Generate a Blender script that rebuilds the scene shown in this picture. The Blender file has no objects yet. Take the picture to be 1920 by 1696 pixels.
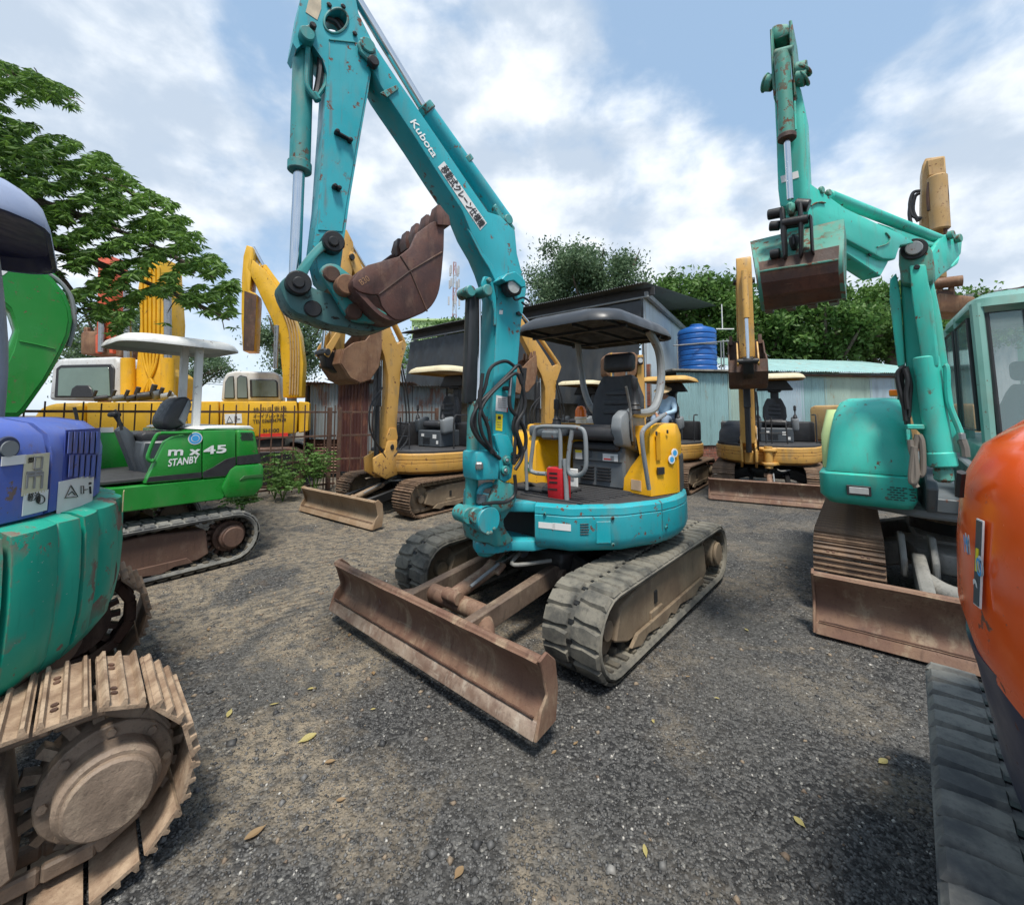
import bpy, bmesh, math, random
import numpy as np
from mathutils import Vector, Matrix, noise
R = math.radians
random.seed(7)
rng = np.random.default_rng(7)
S = bpy.context.scene
COL = S.collection

# ---------------------------------------------------------------- camera
FPX, HC, PIT = 800.0, 1.58, R(4.0)
cd = bpy.data.cameras.new('camera'); cam = bpy.data.objects.new('camera', cd); COL.objects.link(cam)
cd.sensor_width = 36; cd.lens = FPX / 1920 * 36; cd.shift_y = -128 / 1920
cd.clip_start = 0.05; cd.clip_end = 2000
cam.location = (0, 0, HC); cam.rotation_euler = (R(90) + PIT, 0, 0)
S.camera = cam
S.view_settings.view_transform = 'Standard'; S.view_settings.look = 'None'
S.view_settings.exposure = 0.82; S.view_settings.gamma = 1; S.view_settings.use_curve_mapping = False
try:
    S.cycles.max_bounces = 6; S.cycles.transparent_max_bounces = 6; S.cycles.caustics_reflective = False; S.cycles.caustics_refractive = False
except Exception: pass

# ---------------------------------------------------------------- world: sky with cumulus
SUN_EL, SUN_AZ = R(66), R(176)   # azimuth clockwise from +Y
def build_world():
    w = bpy.data.worlds.new('World'); S.world = w; w.use_nodes = True
    nt = w.node_tree; N = nt.nodes; L = nt.links; N.clear()
    out = N.new('ShaderNodeOutputWorld'); bg = N.new('ShaderNodeBackground'); bg.inputs[1].default_value = 0.085
    L.new(bg.outputs[0], out.inputs[0])
    sky = N.new('ShaderNodeTexSky'); sky.sky_type = 'NISHITA'; sky.sun_disc = False
    sky.sun_elevation = SUN_EL; sky.sun_rotation = SUN_AZ; sky.dust_density = 1.5; sky.air_density = 1.0; sky.ozone_density = 1.5
    tc = N.new('ShaderNodeTexCoord')
    def mth(op, a=None, b=None, c=None):
        n = N.new('ShaderNodeMath'); n.operation = op
        for i, x in enumerate((a, b, c)):
            if x is None: continue
            if isinstance(x, (int, float)): n.inputs[i].default_value = x
            else: L.new(x, n.inputs[i])
        return n.outputs[0]
    def mixc(f, a, b):
        n = N.new('ShaderNodeMix'); n.data_type = 'RGBA'
        for i, x in ((0, f), (6, a), (7, b)):
            if isinstance(x, (int, float)): n.inputs[i].default_value = x
            elif isinstance(x, tuple): n.inputs[i].default_value = x
            else: L.new(x, n.inputs[i])
        return n.outputs[2]
    sep = N.new('ShaderNodeSeparateXYZ'); L.new(tc.outputs['Generated'], sep.inputs[0])
    z = mth('ADD', mth('MAXIMUM', sep.outputs[2], 0.0), 0.28)
    cx = mth('DIVIDE', sep.outputs[0], z); cy = mth('DIVIDE', sep.outputs[1], z)
    cmb = N.new('ShaderNodeVectorMath'); cmb.operation = 'MULTIPLY'; cmb.inputs[1].default_value = (1.5, 1.5, 2.3); L.new(tc.outputs['Generated'], cmb.inputs[0])
    def nz(scale, det, off, rough=0.55, dist=0.0):
        n = N.new('ShaderNodeTexNoise'); n.inputs['Scale'].default_value = scale; n.inputs['Detail'].default_value = det
        n.inputs['Roughness'].default_value = rough; n.inputs['Distortion'].default_value = dist
        m = N.new('ShaderNodeVectorMath'); m.operation = 'ADD'; m.inputs[1].default_value = off
        L.new(cmb.outputs[0], m.inputs[0]); L.new(m.outputs[0], n.inputs['Vector']); return n.outputs[0]
    def ramp(x, lo, hi):
        n = N.new('ShaderNodeMapRange'); n.interpolation_type = 'SMOOTHSTEP'
        L.new(x, n.inputs[0]); n.inputs[1].default_value = lo; n.inputs[2].default_value = hi; return n.outputs[0]
    def blob(px, py, rad):     # a bank of cloud round one compass direction
        x = (px - 960) / FPX; u = (720 - py) / FPX; c, s = math.cos(PIT), math.sin(PIT)
        d = Vector((x, c - u * s, s + u * c)).normalized()
        v = N.new('ShaderNodeVectorMath'); v.operation = 'DISTANCE'; L.new(tc.outputs['Generated'], v.inputs[0]); v.inputs[1].default_value = d
        return ramp(v.outputs['Value'], rad, 0.0)
    dens = mth('ADD', mth('MULTIPLY', nz(1.6, 4, (3.1, 1.2, 0)), .9), mth('MULTIPLY', nz(4.2, 10, (0.3, 5.2, 1), 0.56, 0.15), .75))
    for px, py, rad, amt in ((240, 150, .50, .22), (60, 60, .4, .12), (900, 60, .34, .24), (760, 260, .34, .16), (1250, 320, .33, .34), (1000, 330, .28, .14), (1700, 220, .42, .12), (1900, 470, .26, .30), (1560, 420, .3, .12),
                             (500, 70, .17, -.24), (450, 320, .26, -.20), (1330, 110, .34, -.22), (1560, 40, .3, -.12), (1130, 190, .14, -.12), (1580, 330, .14, -.10), (650, 480, .2, -.1), (1480, 230, .2, -.08)):
        dens = mth('ADD', dens, mth('MULTIPLY', blob(px, py, rad), amt))
    m = ramp(dens, 0.74, 1.04)
    core = mth('ADD', mth('MULTIPLY', ramp(mth('ADD', mth('MULTIPLY', nz(3.6, 8, (7.0, 2.0, 3), 0.55), .7), mth('MULTIPLY', nz(4.2, 10, (0.3, 5.2, 1.06), 0.56, 0.15), .5)), 0.48, 0.76), 1.0), 0.0)
    cloudc = mixc(core, (4.1, 4.8, 5.7, 1), (7.6, 7.9, 8.2, 1))
    base = mixc(0.55, sky.outputs[0], (3.6, 5.2, 7.1, 1))
    hz = ramp(sep.outputs[2], 0.35, 0.0)
    base = mixc(mth('MULTIPLY', hz, 0.5), base, (7.6, 8.3, 9.0, 1))
    fin = mixc(mth('MULTIPLY', m, 0.93), base, cloudc)
    L.new(fin, bg.inputs[0])
build_world()
sd = bpy.data.lights.new('sun', 'SUN'); sun = bpy.data.objects.new('sun', sd); COL.objects.link(sun)
sd.energy = 2.7; sd.angle = R(11); sd.color = (1.0, 0.95, 0.87)
_d = Vector((math.sin(SUN_AZ) * math.cos(SUN_EL), math.cos(SUN_AZ) * math.cos(SUN_EL), math.sin(SUN_EL)))
sun.rotation_euler = _d.to_track_quat('Z', 'Y').to_euler(); sun.location = _d * 50

# ---------------------------------------------------------------- measuring helpers (survey of the yard)
def ray(px, py):
    x = (px - 960) / FPX; u = (720 - py) / FPX; c, s = math.cos(PIT), math.sin(PIT)
    return Vector((x, c - u * s, s + u * c))
C0 = Vector((0, 0, HC))
def onz(px, py, z=0.0):
    r = ray(px, py); return C0 + r * ((z - HC) / r.z)
def ony(px, py, Y):
    r = ray(px, py); return C0 + r * (Y / r.y)
class Plane:       # a vertical plane through (x, y) running along azimuth az; n = distance to its left
    def __init__(s, o, az):
        s.o = Vector((o[0], o[1], 0)); a = R(az); s.u = Vector((math.cos(a), math.sin(a), 0)); s.n = Vector((-math.sin(a), math.cos(a), 0))
    def p(s, px, py, n=0.0):
        O = s.o + s.n * n; r = ray(px, py); return C0 + r * ((O - C0).dot(s.n) / r.dot(s.n))
    def sz(s, px, py, n=0.0):
        P = s.p(px, py, n); return ((P - s.o).dot(s.u), P.z)
    def w(s, a, n, z): return s.o + s.u * a + s.n * n + Vector((0, 0, z))
    def mat(s): return Matrix(((s.u.x, s.n.x, 0, s.o.x), (s.u.y, s.n.y, 0, s.o.y), (0, 0, 1, 0), (0, 0, 0, 1)))

# ---------------------------------------------------------------- mesh builder
ROOTM = {}
class MB:
    def __init__(s, M=None): s.v = []; s.f = []; s.k = []; s.mats = []; s.M = M.copy() if M is not None else Matrix()
    def mi(s, m):
        if m not in s.mats: s.mats.append(m)
        return s.mats.index(m)
    def raw(s, vs, fs, m, M=None):
        T = s.M @ M if M is not None else s.M
        o = len(s.v); s.v += [T @ Vector(v) for v in vs]; s.f += [tuple(i + o for i in f) for f in fs]; s.k += [s.mi(m)] * len(fs)
    def bm(s, b, m, M=None):
        b.verts.index_update(); s.raw([v.co.copy() for v in b.verts], [[v.index for v in f.verts] for f in b.faces], m, M); b.free()
    def box(s, c, d, m, rot=(0, 0, 0), b=.006, seg=1, M=None):
        q = bmesh.new(); bmesh.ops.create_cube(q, size=1); bmesh.ops.scale(q, vec=d, verts=q.verts)
        b = min(b, min(d) * .49)
        if b > 0: bmesh.ops.bevel(q, geom=q.edges[:], offset=b, segments=seg, profile=.5, affect='EDGES', clamp_overlap=True)
        from mathutils import Euler
        T = Matrix.Translation(c) @ Euler(rot).to_matrix().to_4x4()
        s.bm(q, m, M @ T if M is not None else T)
    def prism(s, pts, a, b_, m, plane='xz', bev=.006, seg=1, M=None):
        q = bmesh.new()
        f = {'xz': lambda p, t: (p[0], t, p[1]), 'xy': lambda p, t: (p[0], p[1], t), 'yz': lambda p, t: (t, p[0], p[1])}[plane]
        A = [q.verts.new(f(p, a)) for p in pts]; B = [q.verts.new(f(p, b_)) for p in pts]; n = len(pts)
        q.faces.new(A); q.faces.new(B[::-1])
        for i in range(n): q.faces.new((A[i], B[i], B[(i + 1) % n], A[(i + 1) % n]))
        bmesh.ops.recalc_face_normals(q, faces=q.faces)
        if bev > 0: 
            eds = [e for e in q.edges if e.calc_face_angle(0) > R(25)]
            bmesh.ops.bevel(q, geom=eds, offset=bev, segments=seg, profile=.5, affect='EDGES', clamp_overlap=True)
        s.bm(q, m, M)
    def slab(s, P, px, n0, n1, m, bev=.006, seg=1):
        pts = [P.sz(x, y, n0) for x, y in px]
        s.prism(pts, n0, n1, m, 'xz', bev, seg, M=s.M.inverted() @ P.mat())
    def cyl(s, p0, p1, r, m, r2=None, n=20, bev=.004):
        p0 = Vector(p0); p1 = Vector(p1); r2 = r if r2 is None else r2; d = p1 - p0; L = d.length
        q = d.to_track_quat('Z', 'Y').to_matrix().to_4x4(); T = Matrix.Translation(p0) @ q
        prof = [(0, 0), (r - bev, 0), (r, bev), (r2, L - bev), (r2 - bev, L), (0, L)] if bev > 0 and L > 2 * bev else [(0, 0), (r, 0), (r2, L), (0, L)]
        s.lathe(prof, m, n, T)
    def lathe(s, prof, m, n=24, M=None):
        vs = []; fs = []; idx = []
        for (r, z) in prof:
            if r < 1e-6: idx.append([len(vs)] * n); vs.append((0, 0, z))
            else: idx.append(list(range(len(vs), len(vs) + n))); vs += [(r * math.cos(2 * math.pi * i / n), r * math.sin(2 * math.pi * i / n), z) for i in range(n)]
        for a, b in zip(idx[:-1], idx[1:]):
            for i in range(n):
                j = (i + 1) % n; f = [a[i], a[j], b[j], b[i]]; g = []
                for t in f:
                    if t not in g: g.append(t)
                if len(g) > 2: fs.append(g)
        s.raw(vs, fs, m, M)
    def tube(s, pts, r, m, n=8, smooth=0, closed=False):
        pts = [Vector(p) for p in pts]
        if smooth:
            o = []
            K = len(pts)
            for i in range(K - (0 if closed else 1)):
                p0 = pts[(i - 1) % K] if closed or i > 0 else pts[0]; p1 = pts[i]; p2 = pts[(i + 1) % K]; p3 = pts[(i + 2) % K] if closed or i + 2 < K else pts[-1]
                for k in range(smooth):
                    t = k / smooth; o.append(0.5 * ((2 * p1) + (p2 - p0) * t + (2 * p0 - 5 * p1 + 4 * p2 - p3) * t * t + (3 * p1 - p0 - 3 * p2 + p3) * t ** 3))
            if not closed: o.append(pts[-1])
            pts = o
        K = len(pts); vs = []; fs = []; T = (pts[1] - pts[0]).normalized()
        U = T.orthogonal().normalized()
        for i, p in enumerate(pts):
            if closed: t = pts[(i + 1) % K] - pts[i - 1]
            else: t = pts[min(i + 1, K - 1)] - pts[max(i - 1, 0)]
            if t.length > 1e-9: t.normalize()
            else: t = T
            U = (U - t * U.dot(t)); U = U.normalized() if U.length > 1e-6 else t.orthogonal().normalized(); V = t.cross(U)
            rr = r[i * (len(r) - 1) // max(1, K - 1)] if isinstance(r, (list, tuple)) else r
            vs += [p + (U * math.cos(2 * math.pi * j / n) + V * math.sin(2 * math.pi * j / n)) * rr for j in range(n)]
        for i in range(K if closed else K - 1):
            a = i * n; b = ((i + 1) % K) * n
            fs += [(a + j, a + (j + 1) % n, b + (j + 1) % n, b + j) for j in range(n)]
        if not closed: fs += [tuple(range(n))[::-1], tuple(range((K - 1) * n, K * n))]
        s.raw(vs, fs, m)
    def wall(s, pts, prof, m, th=.03, closed=False):     # shell: plan outline pts (x,y), profile [(z, inset)], inner side th behind
        K = len(pts); P = [Vector((p[0], p[1])) for p in pts]; vs = []; fs = []
        ar = sum(P[i].x * P[(i + 1) % K].y - P[(i + 1) % K].x * P[i].y for i in range(K)) if closed else 0
        prof2 = [(z, i) for z, i in prof] + [(z, i + th) for z, i in reversed(prof)]
        m_ = len(prof2)
        for i in range(K):
            a = P[i - 1] if (closed or i > 0) else P[i]; b = P[(i + 1) % K] if (closed or i < K - 1) else P[i]
            t = (b - a).normalized(); nn = Vector((-t.y, t.x))        # left of travel = inward for counter-clockwise outlines
            for z, ins in prof2: q = P[i] + nn * ins; vs.append((q.x, q.y, z))
        for i in range(K if closed else K - 1):
            a = i * m_; b = ((i + 1) % K) * m_
            fs += [(a + j, b + j, b + (j + 1) % m_, a + (j + 1) % m_) for j in range(m_)]
        if not closed: fs += [tuple(range(m_)), tuple(range((K - 1) * m_, K * m_))[::-1]]
        s.raw(vs, fs, m)
    def loft(s, rings, m, cap=True, M=None, cap0=False):
        n = len(rings[0]); vs = [p for r in rings for p in r]; fs = []
        for i in range(len(rings) - 1):
            a = i * n; b = a + n; fs += [(a + j, a + (j + 1) % n, b + (j + 1) % n, b + j) for j in range(n)]
        if cap: fs += [tuple(range(n))[::-1], tuple(range((len(rings) - 1) * n, len(rings) * n))]
        if cap0: fs += [tuple(range(n))[::-1]]
        s.raw(vs, fs, m, M)
    def build(s, name, parent=None, ang=35, shade=True):
        me = bpy.data.meshes.new(name)
        if parent is not None:
            inv = ROOTM[parent.name].inverted(); vs = [inv @ v for v in s.v]
        else: vs = s.v
        me.from_pydata([tuple(v) for v in vs], [], s.f)
        for m in s.mats: me.materials.append(m)
        me.polygons.foreach_set('material_index', s.k)
        b = bmesh.new(); b.from_mesh(me); bmesh.ops.recalc_face_normals(b, faces=b.faces); b.to_mesh(me); b.free()
        if shade:
            me.shade_smooth(); me.set_sharp_from_angle(angle=R(ang))
        o = bpy.data.objects.new(name, me); COL.objects.link(o)
        if parent is not None: o.parent = parent; ROOTM[o.name] = ROOTM[parent.name]
        else: ROOTM[o.name] = Matrix()
        return o
def thing(name, label, cat, loc=(0, 0, 0), yaw=0, group=None):
    o = bpy.data.objects.new(name, None); COL.objects.link(o); o.empty_display_size = .3
    o.location = loc; o.rotation_euler = (0, 0, R(yaw)); o['label'] = label; o['category'] = cat
    if group: o['group'] = group
    ROOTM[o.name] = Matrix.Translation(loc) @ Matrix.Rotation(R(yaw), 4, 'Z'); return o
def tag(o, label, cat, group=None, kind=None):
    o['label'] = label; o['category'] = cat
    if group: o['group'] = group
    if kind: o['kind'] = kind
    return o
def struct(o): o['kind'] = 'structure'; return o
def stuff(o): o['kind'] = 'stuff'; return o
def recentre(o):      # put a one-mesh thing's origin at its base
    me = o.data; n = len(me.vertices); a = np.empty(n * 3); me.vertices.foreach_get('co', a); a = a.reshape(-1, 3)
    c = (a.min(0) + a.max(0)) / 2; c[2] = a[:, 2].min(); a -= c; me.vertices.foreach_set('co', a.ravel()); o.location = c; return o

# ---------------------------------------------------------------- materials
def newmat(name):
    m = bpy.data.materials.new(name); m.use_nodes = True; nt = m.node_tree; b = nt.nodes['Principled BSDF']; return m, nt, b
class NT:
    def __init__(s, nt, coord='Object'):
        s.N = nt.nodes; s.L = nt.links; s.tc = s.N.new('ShaderNodeTexCoord').outputs[coord]
    def set(s, n, i, x):
        if isinstance(x, (int, float)): n.inputs[i].default_value = x
        elif isinstance(x, tuple): n.inputs[i].default_value = x if len(x) == 4 or n.inputs[i].type == 'VECTOR' else x + (1,)
        else: s.L.new(x, n.inputs[i])
    def noise(s, sc, det=4, rough=.5, stretch=None, off=(0, 0, 0), dist=0, vec=None):
        v = vec or s.tc
        mp = s.N.new('ShaderNodeMapping'); s.L.new(v, mp.inputs[0]); mp.inputs[1].default_value = off; mp.inputs[3].default_value = stretch or (1, 1, 1)
        n = s.N.new('ShaderNodeTexNoise'); s.L.new(mp.outputs[0], n.inputs['Vector']); n.inputs['Scale'].default_value = sc; n.inputs['Detail'].default_value = det
        n.inputs['Roughness'].default_value = rough; n.inputs['Distortion'].default_value = dist; return n.outputs[0]
    def vor(s, sc, feat='F1', vec=None):
        n = s.N.new('ShaderNodeTexVoronoi'); s.L.new(vec or s.tc, n.inputs['Vector']); n.inputs['Scale'].default_value = sc; n.feature = feat; return n
    def rmp(s, x, lo, hi, a=0., b=1.):
        n = s.N.new('ShaderNodeMapRange'); n.interpolation_type = 'SMOOTHSTEP'; s.L.new(x, n.inputs[0])
        n.inputs[1].default_value = lo; n.inputs[2].default_value = hi; n.inputs[3].default_value = a; n.inputs[4].default_value = b; return n.outputs[0]
    def mul(s, a, b, op='MULTIPLY'):
        n = s.N.new('ShaderNodeMath'); n.operation = op; s.set(n, 0, a); s.set(n, 1, b); return n.outputs[0]
    def mix(s, f, a, b, mode='MIX'):
        n = s.N.new('ShaderNodeMix'); n.data_type = 'RGBA'; n.blend_type = mode; s.set(n, 0, f); s.set(n, 6, a); s.set(n, 7, b); return n.outputs[2]
    def bump(s, h, st, dist, prev=None):
        n = s.N.new('ShaderNodeBump'); n.inputs['Strength'].default_value = st; n.inputs['Distance'].default_value = dist; s.L.new(h, n.inputs['Height'])
        if prev is not None: s.L.new(prev, n.inputs['Normal'])
        return n.outputs[0]
def sc3(c, k): return tuple(min(1, x * k) for x in c)
def paint(name, col, chips=.5, grime=.35, rough=.38, rust=(.10, .045, .03), fade=.25, seed=0, dust=(.22, .18, .13), edge=0, csc=17):
    m, nt, b = newmat(name); t = NT(nt); o = (seed * 3.1, seed * 1.7, seed * .9)
    pale = tuple(x * (1 - fade) + .55 * fade for x in col)
    c = t.mix(t.rmp(t.noise(2.3, 3, off=o), .35, .7), sc3(col, .88), t.mix(.35, col, pale))
    c = t.mix(t.mul(t.rmp(t.noise(9, 6, .6, off=o, stretch=(1, 1, .3)), .5, .75), grime), c, dust)
    c = t.mix(t.mul(t.rmp(t.noise(45, 3, .6, off=o, stretch=(1, 1, .12)), .6, .75), grime * .6), c, sc3(col, .35))
    ch = t.mul(t.rmp(t.noise(csc, 9, .68, off=o), .632 - .035 * chips, .655 - .035 * chips), t.rmp(t.noise(2.6, 3, off=(5, o[1], 2)), .44, .56))
    run = t.mul(t.rmp(t.noise(22, 4, .6, off=o, stretch=(1, 1, .06)), .58, .70), t.rmp(t.noise(3.3, 3, off=(o[1], 4, 1)), .46, .6)); c = t.mix(t.mul(run, min(.75, .45 * chips)), c, sc3(rust, 1.8))
    c = t.mix(ch, c, t.mix(t.noise(60, 4), rust, sc3(rust, 1.9)))
    if edge:
        bv = t.N.new('ShaderNodeBevel'); bv.samples = 3; bv.inputs['Radius'].default_value = .011; gm = t.N.new('ShaderNodeNewGeometry')
        dp = t.N.new('ShaderNodeVectorMath'); dp.operation = 'DOT_PRODUCT'; t.L.new(bv.outputs[0], dp.inputs[0]); t.L.new(gm.outputs['Normal'], dp.inputs[1])
        em = t.mul(t.rmp(dp.outputs['Value'], .985, .86), t.rmp(t.noise(13, 7, .7, off=o), .47, .54)); ch2 = t.mul(em, edge)
        c = t.mix(ch2, c, t.mix(t.noise(50, 4), rust, sc3(rust, 2.6)))
    scr = t.mul(t.rmp(t.noise(70, 4, .7, stretch=(1, .15, 1), off=o), .69, .72), .5 * chips)
    c = t.mix(scr, c, (.42, .44, .42))
    t.L.new(c, b.inputs['Base Color'])
    r = t.mul(t.rmp(t.noise(6, 5), .3, .7, rough - .08, rough + .2), t.mul(ch, .4), 'ADD'); t.L.new(r, b.inputs['Roughness'])
    nb = t.bump(ch, .35, -.002); nb = t.bump(t.noise(140, 3), .06, .002, nb); t.L.new(nb, b.inputs['Normal'])
    b.inputs['Specular IOR Level'].default_value = .45
    return m
def rusty(name, c1, c2, c3=(.3, .22, .14), sc=1., rough=.75, metal=0., dusty=.5, streak=1.):
    m, nt, b = newmat(name); t = NT(nt)
    c = t.mix(t.rmp(t.noise(3.5 * sc, 6, .6), .35, .65), c1, c2)
    c = t.mix(t.mul(t.rmp(t.noise(8 * sc, 7, .65, stretch=(1, 1, .5)), .5, .72), dusty), c, c3)
    c = t.mix(t.rmp(t.noise(60 * sc, 3, .6), .55, .75, 0, .5), c, sc3(c1, .45))
    c = t.mix(t.rmp(t.noise(26 * sc, 4, .6, stretch=(1, 1, .10)), .52, .72, 0, .55 * streak), c, sc3(c1, .55)); c = t.mix(t.rmp(t.noise(34 * sc, 5, .7, stretch=(1, .08, 1), off=(3, 1, 2)), .62, .70, 0, .45 * streak), c, sc3(c3, 1.15))
    t.L.new(c, b.inputs['Base Color']); t.L.new(t.rmp(t.noise(7 * sc, 5), .3, .7, rough - .18, rough + .12), b.inputs['Roughness']); b.inputs['Metallic'].default_value = metal
    nb = t.bump(t.noise(14 * sc, 6, .65), .5 if streak < .5 else .15, .012); t.L.new(t.bump(t.noise(90 * sc, 5, .7), .35, .004, nb), b.inputs['Normal']); return m
def plain(name, col, rough=.5, metal=0., var=.25, sc=8, bump=.0, spec=.5):
    m, nt, b = newmat(name); t = NT(nt)
    c = t.mix(t.noise(sc, 5, .6), sc3(col, 1 - var), sc3(col, 1 + var)); t.L.new(c, b.inputs['Base Color'])
    t.L.new(t.rmp(t.noise(sc * 2, 4), .3, .7, max(0, rough - .1), min(1, rough + .12)), b.inputs['Roughness']); b.inputs['Metallic'].default_value = metal; b.inputs['Specular IOR Level'].default_value = spec
    if bump: t.L.new(t.bump(t.noise(sc * 12, 4), bump, .004), b.inputs['Normal'])
    return m
def corr(name, col, rustc, amt, streak=.6, seed=0):
    m, nt, b = newmat(name); t = NT(nt); o = (seed, seed * 2, 0)
    c = t.mix(t.noise(1.5, 4, off=o), sc3(col, .8), sc3(col, 1.15))
    c = t.mix(t.mul(t.rmp(t.noise(5, 5, .6, stretch=(1, 1, .12), off=o), .5, .7), streak), c, sc3(col, .5))
    c = t.mix(t.mul(t.rmp(t.noise(3.5, 7, .65, stretch=(1, 1, .35), off=o), .66 - .3 * amt, .74 - .2 * amt), .85), c, t.mix(t.noise(20, 4), rustc, sc3(rustc, 1.8)))
    t.L.new(c, b.inputs['Base Color']); b.inputs['Roughness'].default_value = .6; b.inputs['Metallic'].default_value = .15; return m
def leafmat(name, c1, c2, back=.5):
    m, nt, b = newmat(name); t = NT(nt); g = t.N.new('ShaderNodeNewGeometry')
    c = t.mix(g.outputs['Random Per Island'], c1, c2); c = t.mix(t.rmp(t.noise(.9, 3), .35, .65, 0, .5), c, sc3(c2, 1.3))
    t.L.new(c, b.inputs['Base Color']); b.inputs['Roughness'].default_value = .5; b.inputs['Specular IOR Level'].default_value = .35
    tr = t.N.new('ShaderNodeBsdfTranslucent'); t.L.new(c, tr.inputs[0]); ms = t.N.new('ShaderNodeMixShader'); ms.inputs[0].default_value = .35 * back * 2
    out = nt.nodes['Material Output']; t.L.new(b.outputs[0], ms.inputs[1]); t.L.new(tr.outputs[0], ms.inputs[2]); t.L.new(ms.outputs[0], out.inputs[0]); return m
def glassmat(name, col=(.25, .32, .32), a=.45):
    m, nt, b = newmat(name); b.inputs['Base Color'].default_value = (*col, 1); b.inputs['Roughness'].default_value = .06; b.inputs['Alpha'].default_value = a; b.inputs['Specular IOR Level'].default_value = .8; return m
def emitm(name, col, e):
    m, nt, b = newmat(name); b.inputs['Base Color'].default_value = (*col, 1); return m

TEAL = paint('teal_paint', (.010, .36, .42), .95, .30, .40, seed=1, fade=.14, edge=.9)
TEALD = paint('worn_teal_paint', (.02, .27, .265), 1.9, .6, .5, (.08, .045, .03), seed=2, edge=1)
TURQ = paint('turquoise_paint', (.035, .53, .42), .8, .32, .42, seed=3, fade=.16, edge=.8)
TURQW = paint('scratched_turquoise_paint', (.06, .29, .22), 3.2, .8, .5, (.10, .05, .03), seed=4, edge=1)
LTEAL = paint('faded_sea_green_paint', (.004, .34, .235), 2.4, .3, .42, (.12, .085, .065), seed=5, fade=.1, edge=.8, csc=6)
BLUE = paint('faded_blue_paint', (.07, .125, .45), 1.1, .3, .42, (.1, .07, .06), seed=6, fade=.14, edge=.6)
ORNG = paint('orange_paint', (.92, .105, .006), .12, .05, .16, seed=7, fade=.08)
NAVY = paint('navy_paint', (.012, .022, .06), .2, .1, .3, seed=8, fade=.02)
GREEN = paint('bright_green_paint', (.01, .23, .025), .25, .14, .3, seed=9, fade=.08)
YEL = paint('machine_yellow_paint', (.72, .40, .012), .4, .25, .4, seed=10, fade=.05)
CAT = paint('ochre_yellow_paint', (.58, .32, .07), 1.0, .5, .42, seed=11, fade=.1, edge=.8)
KYEL = paint('golden_yellow_paint', (.83, .42, .008), .5, .22, .34, seed=12, fade=.05)
TANP = paint('tan_yellow_paint', (.50, .31, .12), .9, .45, .5, (.12, .06, .035), seed=13)
RED = paint('red_paint', (.52, .012, .02), .5, .2, .4, seed=14, fade=.04)
ORR = paint('red_orange_paint', (.62, .08, .02), .5, .2, .4, seed=15)
WPAINT = paint('white_paint', (.72, .72, .69), .15, .25, .45, seed=16)
CABGR = paint('grey_green_paint', (.15, .34, .29), .3, .3, .4, seed=17)
WCAB = paint('cream_grey_paint', (.55, .56, .55), .3, .3, .45, seed=18)
GREYP = paint('grey_paint', (.23, .25, .26), .5, .3, .45, seed=19)
DGREY = paint('slate_grey_paint', (.09, .11, .125), .3, .3, .45, seed=20)
BLADE = rusty('rusty_brown_steel', (.15, .078, .052), (.215, .13, .085), (.34, .26, .175), 1, dusty=.85)
ARMM = rusty('dirty_frame_steel', (.11, .075, .055), (.17, .12, .085), (.26, .20, .14), 1.2, dusty=.8)
BLADE2 = rusty('dusty_tan_steel', (.25, .16, .09), (.32, .23, .15), (.36, .29, .2), 1)
BUCK = rusty('dark_brown_steel', (.062, .028, .022), (.105, .045, .033), (.17, .10, .065), 1.6, .62, dusty=.6)
BUCK2 = rusty('orange_brown_steel', (.15, .07, .035), (.24, .13, .07), (.3, .2, .12), 1.3)
RUSTD = rusty('dark_rust', (.05, .028, .02), (.11, .055, .035), (.2, .13, .09), 1)
SHOE = rusty('dusty_track_steel', (.11, .07, .045), (.21, .135, .085), (.34, .24, .16), 1.5, streak=.1)
SHOET = rusty('clay_caked_steel', (.21, .135, .085), (.42, .31, .21), (.14, .08, .05), 2.2, .9, dusty=.8, streak=0)
FRAME = rusty('dusty_track_frame', (.14, .10, .065), (.22, .165, .105), (.30, .235, .16), .8)
FRAMEG = rusty('grey_dusty_frame', (.17, .17, .155), (.25, .245, .225), (.33, .31, .27), 1)
BLACKG = plain('greasy_black_metal', (.02, .02, .02), .45, .3, .4, 12, .2)
BLK = plain('black_plastic', (.022, .022, .024), .5, 0, .3, 10, .1)
BLK2 = plain('dark_floor_rubber', (.035, .035, .037), .7, 0, .35, 9, .3)
SEATM = plain('black_vinyl', (.03, .03, .033), .5, 0, .2, 14, .25)
PLG = plain('grey_plastic', (.19, .205, .215), .5, 0, .12, 6, .05)
PLD = plain('dark_grey_plastic', (.055, .065, .075), .5, 0, .2, 6, .1)
CANM = plain('charcoal_canopy_plastic', (.032, .035, .040), .42, 0, .2, 3, .05)
CHROME = plain('chrome', (.62, .63, .64), .16, 1.0, .08, 4)
STEEL = plain('bare_steel', (.35, .34, .33), .35, .9, .25, 9)
HOSE = plain('rubber_hose', (.016, .016, .017), .45, 0, .3, 10)
GLASS = glassmat('tinted_glass'); GLASSD = glassmat('dark_glass', (.05, .07, .07), .7)
WHITE = plain('white_label', (.72, .72, .70), .5, 0, .08, 12)
YLAB = plain('yellow_label', (.80, .66, .02), .5, 0, .06, 12)
INK = plain('black_ink', (.02, .02, .02), .5, 0, .1, 10)
GRYINK = plain('grey_ink', (.25, .25, .25), .5, 0, .1, 10)
WINK = plain('white_ink', (.78, .80, .78), .5, 0, .05, 10)
RINK = plain('red_ink', (.6, .03, .02), .5, 0, .05, 10)
GINK = plain('green_ink', (.02, .22, .08), .5, 0, .05, 10)
BINK = plain('blue_ink', (.05, .35, .7), .5, 0, .05, 10)
CREAM = paint('cream_canopy_paint', (.66, .58, .38), .2, .3, .5, seed=21)
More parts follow.
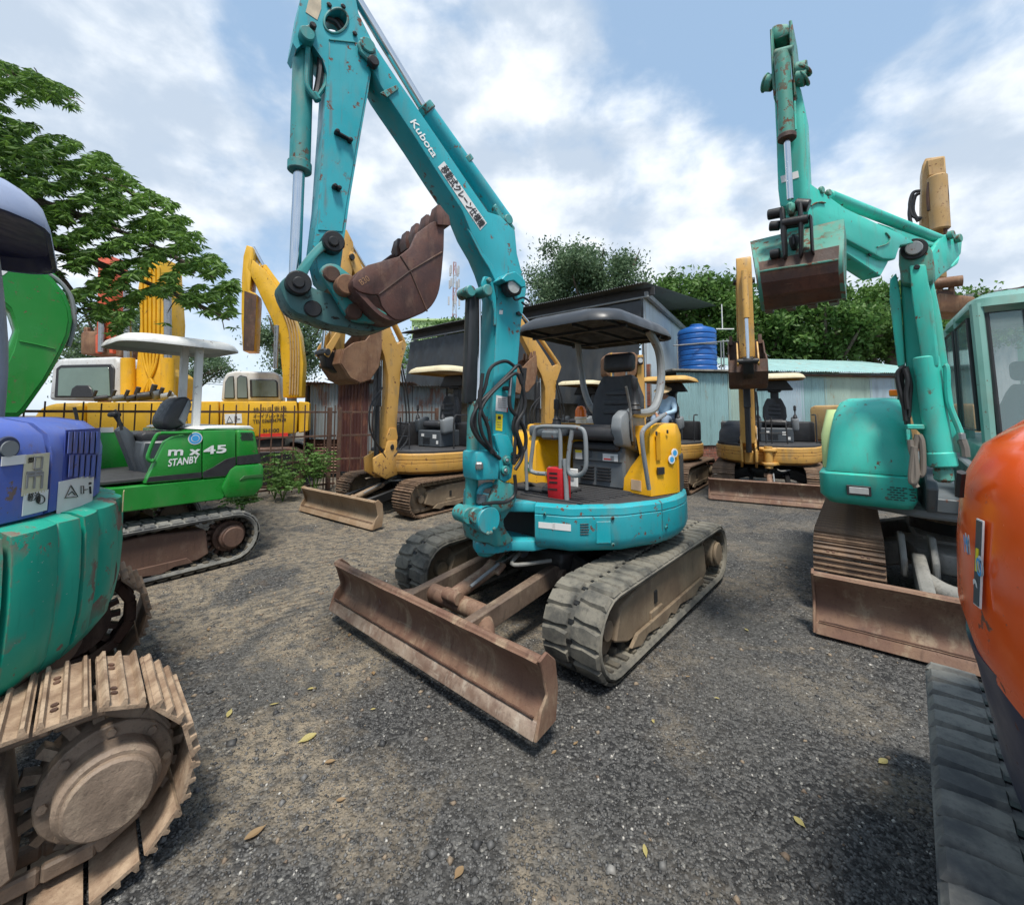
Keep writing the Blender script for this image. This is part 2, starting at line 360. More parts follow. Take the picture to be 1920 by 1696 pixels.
OCHC = paint('ochre_canopy_paint', (.62, .36, .08), .2, .3, .5, seed=22)
AMBER, _nt, _b = newmat('amber_plastic'); _b.inputs['Base Color'].default_value = (.75, .16, .01, 1); _b.inputs['Roughness'].default_value = .2
LENS = plain('lamp_lens', (.45, .46, .45), .12, .2, .2, 30)
def rubbermat(name, base, dust, amt):
    m, nt, b = newmat(name); t = NT(nt)
    c = t.mix(t.rmp(t.noise(4.5, 6, .62), .5 - .3 * amt, .72 - .22 * amt), base, dust)
    c = t.mix(t.rmp(t.noise(30, 5, .7), .5, .7, 0, .55), c, sc3(base, .8)); t.L.new(c, b.inputs['Base Color']); b.inputs['Roughness'].default_value = .82
    t.L.new(t.bump(t.noise(70, 5, .7), .35, .004), b.inputs['Normal']); return m
RUB = rubbermat('dusty_rubber', (.055, .055, .05), (.19, .175, .14), .6)
RUBI = rubbermat('inner_rubber', (.035, .035, .033), (.14, .12, .085), .5)
RUBG = rubbermat('grey_rubber', (.065, .068, .07), (.21, .205, .18), .55)

# ---------------------------------------------------------------- text
def text_mesh(s, width, height=None):
    cu = bpy.data.curves.new('lettering', 'FONT'); cu.body = s; cu.size = 1; cu.extrude = 0.0
    ob = bpy.data.objects.new('tmp_text', cu); COL.objects.link(ob)
    bpy.context.view_layer.update()
    me = bpy.data.meshes.new_from_object(ob.evaluated_get(bpy.context.evaluated_depsgraph_get())); bpy.data.objects.remove(ob)
    n = len(me.vertices); a = np.empty(n * 3); me.vertices.foreach_get('co', a); a = a.reshape(-1, 3)
    a[:, 0] -= a[:, 0].min(); a[:, 1] -= a[:, 1].min(); k = width / a[:, 0].max(); ky = k if height is None else height / a[:, 1].max()
    a[:, 0] *= k; a[:, 1] *= ky; fs = [tuple(p.vertices) for p in me.polygons]; bpy.data.meshes.remove(me); return a, fs
def lettering(s, O, X, nrm, width, m, parent, height=None, off=.003, bold=0, name='lettering', shear=0):
    a, fs = text_mesh(s, width, height); X = Vector(X).normalized(); nrm = Vector(nrm).normalized(); Y = nrm.cross(X).normalized(); O = Vector(O) + nrm * off
    mb = MB()
    for dx, dy in ([(0, 0)] if not bold else [(0, 0), (bold, 0), (0, bold), (bold, bold)]):
        mb.raw([O + X * (p[0] + dx + shear * p[1]) + Y * (p[1] + dy) + nrm * (dx + dy) * .05 for p in a], fs, m)
    return mb.build(name, parent, shade=False)
def quad_px(P, n, px, m, parent, name='decal', th=.0025, side=1):
    mb = MB(); mb.slab(P, px, n + .0005 * side, n + th * side, m, 0)
    return mb.build(name, parent, shade=False)

# ---------------------------------------------------------------- machine components (local: x forward, y left, z up)
def stadium(L, H, n_arc=10):
    r = H / 2; s = L / 2 - r; P = []
    P += [(-s, H), (s, H)] if False else []
    k = 9
    for i in range(k): P.append((-s + 2 * s * i / k, H))
    for i in range(n_arc): a = math.pi / 2 - math.pi * i / n_arc; P.append((s + r * math.cos(a), r + r * math.sin(a)))
    for i in range(k): P.append((s - 2 * s * i / k, 0))
    for i in range(n_arc): a = -math.pi / 2 - math.pi * i / n_arc; P.append((-s + r * math.cos(a), r + r * math.sin(a)))
    return P
def path_at(L, H, t):       # arc length position along the stadium, starting top rear going forward
    r = H / 2; s = L / 2 - r; per = 4 * s + 2 * math.pi * r; t %= per
    if t < 2 * s: return (-s + t, H, 0.0)
    t -= 2 * s
    if t < math.pi * r: a = t / r; return (s + r * math.sin(a), r + r * math.cos(a), a)
    t -= math.pi * r
    if t < 2 * s: return (s - t, 0, math.pi)
    t -= 2 * s; a = t / r; return (-s - r * math.sin(a), r - r * math.cos(a), math.pi + a)
def per(L, H): r = H / 2; s = L / 2 - r; return 4 * s + 2 * math.pi * r
def rubber_track(M, root, yc, W=.4, L=2.5, H=.55, sgn=1, rub=RUB, fm=FRAME, seed=0, lugs=True, phase=0.0, drive_rear=True):
    th = .045
    P = stadium(L - .05, H - .05); P = [(x, z + .025) for x, z in P]
    q = MB(M); n = len(P); ri = []
    def inner(i, d):
        a = P[i - 1]; b = P[(i + 1) % n]; t = Vector((b[0] - a[0], b[1] - a[1])).normalized(); nn = Vector((t.y, -t.x)) # inward for clockwise travel
        return (P[i][0] + nn.x * d, P[i][1] + nn.y * d)
    vs = []; fs = []
    for i in range(n):
        sag = 0
        o = P[i]; w = inner(i, th * .5)
        for (x, z), y in ((inner(i, th), -W / 2 + .012), (inner(i, th * .5), -W / 2), (inner(i, .008), -W / 2 + .012), (P[i], -W / 2 + .04), (P[i], W / 2 - .04), (inner(i, .008), W / 2 - .012), (inner(i, th * .5), W / 2), (inner(i, th), W / 2 - .012)):
            vs.append((x, yc + y, z))
    for i in range(n):
        a = i * 8; b = ((i + 1) % n) * 8
        fs += [(a + j, a + (j + 1) % 8, b + (j + 1) % 8, b + j) for j in range(8)]
    q.raw(vs, fs, rub)
    L2, H2 = L - .05, H - .05; PR = per(L2, H2); N = int(PR / .105)
    def lugT(t):
        x, z, a = path_at(L2, H2, t); return Matrix.Translation((x, 0, z + .025)) @ Matrix.Rotation(a, 4, 'Y')
    if lugs:
        for i in range(N):
            for side in (0, 1):
                t = (i + .5 * side + phase) * PR / N; T = lugT(t); s_ = 1 if side else -1; h = .015
                hw = W / 2 - .004; y0 = .012
                def row(u0, u1, z): return [(u0[0], yc + s_ * u0[1], z), (u1[0], yc + s_ * u1[1], z)]
                base = [(-.046, y0), (.034, y0), (.046, hw * .45), (.050, hw), (-.040, hw), (-.056, hw * .5)]
                top = [(-.036, y0 + .008), (.024, y0 + .008), (.036, hw * .45), (.036, hw - .014), (-.03, hw - .014), (-.046, hw * .5)]
                v = [(x, yc + s_ * y, -.006) for x, y in base] + [(x, yc + s_ * y, h) for x, y in top]
                f = [(j, (j + 1) % 6, 6 + (j + 1) % 6, 6 + j) for j in range(6)] + [tuple(range(6, 12))]
                q.raw(v, f, rub, T)
            T = lugT((i + phase) * PR / N); q.raw([(x, yc + y, z) for x in (-.012, .012) for y in (-.02, .02) for z in (-.002, .006)], [(0, 1, 3, 2), (4, 5, 7, 6), (0, 1, 5, 4), (2, 3, 7, 6), (1, 3, 7, 5)], BLACKG, T)
    # inner guide lugs
    for i in range(N):
        T = lugT((i + phase) * PR / N)
        for y in (-.07, .07): q.raw([(x * (1 if z > -.06 else .5), yc + y + d, z) for x in (-.03, .03) for d in (-.02, .02) for z in (-.045, -.085)], [(0, 1, 3, 2), (4, 5, 7, 6), (0, 1, 5, 4), (2, 3, 7, 6), (1, 3, 7, 5)], RUBI, T)
        q.raw([(x, yc + y, z) for x in (-.022, .022) for y in (-W / 2 + .03, W / 2 - .03) for z in (-.04, -.058)], [(0, 1, 3, 2), (4, 5, 7, 6), (0, 1, 5, 4), (2, 3, 7, 6), (1, 3, 7, 5)], RUBI, T)
    tr = q.build('track', root)
    running_gear(M, tr, yc, W, L, H, sgn, fm, drive_rear)
    return tr
def running_gear(M, tr, yc, W, L, H, sgn, fm, drive_rear=True, hub=0, hubm=None, detail=True):
    hubm = hubm or fm; s = L / 2 - H / 2 + hub; r = H / 2 - .06; dr = -1 if drive_rear else 1
    q = MB(M)
    yo = yc + sgn * W * .34; yi = yc - sgn * W * .34
    q.prism([(-s + .20, H * .28), (-s + .24, H * .72), (-s * .3, H * .80), (s * .55, H * .78), (s - .12, H * .68), (s - .05, H * .35), (s - .22, H * .24), (-s + .3, H * .2)], yo, yi, fm, bev=.012)
    if detail:
        q.prism([(-s + .35, H * .2), (-s + .4, H * .30), (s - .3, H * .3), (s - .2, H * .2), (s - .35, H * .13), (s - .45, H * .2), (s - .75, H * .13), (s - .85, H * .2), (.05, H * .13), (-.05, H * .2), (-s + .6, H * .13), (-s + .5, H * .2)], yo + sgn * .006, yo + sgn * .03, fm, bev=.004)
        q.box((s * .35, yo + sgn * .004, H * .52), (.05, .012, .09), BLACKG, b=.01)
        q.box((s * .35, yo + sgn * .004, H * .33), (.20, .02, .06), fm, b=.006)
    q.build('track_frame', tr)
    q = MB(M); q.cyl((dr * s, yc - W * .2, H / 2), (dr * s, yc + W * .2, H / 2), r * .72, hubm, n=28)
    for i in range(18):
        a = i * math.pi / 9; q.box((dr * s + math.cos(a) * r * .80, yc, H / 2 + math.sin(a) * r * .80), (.05, W * .12, .03), hubm, rot=(0, -a, 0), b=0)
    yy = yc + sgn * W * .40
    q.cyl((dr * s, yc, H / 2), (dr * s, yy, H / 2), r * .55, hubm, n=28, bev=.012)
    q.cyl((dr * s, yy, H / 2), (dr * s, yy + sgn * .03, H / 2), r * .47, hubm, n=28, bev=.008)
    for i in range(8):
        a = i * math.pi / 4; q.cyl((dr * s + math.cos(a) * r * .63, yc + sgn * W * .2, H / 2 + math.sin(a) * r * .63), (dr * s + math.cos(a) * r * .63, yc + sgn * W * .23, H / 2 + math.sin(a) * r * .63), .014, hubm, n=6, bev=0)
    q.build('drive_sprocket', tr)
    q = MB(M); x = -dr * s; q.cyl((x, yc - W * .17, H / 2), (x, yc + W * .17, H / 2), r * .93, hubm, n=28, bev=.02); q.cyl((x, yc - W * .3, H / 2), (x, yc + W * .3, H / 2), .06, hubm, n=16); q.build('idler_wheel', tr)
    for i in range(4 if detail else 3):
        x = -s + .42 + (2 * s - .84) * i / (3 if detail else 2); q = MB(M); q.cyl((x, yc - W * .33, H * .17), (x, yc + W * .33, H * .17), .065, BLACKG if detail else fm, n=16, bev=.01); q.build('track_roller', tr)
SHOE_MESH = {}
def steel_track(M, root, yc, W=.4, L=2.5, H=.56, sgn=1, sm=SHOE, fm=FRAME, pitch=.11, as_objects=True, drive_rear=True, hubm=None, detail=True, grouse=.018, pads=3, hub=0):
    L2, H2 = L - .08, H - .08; PR = per(L2, H2); N = int(PR / pitch); p = PR / N
    q = MB(M)     # chain links (the inner belt)
    for i in range(N):
        x, z, a = path_at(L2 - .06, H2 - .06, i * per(L2 - .06, H2 - .06) / N); T = Matrix.Translation((x, 0, z + .07)) @ Matrix.Rotation(a, 4, 'Y')
        for y in (-.06, .06): q.box((0, yc + y, -.02), (p * .95, .03, .055), fm, b=.008 if detail else 0, M=T)
    tr = q.build('track', root)
    key = (W, round(p, 3), sm.name, grouse)
    if key not in SHOE_MESH:
        s = MB(); s.raw([(x, y, z) for x in (-p * .47, p * .47) for y in (-W / 2, W / 2) for z in (0, .012)], [(0, 1, 3, 2), (4, 6, 7, 5), (0, 4, 5, 1), (2, 3, 7, 6), (1, 5, 7, 3), (0, 2, 6, 4)], sm)
        xs = [-p * .36, 0, p * .36] if pads == 3 else [-p * .34, p * .3]
        for x in xs: s.raw([(x + dx * (1 if z < .013 else .45), y * (1 if z < .013 else .985), z) for dx in (-.010, .010) for y in (-W / 2, W / 2) for z in (.011, .012 + grouse)], [(0, 1, 3, 2), (4, 6, 7, 5), (1, 5, 7, 3), (0, 4, 5, 1), (2, 3, 7, 6)], sm)
        if detail:
            for y in (-W * .28, -W * .2, W * .2, W * .28): s.cyl((p * .17, y, .01), (p * .17, y, .018), .010, RUSTD, n=6, bev=0)
        o = s.build('track_shoe', None, 30); SHOE_MESH[key] = o.data; bpy.data.objects.remove(o)
    me = SHOE_MESH[key]
    if as_objects:
        for i in range(N):
            x, z, a = path_at(L2, H2, (i + .3) * PR / N); o = bpy.data.objects.new('track_shoe', me); COL.objects.link(o); o.parent = tr
            o.matrix_local = Matrix.Translation((x, yc, z + .04)) @ Matrix.Rotation(a + random.uniform(-.02, .02), 4, 'Y') @ Matrix.Translation((0, 0, .008))
    running_gear(M, tr, yc, W, L - .1, H - .02, sgn, fm, drive_rear, hub=hub, hubm=hubm, detail=detail)
    return tr
def blade(M, root, xb, W, H, m, z0=.04, arms=True, armx=.55, army=.3, armm=None, edge=None, endplates=True, hang=.0, lenc=True, seg=14):
    q = MB(M); armm = armm or m; n = 10
    front = [(xb + .07 - .10 * math.sin(math.pi * (.12 + .88 * i / n)) ** .9 * 1.0, z0 + .04 + (H - .04) * i / n) for i in range(n + 1)]
    th = .022
    back = [(x - th - .012, z) for x, z in reversed(front)]
    ring = front + back
    K = 24; rings = []
    for i in range(K + 1):
        y = -W / 2 + W * i / K; rings.append([(x + .004 * noise.noise((y * 3, z * 4, xb)), y, z + .004 * noise.noise((y * 5, 0, 3 + xb))) for x, z in ring])
    q.loft(rings, m)
    q.tube([(xb + .03, y * W / 2, z0 + H - .005 + .004 * noise.noise((y * 4, 1, 1))) for y in np.linspace(-1, 1, 16)], .024, m, 10)
    q.box((xb - .05, 0, z0 + H * .72), (.05, W * .96, .09), m, b=.012); q.box((xb - .05, 0, z0 + H * .25), (.05, W * .96, .07), m, b=.012)
    bl = q.build('blade', root)
    q = MB(M); q.tube([(xb + .062 + .003 * noise.noise((y * 9, 2, 2)), y * W / 2, z0 + .085 + .003 * noise.noise((y * 14, 1, 5))) for y in np.linspace(-.98, .98, 40)], .006, RUSTD, 5); q.build('weld_bead', bl)
    q = MB(M); q.prism([(xb + .045, z0 + .07), (xb + .062, z0 + .07), (xb + .092, z0), (xb + .078, z0 - .005)], -W / 2, W / 2, edge or m, bev=.003); q.build('cutting_edge', bl)
    for s_ in (-1, 1):
        q = MB(M); q.prism([(xb - .07, z0 + .02), (xb + .09, z0 + .0), (xb + .05, z0 + .12), (xb + .0, z0 + H * .5), (xb + .035, z0 + H * .85), (xb + .06, z0 + H + .01), (xb + .0, z0 + H + .03), (xb - .07, z0 + H * .9), (xb - .09, z0 + H * .5)], s_ * W / 2, s_ * (W / 2 + .018), m, bev=.005)
        q.build('end_plate', bl)
    if arms:
        for s_ in (-1, 1):
            q = MB(M); q.prism([(armx, .40), (armx + .12, .43), (xb - .08, z0 + .24), (xb - .06, z0 + .10), (armx + .1, .29)], s_ * (army + .035), s_ * (army - .035), armm, bev=.01)
            q.cyl((armx + .05, s_ * (army + .07), .35), (armx + .05, s_ * (army - .07), .35), .05, armm)
            q.build('blade_arm', root)
            q = MB(M); q.tube([(xb - .28, s_ * (army + .01), z0 + .18), (xb - .2, s_ * (army + .10), z0 + .17), (xb - .05, s_ * (army + .22), z0 + .15)], .055, m, 14, 5); q.build('brace_tube', root)
        q = MB(M); q.cyl((xb - .33, -army, z0 + .2), (xb - .33, army, z0 + .2), .06, m, n=18); q.build('cross_tube', root)
        q = MB(M); a = Vector((.70, 0, .50)); b = Vector((xb - .28, 0, z0 + .26)); mid = a.lerp(b, .42)
        q.cyl(mid, b, .048, m, n=18); q.cyl(b - Vector((0, .07, 0)), b + Vector((0, .07, 0)), .045, m, n=16); q.box(mid, (.10, .17, .03), m, rot=(0, .5, 0)); q.cyl(b.lerp(mid, .25) + Vector((0, .07, .03)), b.lerp(mid, .95) + Vector((0, .07, .05)), .012, GREYP, n=8)
        c = q.build('blade_cylinder', root); q = MB(M); q.cyl(a, mid, .028, STEEL, n=16); q.cyl(a - Vector((0, .06, 0)), a + Vector((0, .06, 0)), .055, DGREY, n=18); q.build('cylinder_rod', c)
        q = MB(M); q.tube([(.7, .02, .47), (.85, .12, .52), (1.0, .2, .5), (.75, .35, .5)], .014, FRAMEG, 8, 6); q.build('hose', c)
    return bl
def centre_frame(M, root, L, W, m, zt=.62, hw=.42):
    q = MB(M)
    q.prism([(-.45, -hw), (.4, -hw), (.62, -.3), (.62, .3), (.4, hw), (-.45, hw)], .30, .52, m, 'xy', .02)
    for sx in (-.45, .45):
        for s_ in (-1, 1): q.box((sx, s_ * (hw + .1), .36), (.22, .4, .2), m, rot=(s_ * -.3, 0, 0), b=.02)
    q.cyl((0, 0, .5), (0, 0, zt), .42, BLACKG, n=32)
    return q.build('centre_frame', root)
def outline(r_side=.98, r_front=.9, front=.95, n=10, rear=None):   # plan of an upper body, counter-clockwise seen from above, starting front right
    rear = rear or r_side; P = []
    P += [(front, -.30), (front, .30), (front * .9, .55), (front * .62, .80)]
    a0 = math.atan2(.93, .25)
    for i in range(n * 2 + 1):
        a = a0 + (2 * math.pi - 2 * a0) * i / (n * 2); P.append((rear * math.cos(a), r_side * math.sin(a)))
    P += [(front * .62, -.80), (front * .9, -.55)]
    return P
def seat(M, root, x, y, z, m=SEATM, w=.46, head=True, tilt=.12, arm=True):
    q = MB(M)
    q.box((x, y, z + .06), (.48, w, .12), m, rot=(0, -.06, 0), b=.045, seg=3)
    q.box((x + .02, y, z + .115), (.34, w * .62, .05), m, rot=(0, -.06, 0), b=.02, seg=2)
    q.box((x, y, z - .04), (.40, w * .9, .07), BLK, b=.02)
    s = q.build('seat', root)
    q = MB(M); T = Matrix.Translation((x - .24, y, z + .10)) @ Matrix.Rotation(-tilt, 4, 'Y')
    prof = [(.0, w * .44), (.1, w * .52), (.3, w * .50), (.44, w * .38), (.50, w * .30)]
    rings = []
    for h, hw in prof:
        rings.append([(dx, dy * hw, h) for dx, dy in ((-.05, -.9), (-.05, .9), (.0, 1), (.055, .96), (.06, .75), (.03, .4), (.02, 0), (.03, -.4), (.06, -.75), (.055, -.96), (.0, -1))])
    q.loft(rings, m, M=T)
    for h in (.16, .25, .34): q.box((.034, 0, h), (.015, w * .62, .05), m, b=.007, seg=2, M=T)
    q.build('backrest', s)
    if head:
        q = MB(M); T2 = Matrix.Translation((x - .24, y, z + .10)) @ Matrix.Rotation(-tilt, 4, 'Y')
        q.box((.02, 0, .63), (.11, w * .62, .18), m, b=.045, seg=3, M=T2)
        for d in (-.07, .07): q.cyl(T2 @ Vector((0, d, .47)), T2 @ Vector((.01, d, .58)), .01, STEEL, n=8)
        q.build('headrest', s)
    return s
def canopy_shell(M, root, x0, x1, y0, y1, z, h, mt, mu, r=.16, name='canopy', droop=.0):
    """a pressed roof: dished top with a turned-down rim"""
    cx, cy = (x0 + x1) / 2, (y0 + y1) / 2; hx, hy = (x1 - x0) / 2, (y1 - y0) / 2
    def ring(k, zz):
        P = []; ax, ay = hx * k if k < 1 else hx + (k - 1), hy * k if k < 1 else hy + (k - 1); rr = min(r, ax * .9, ay * .9)
        for qx, qy, a0 in ((1, 1, 0), (-1, 1, 90), (-1, -1, 180), (1, -1, 270)):
            for i in range(6):
                a = R(a0 + 90 * i / 5); X = qx * (ax - rr) + rr * math.cos(a); Y = qy * (ay - rr) + rr * math.sin(a)
                P.append((cx + X, cy + Y, zz - droop * (X / hx) ** 2 - droop * .7 * (Y / hy) ** 2))
        return P
    q = MB(M); q.loft([ring(.05, z + h), ring(.5, z + h * .97), ring(.86, z + h * .82), ring(.95, z + h * .55), ring(1.0, z + .02), ring(1.0, z)], mt, cap=False, cap0=True)
    o = q.build(name, root, 50)
    q = MB(M); q.loft([ring(1.0 - .001, z + .004), ring(.97, z + .0), ring(.94, z + h * .35), ring(.5, z + h * .55), ring(.05, z + h * .55)][::-1], mu, cap=False, cap0=True); q.build('canopy_lining', o, 50)
    return o
def hoseset(root, lst, r=.014, m=HOSE, n=7):
    for pts in lst:
        q = MB(); q.tube(pts, r, m, n, 6); q.build('hose', root)
def pin(q, P, px, n0, n1, r, m, n=18):
    c = P.p(px[0], px[1], max(n0, n1, key=abs) if False else n0); a = (c - P.o).dot(P.u); q.cyl(P.w(a, n0, c.z), P.w(a, n1, c.z), r, m, n=n, bev=.006)
def chaikin(P, n=1, closed=True):
    for _ in range(n):
        o = []; K = len(P)
        for i in range(K if closed else K - 1):
            a, b = P[i], P[(i + 1) % K]; o += [(a[0] * .75 + b[0] * .25, a[1] * .75 + b[1] * .25), (a[0] * .25 + b[0] * .75, a[1] * .25 + b[1] * .75)]
        P = o if closed else [P[0]] + o[1:-1] + [P[-1]]
    return P
GREASE = paint('greasy_teal_paint', (.012, .12, .12), 2.0, .6, .4, (.02, .018, .015), seed=51, dust=(.04, .035, .03))
# ================================================================= SETTING
def ground_mat():
    m, nt, b = newmat('gravel_and_dust'); t = NT(nt)
    g1 = t.vor(75); g2 = t.vor(190)
    sep = t.N.new('ShaderNodeSeparateColor'); t.L.new(g1.outputs['Color'], sep.inputs[0])
    c = t.mix(t.rmp(sep.outputs[0], .1, .95), (.036, .036, .036), (.165, .162, .155))
    c = t.mix(t.rmp(sep.outputs[1], .96, .99), c, (.34, .33, .30))
    c = t.mix(t.rmp(g1.outputs['Distance'], .0, .9, 0, .5), c, (.012, .012, .012))
    c = t.mix(t.rmp(t.noise(.9, 6, .6), .4, .7, 0, .5), c, (.16, .15, .13))
    sp = t.N.new('ShaderNodeSeparateXYZ'); t.L.new(t.tc, sp.inputs[0])
    # dusty patches lie mostly on the worn lane across the yard
    lane = t.mul(t.rmp(sp.outputs[1], 2.1, 3.6), t.rmp(sp.outputs[0], 1.2, -.6, .35, 1))
    n = t.noise(1.15, 8, .62, off=(2.3, .7, 0), dist=.6)
    thr = t.mul(n, t.mul(lane, .13), 'ADD')
    d = t.rmp(thr, .485, .63); d2 = t.rmp(t.noise(11, 6, .7), .32, .62)
    dust = t.mix(t.noise(4, 6, .6), (.19, .155, .11), (.40, .33, .235))
    d = t.mul(d, t.rmp(sp.outputs[0], 1.0, -.5, .45, 1)); c = t.mix(t.mul(t.mul(d, d2), .85), c, dust)
    br = t.rmp(t.noise(1.9, 5, .6, off=(7, 3, 0)), .58, .72, 0, .5); c = t.mix(t.mul(br, lane), c, (.14, .095, .06))
    t.L.new(c, b.inputs['Base Color']); b.inputs['Roughness'].default_value = .88; b.inputs['Specular IOR Level'].default_value = .3
    h = t.mul(t.rmp(g1.outputs['Distance'], 0, .8, 1, 0), t.mul(d, -.6, 'ADD') if False else 1.0)
    nb = t.bump(h, .75, .012); nb = t.bump(g2.outputs['Distance'], .35, -.004, nb); nb = t.bump(t.noise(5, 8, .65), .7, .06, nb)
    wv = t.N.new('ShaderNodeTexWave'); mp = t.N.new('ShaderNodeMapping'); t.L.new(t.tc, mp.inputs[0]); mp.inputs[2].default_value = (0, 0, R(50)); t.L.new(mp.outputs[0], wv.inputs[0]); wv.inputs['Scale'].default_value = 3.4; wv.inputs['Distortion'].default_value = 5; wv.inputs['Detail'].default_value = 3
    nb = t.bump(t.mul(wv.outputs[1], t.mul(lane, t.rmp(t.noise(.7, 2), .45, .6))), .7, .03, nb)
    t.L.new(nb, b.inputs['Normal']); return m
def gh(x, y): return .012 * noise.noise((x * .9, y * .9, 0)) + .005 * noise.noise((x * 4, y * 4, 3)) - .006
def ground():
    def ax(n, lim, near): u = np.linspace(-1, 1, n); return np.sign(u) * (near * np.abs(u) + (lim - near) * np.abs(u) ** 7)
    xs = ax(301, 500, 22); ys = ax(301, 500, 22) + 5
    X, Y = np.meshgrid(xs, ys, indexing='ij'); v = [(x, y, gh(x, y) if abs(x) < 14 and -3 < y < 18 else -.006) for x, y in zip(X.ravel(), Y.ravel())]
    n = 301; f = [(i * n + j, (i + 1) * n + j, (i + 1) * n + j + 1, i * n + j + 1) for i in range(n - 1) for j in range(n - 1)]
    q = MB(); q.raw(v, f, ground_mat()); o = q.build('ground', ang=180); return struct(o)
ground()
def quick_mesh(name, V, F, mats, mi=None, parent=None):      # numpy arrays -> object; F is (n, k)
    me = bpy.data.meshes.new(name); k = F.shape[1]
    me.vertices.add(len(V)); me.vertices.foreach_set('co', V.astype(np.float32).ravel()); me.loops.add(F.size); me.loops.foreach_set('vertex_index', F.astype(np.int32).ravel())
    me.polygons.add(len(F)); me.polygons.foreach_set('loop_start', np.arange(len(F), dtype=np.int32) * k)
    for m in mats: me.materials.append(m)
    if mi is not None: me.polygons.foreach_set('material_index', mi.astype(np.int32))
    me.update(calc_edges=True); o = bpy.data.objects.new(name, me); COL.objects.link(o)
    if parent is not None: o.parent = parent; o.matrix_parent_inverse = Matrix(); ROOTM[o.name] = ROOTM[parent.name]; me.transform(ROOTM[parent.name].inverted())
    return o
def gravel(N=60000):
    r = 1.0 + 8.5 * rng.random(N) ** 1.7; a = rng.uniform(-.95, .95, N); x = r * np.sin(a) * 1.1; y = r * np.cos(a)
    k = (y > .9); x, y = x[k], y[k]; N = len(x)
    z = np.array([gh(p, q) for p, q in zip(x, y)])
    oc = np.array([(1, 0, 0), (0, 1, 0), (-1, 0, 0), (0, -1, 0), (0, 0, 1), (0, 0, -1)], float)
    s = (.0035 + .0065 * rng.random(N) ** 2)[:, None, None] * rng.uniform(.6, 1.25, (N, 6, 1)); t = rng.uniform(0, 6.28, N)
    P = oc[None] * s; P[:, :, 2] *= .7; c, n_ = np.cos(t)[:, None], np.sin(t)[:, None]
    Q = np.stack([P[:, :, 0] * c - P[:, :, 1] * n_, P[:, :, 0] * n_ + P[:, :, 1] * c, P[:, :, 2] + rng.uniform(-.2, .2, (N, 1)) * P[:, :, 0]], 2)
    Q += np.stack([x, y, z + .001], 1)[:, None, :]
    T = np.array([(0, 1, 4), (1, 2, 4), (2, 3, 4), (3, 0, 4), (1, 0, 5), (2, 1, 5), (3, 2, 5), (0, 3, 5)])
    F = (T[None] + (np.arange(N) * 6)[:, None, None]).reshape(-1, 3)
    m, nt, b = newmat('loose_gravel'); tt = NT(nt); g = tt.N.new('ShaderNodeNewGeometry')
    rr = g.outputs['Random Per Island']; cc = tt.mix(rr, (.035, .035, .036), (.15, .147, .14)); cc = tt.mix(tt.rmp(rr, .972, .98), cc, (.42, .40, .36)); tt.L.new(cc, b.inputs['Base Color']); b.inputs['Roughness'].default_value = .6
    NB = 900; kk = rng.choice(N, NB, replace=False); ctr = np.stack([x[kk], y[kk], z[kk]], 1)[:, None, :]; Q[kk] = ctr + (Q[kk] - ctr) * rng.uniform(1.8, 3.2, (NB, 1, 1))
    o = quick_mesh('gravel', Q.reshape(-1, 3), F, [m]); tag(o, 'loose dark grey gravel scattered over the yard floor', 'gravel', kind='stuff')
gravel()
LEAF_WHERE = ['largest yellow leaf on the gravel left of the front blade', 'tan leaf below and left of the front blade', 'yellow leaf on the gravel under the left part of the front blade', 'tan leaf just right of the front blade corner', 'yellow leaf beside the grey rubber track at right', 'tan leaf near the upper left end of the front blade',
  'yellow leaf beside the clay-caked track', 'tiny tan leaf below the right end of the front blade', 'small yellow leaf between clay-caked track and front blade', 'tan leaf close to the front blade at its left end', 'tiny yellow leaf in front of the teal excavator rubber track', 'tan leaf beside the green excavator track', 'tiny yellow leaf right of the teal excavator track',
  'large tan leaf low on the gravel right of the clay-caked track', 'yellow leaf on bare gravel low in the yard right of the middle', 'tan leaf lowest in the yard', 'yellow leaf low in the yard left of the grey rubber track', 'tan leaf on bare gravel straight below the front blade middle', 'yellow leaf in the gap between the teal and the turquoise excavators', 'small tan leaf beside the rear of the teal excavator track', 'small yellow leaf under the front blade', 'tan leaf in the dusty lane right of the sea-green counterweight']
def clods(N=1500):
    x = rng.normal(-1.7, 1.1, N); y = rng.uniform(2.4, 7.5, N); k = rng.random(N) < .35; x[k] = rng.uniform(-2.2, 3.2, k.sum()); y[k] = rng.uniform(1.2, 5, k.sum()); z = np.array([gh(p, q) for p, q in zip(x, y)])
    oc = np.array([(1, 0, 0), (.3, 1, 0), (-1, .2, 0), (-.2, -1, 0), (.1, 0, .8), (0, 0, -1)], float); s = (.006 + .016 * rng.random(N) ** 3)[:, None, None] * rng.uniform(.5, 1.3, (N, 6, 1)); Q = oc[None] * s; a = rng.uniform(0, 6.28, N); c, n_ = np.cos(a)[:, None], np.sin(a)[:, None]
    Q = np.stack([Q[:, :, 0] * c - Q[:, :, 1] * n_, Q[:, :, 0] * n_ + Q[:, :, 1] * c, Q[:, :, 2] * .7], 2) + np.stack([x, y, z + .002], 1)[:, None, :]
    T = np.array([(0, 1, 4), (1, 2, 4), (2, 3, 4), (3, 0, 4), (1, 0, 5), (2, 1, 5), (3, 2, 5), (0, 3, 5)]); Fc = (T[None] + (np.arange(N) * 6)[:, None, None]).reshape(-1, 3)
    o = quick_mesh('soil_clods', Q.reshape(-1, 3), Fc, [rusty('clod_soil', (.14, .10, .07), (.28, .22, .155), (.36, .30, .22), 4, .95)]); tag(o, 'crumbs of tan soil dropped by the tracks across the gravel', 'soil', kind='stuff')
clods()
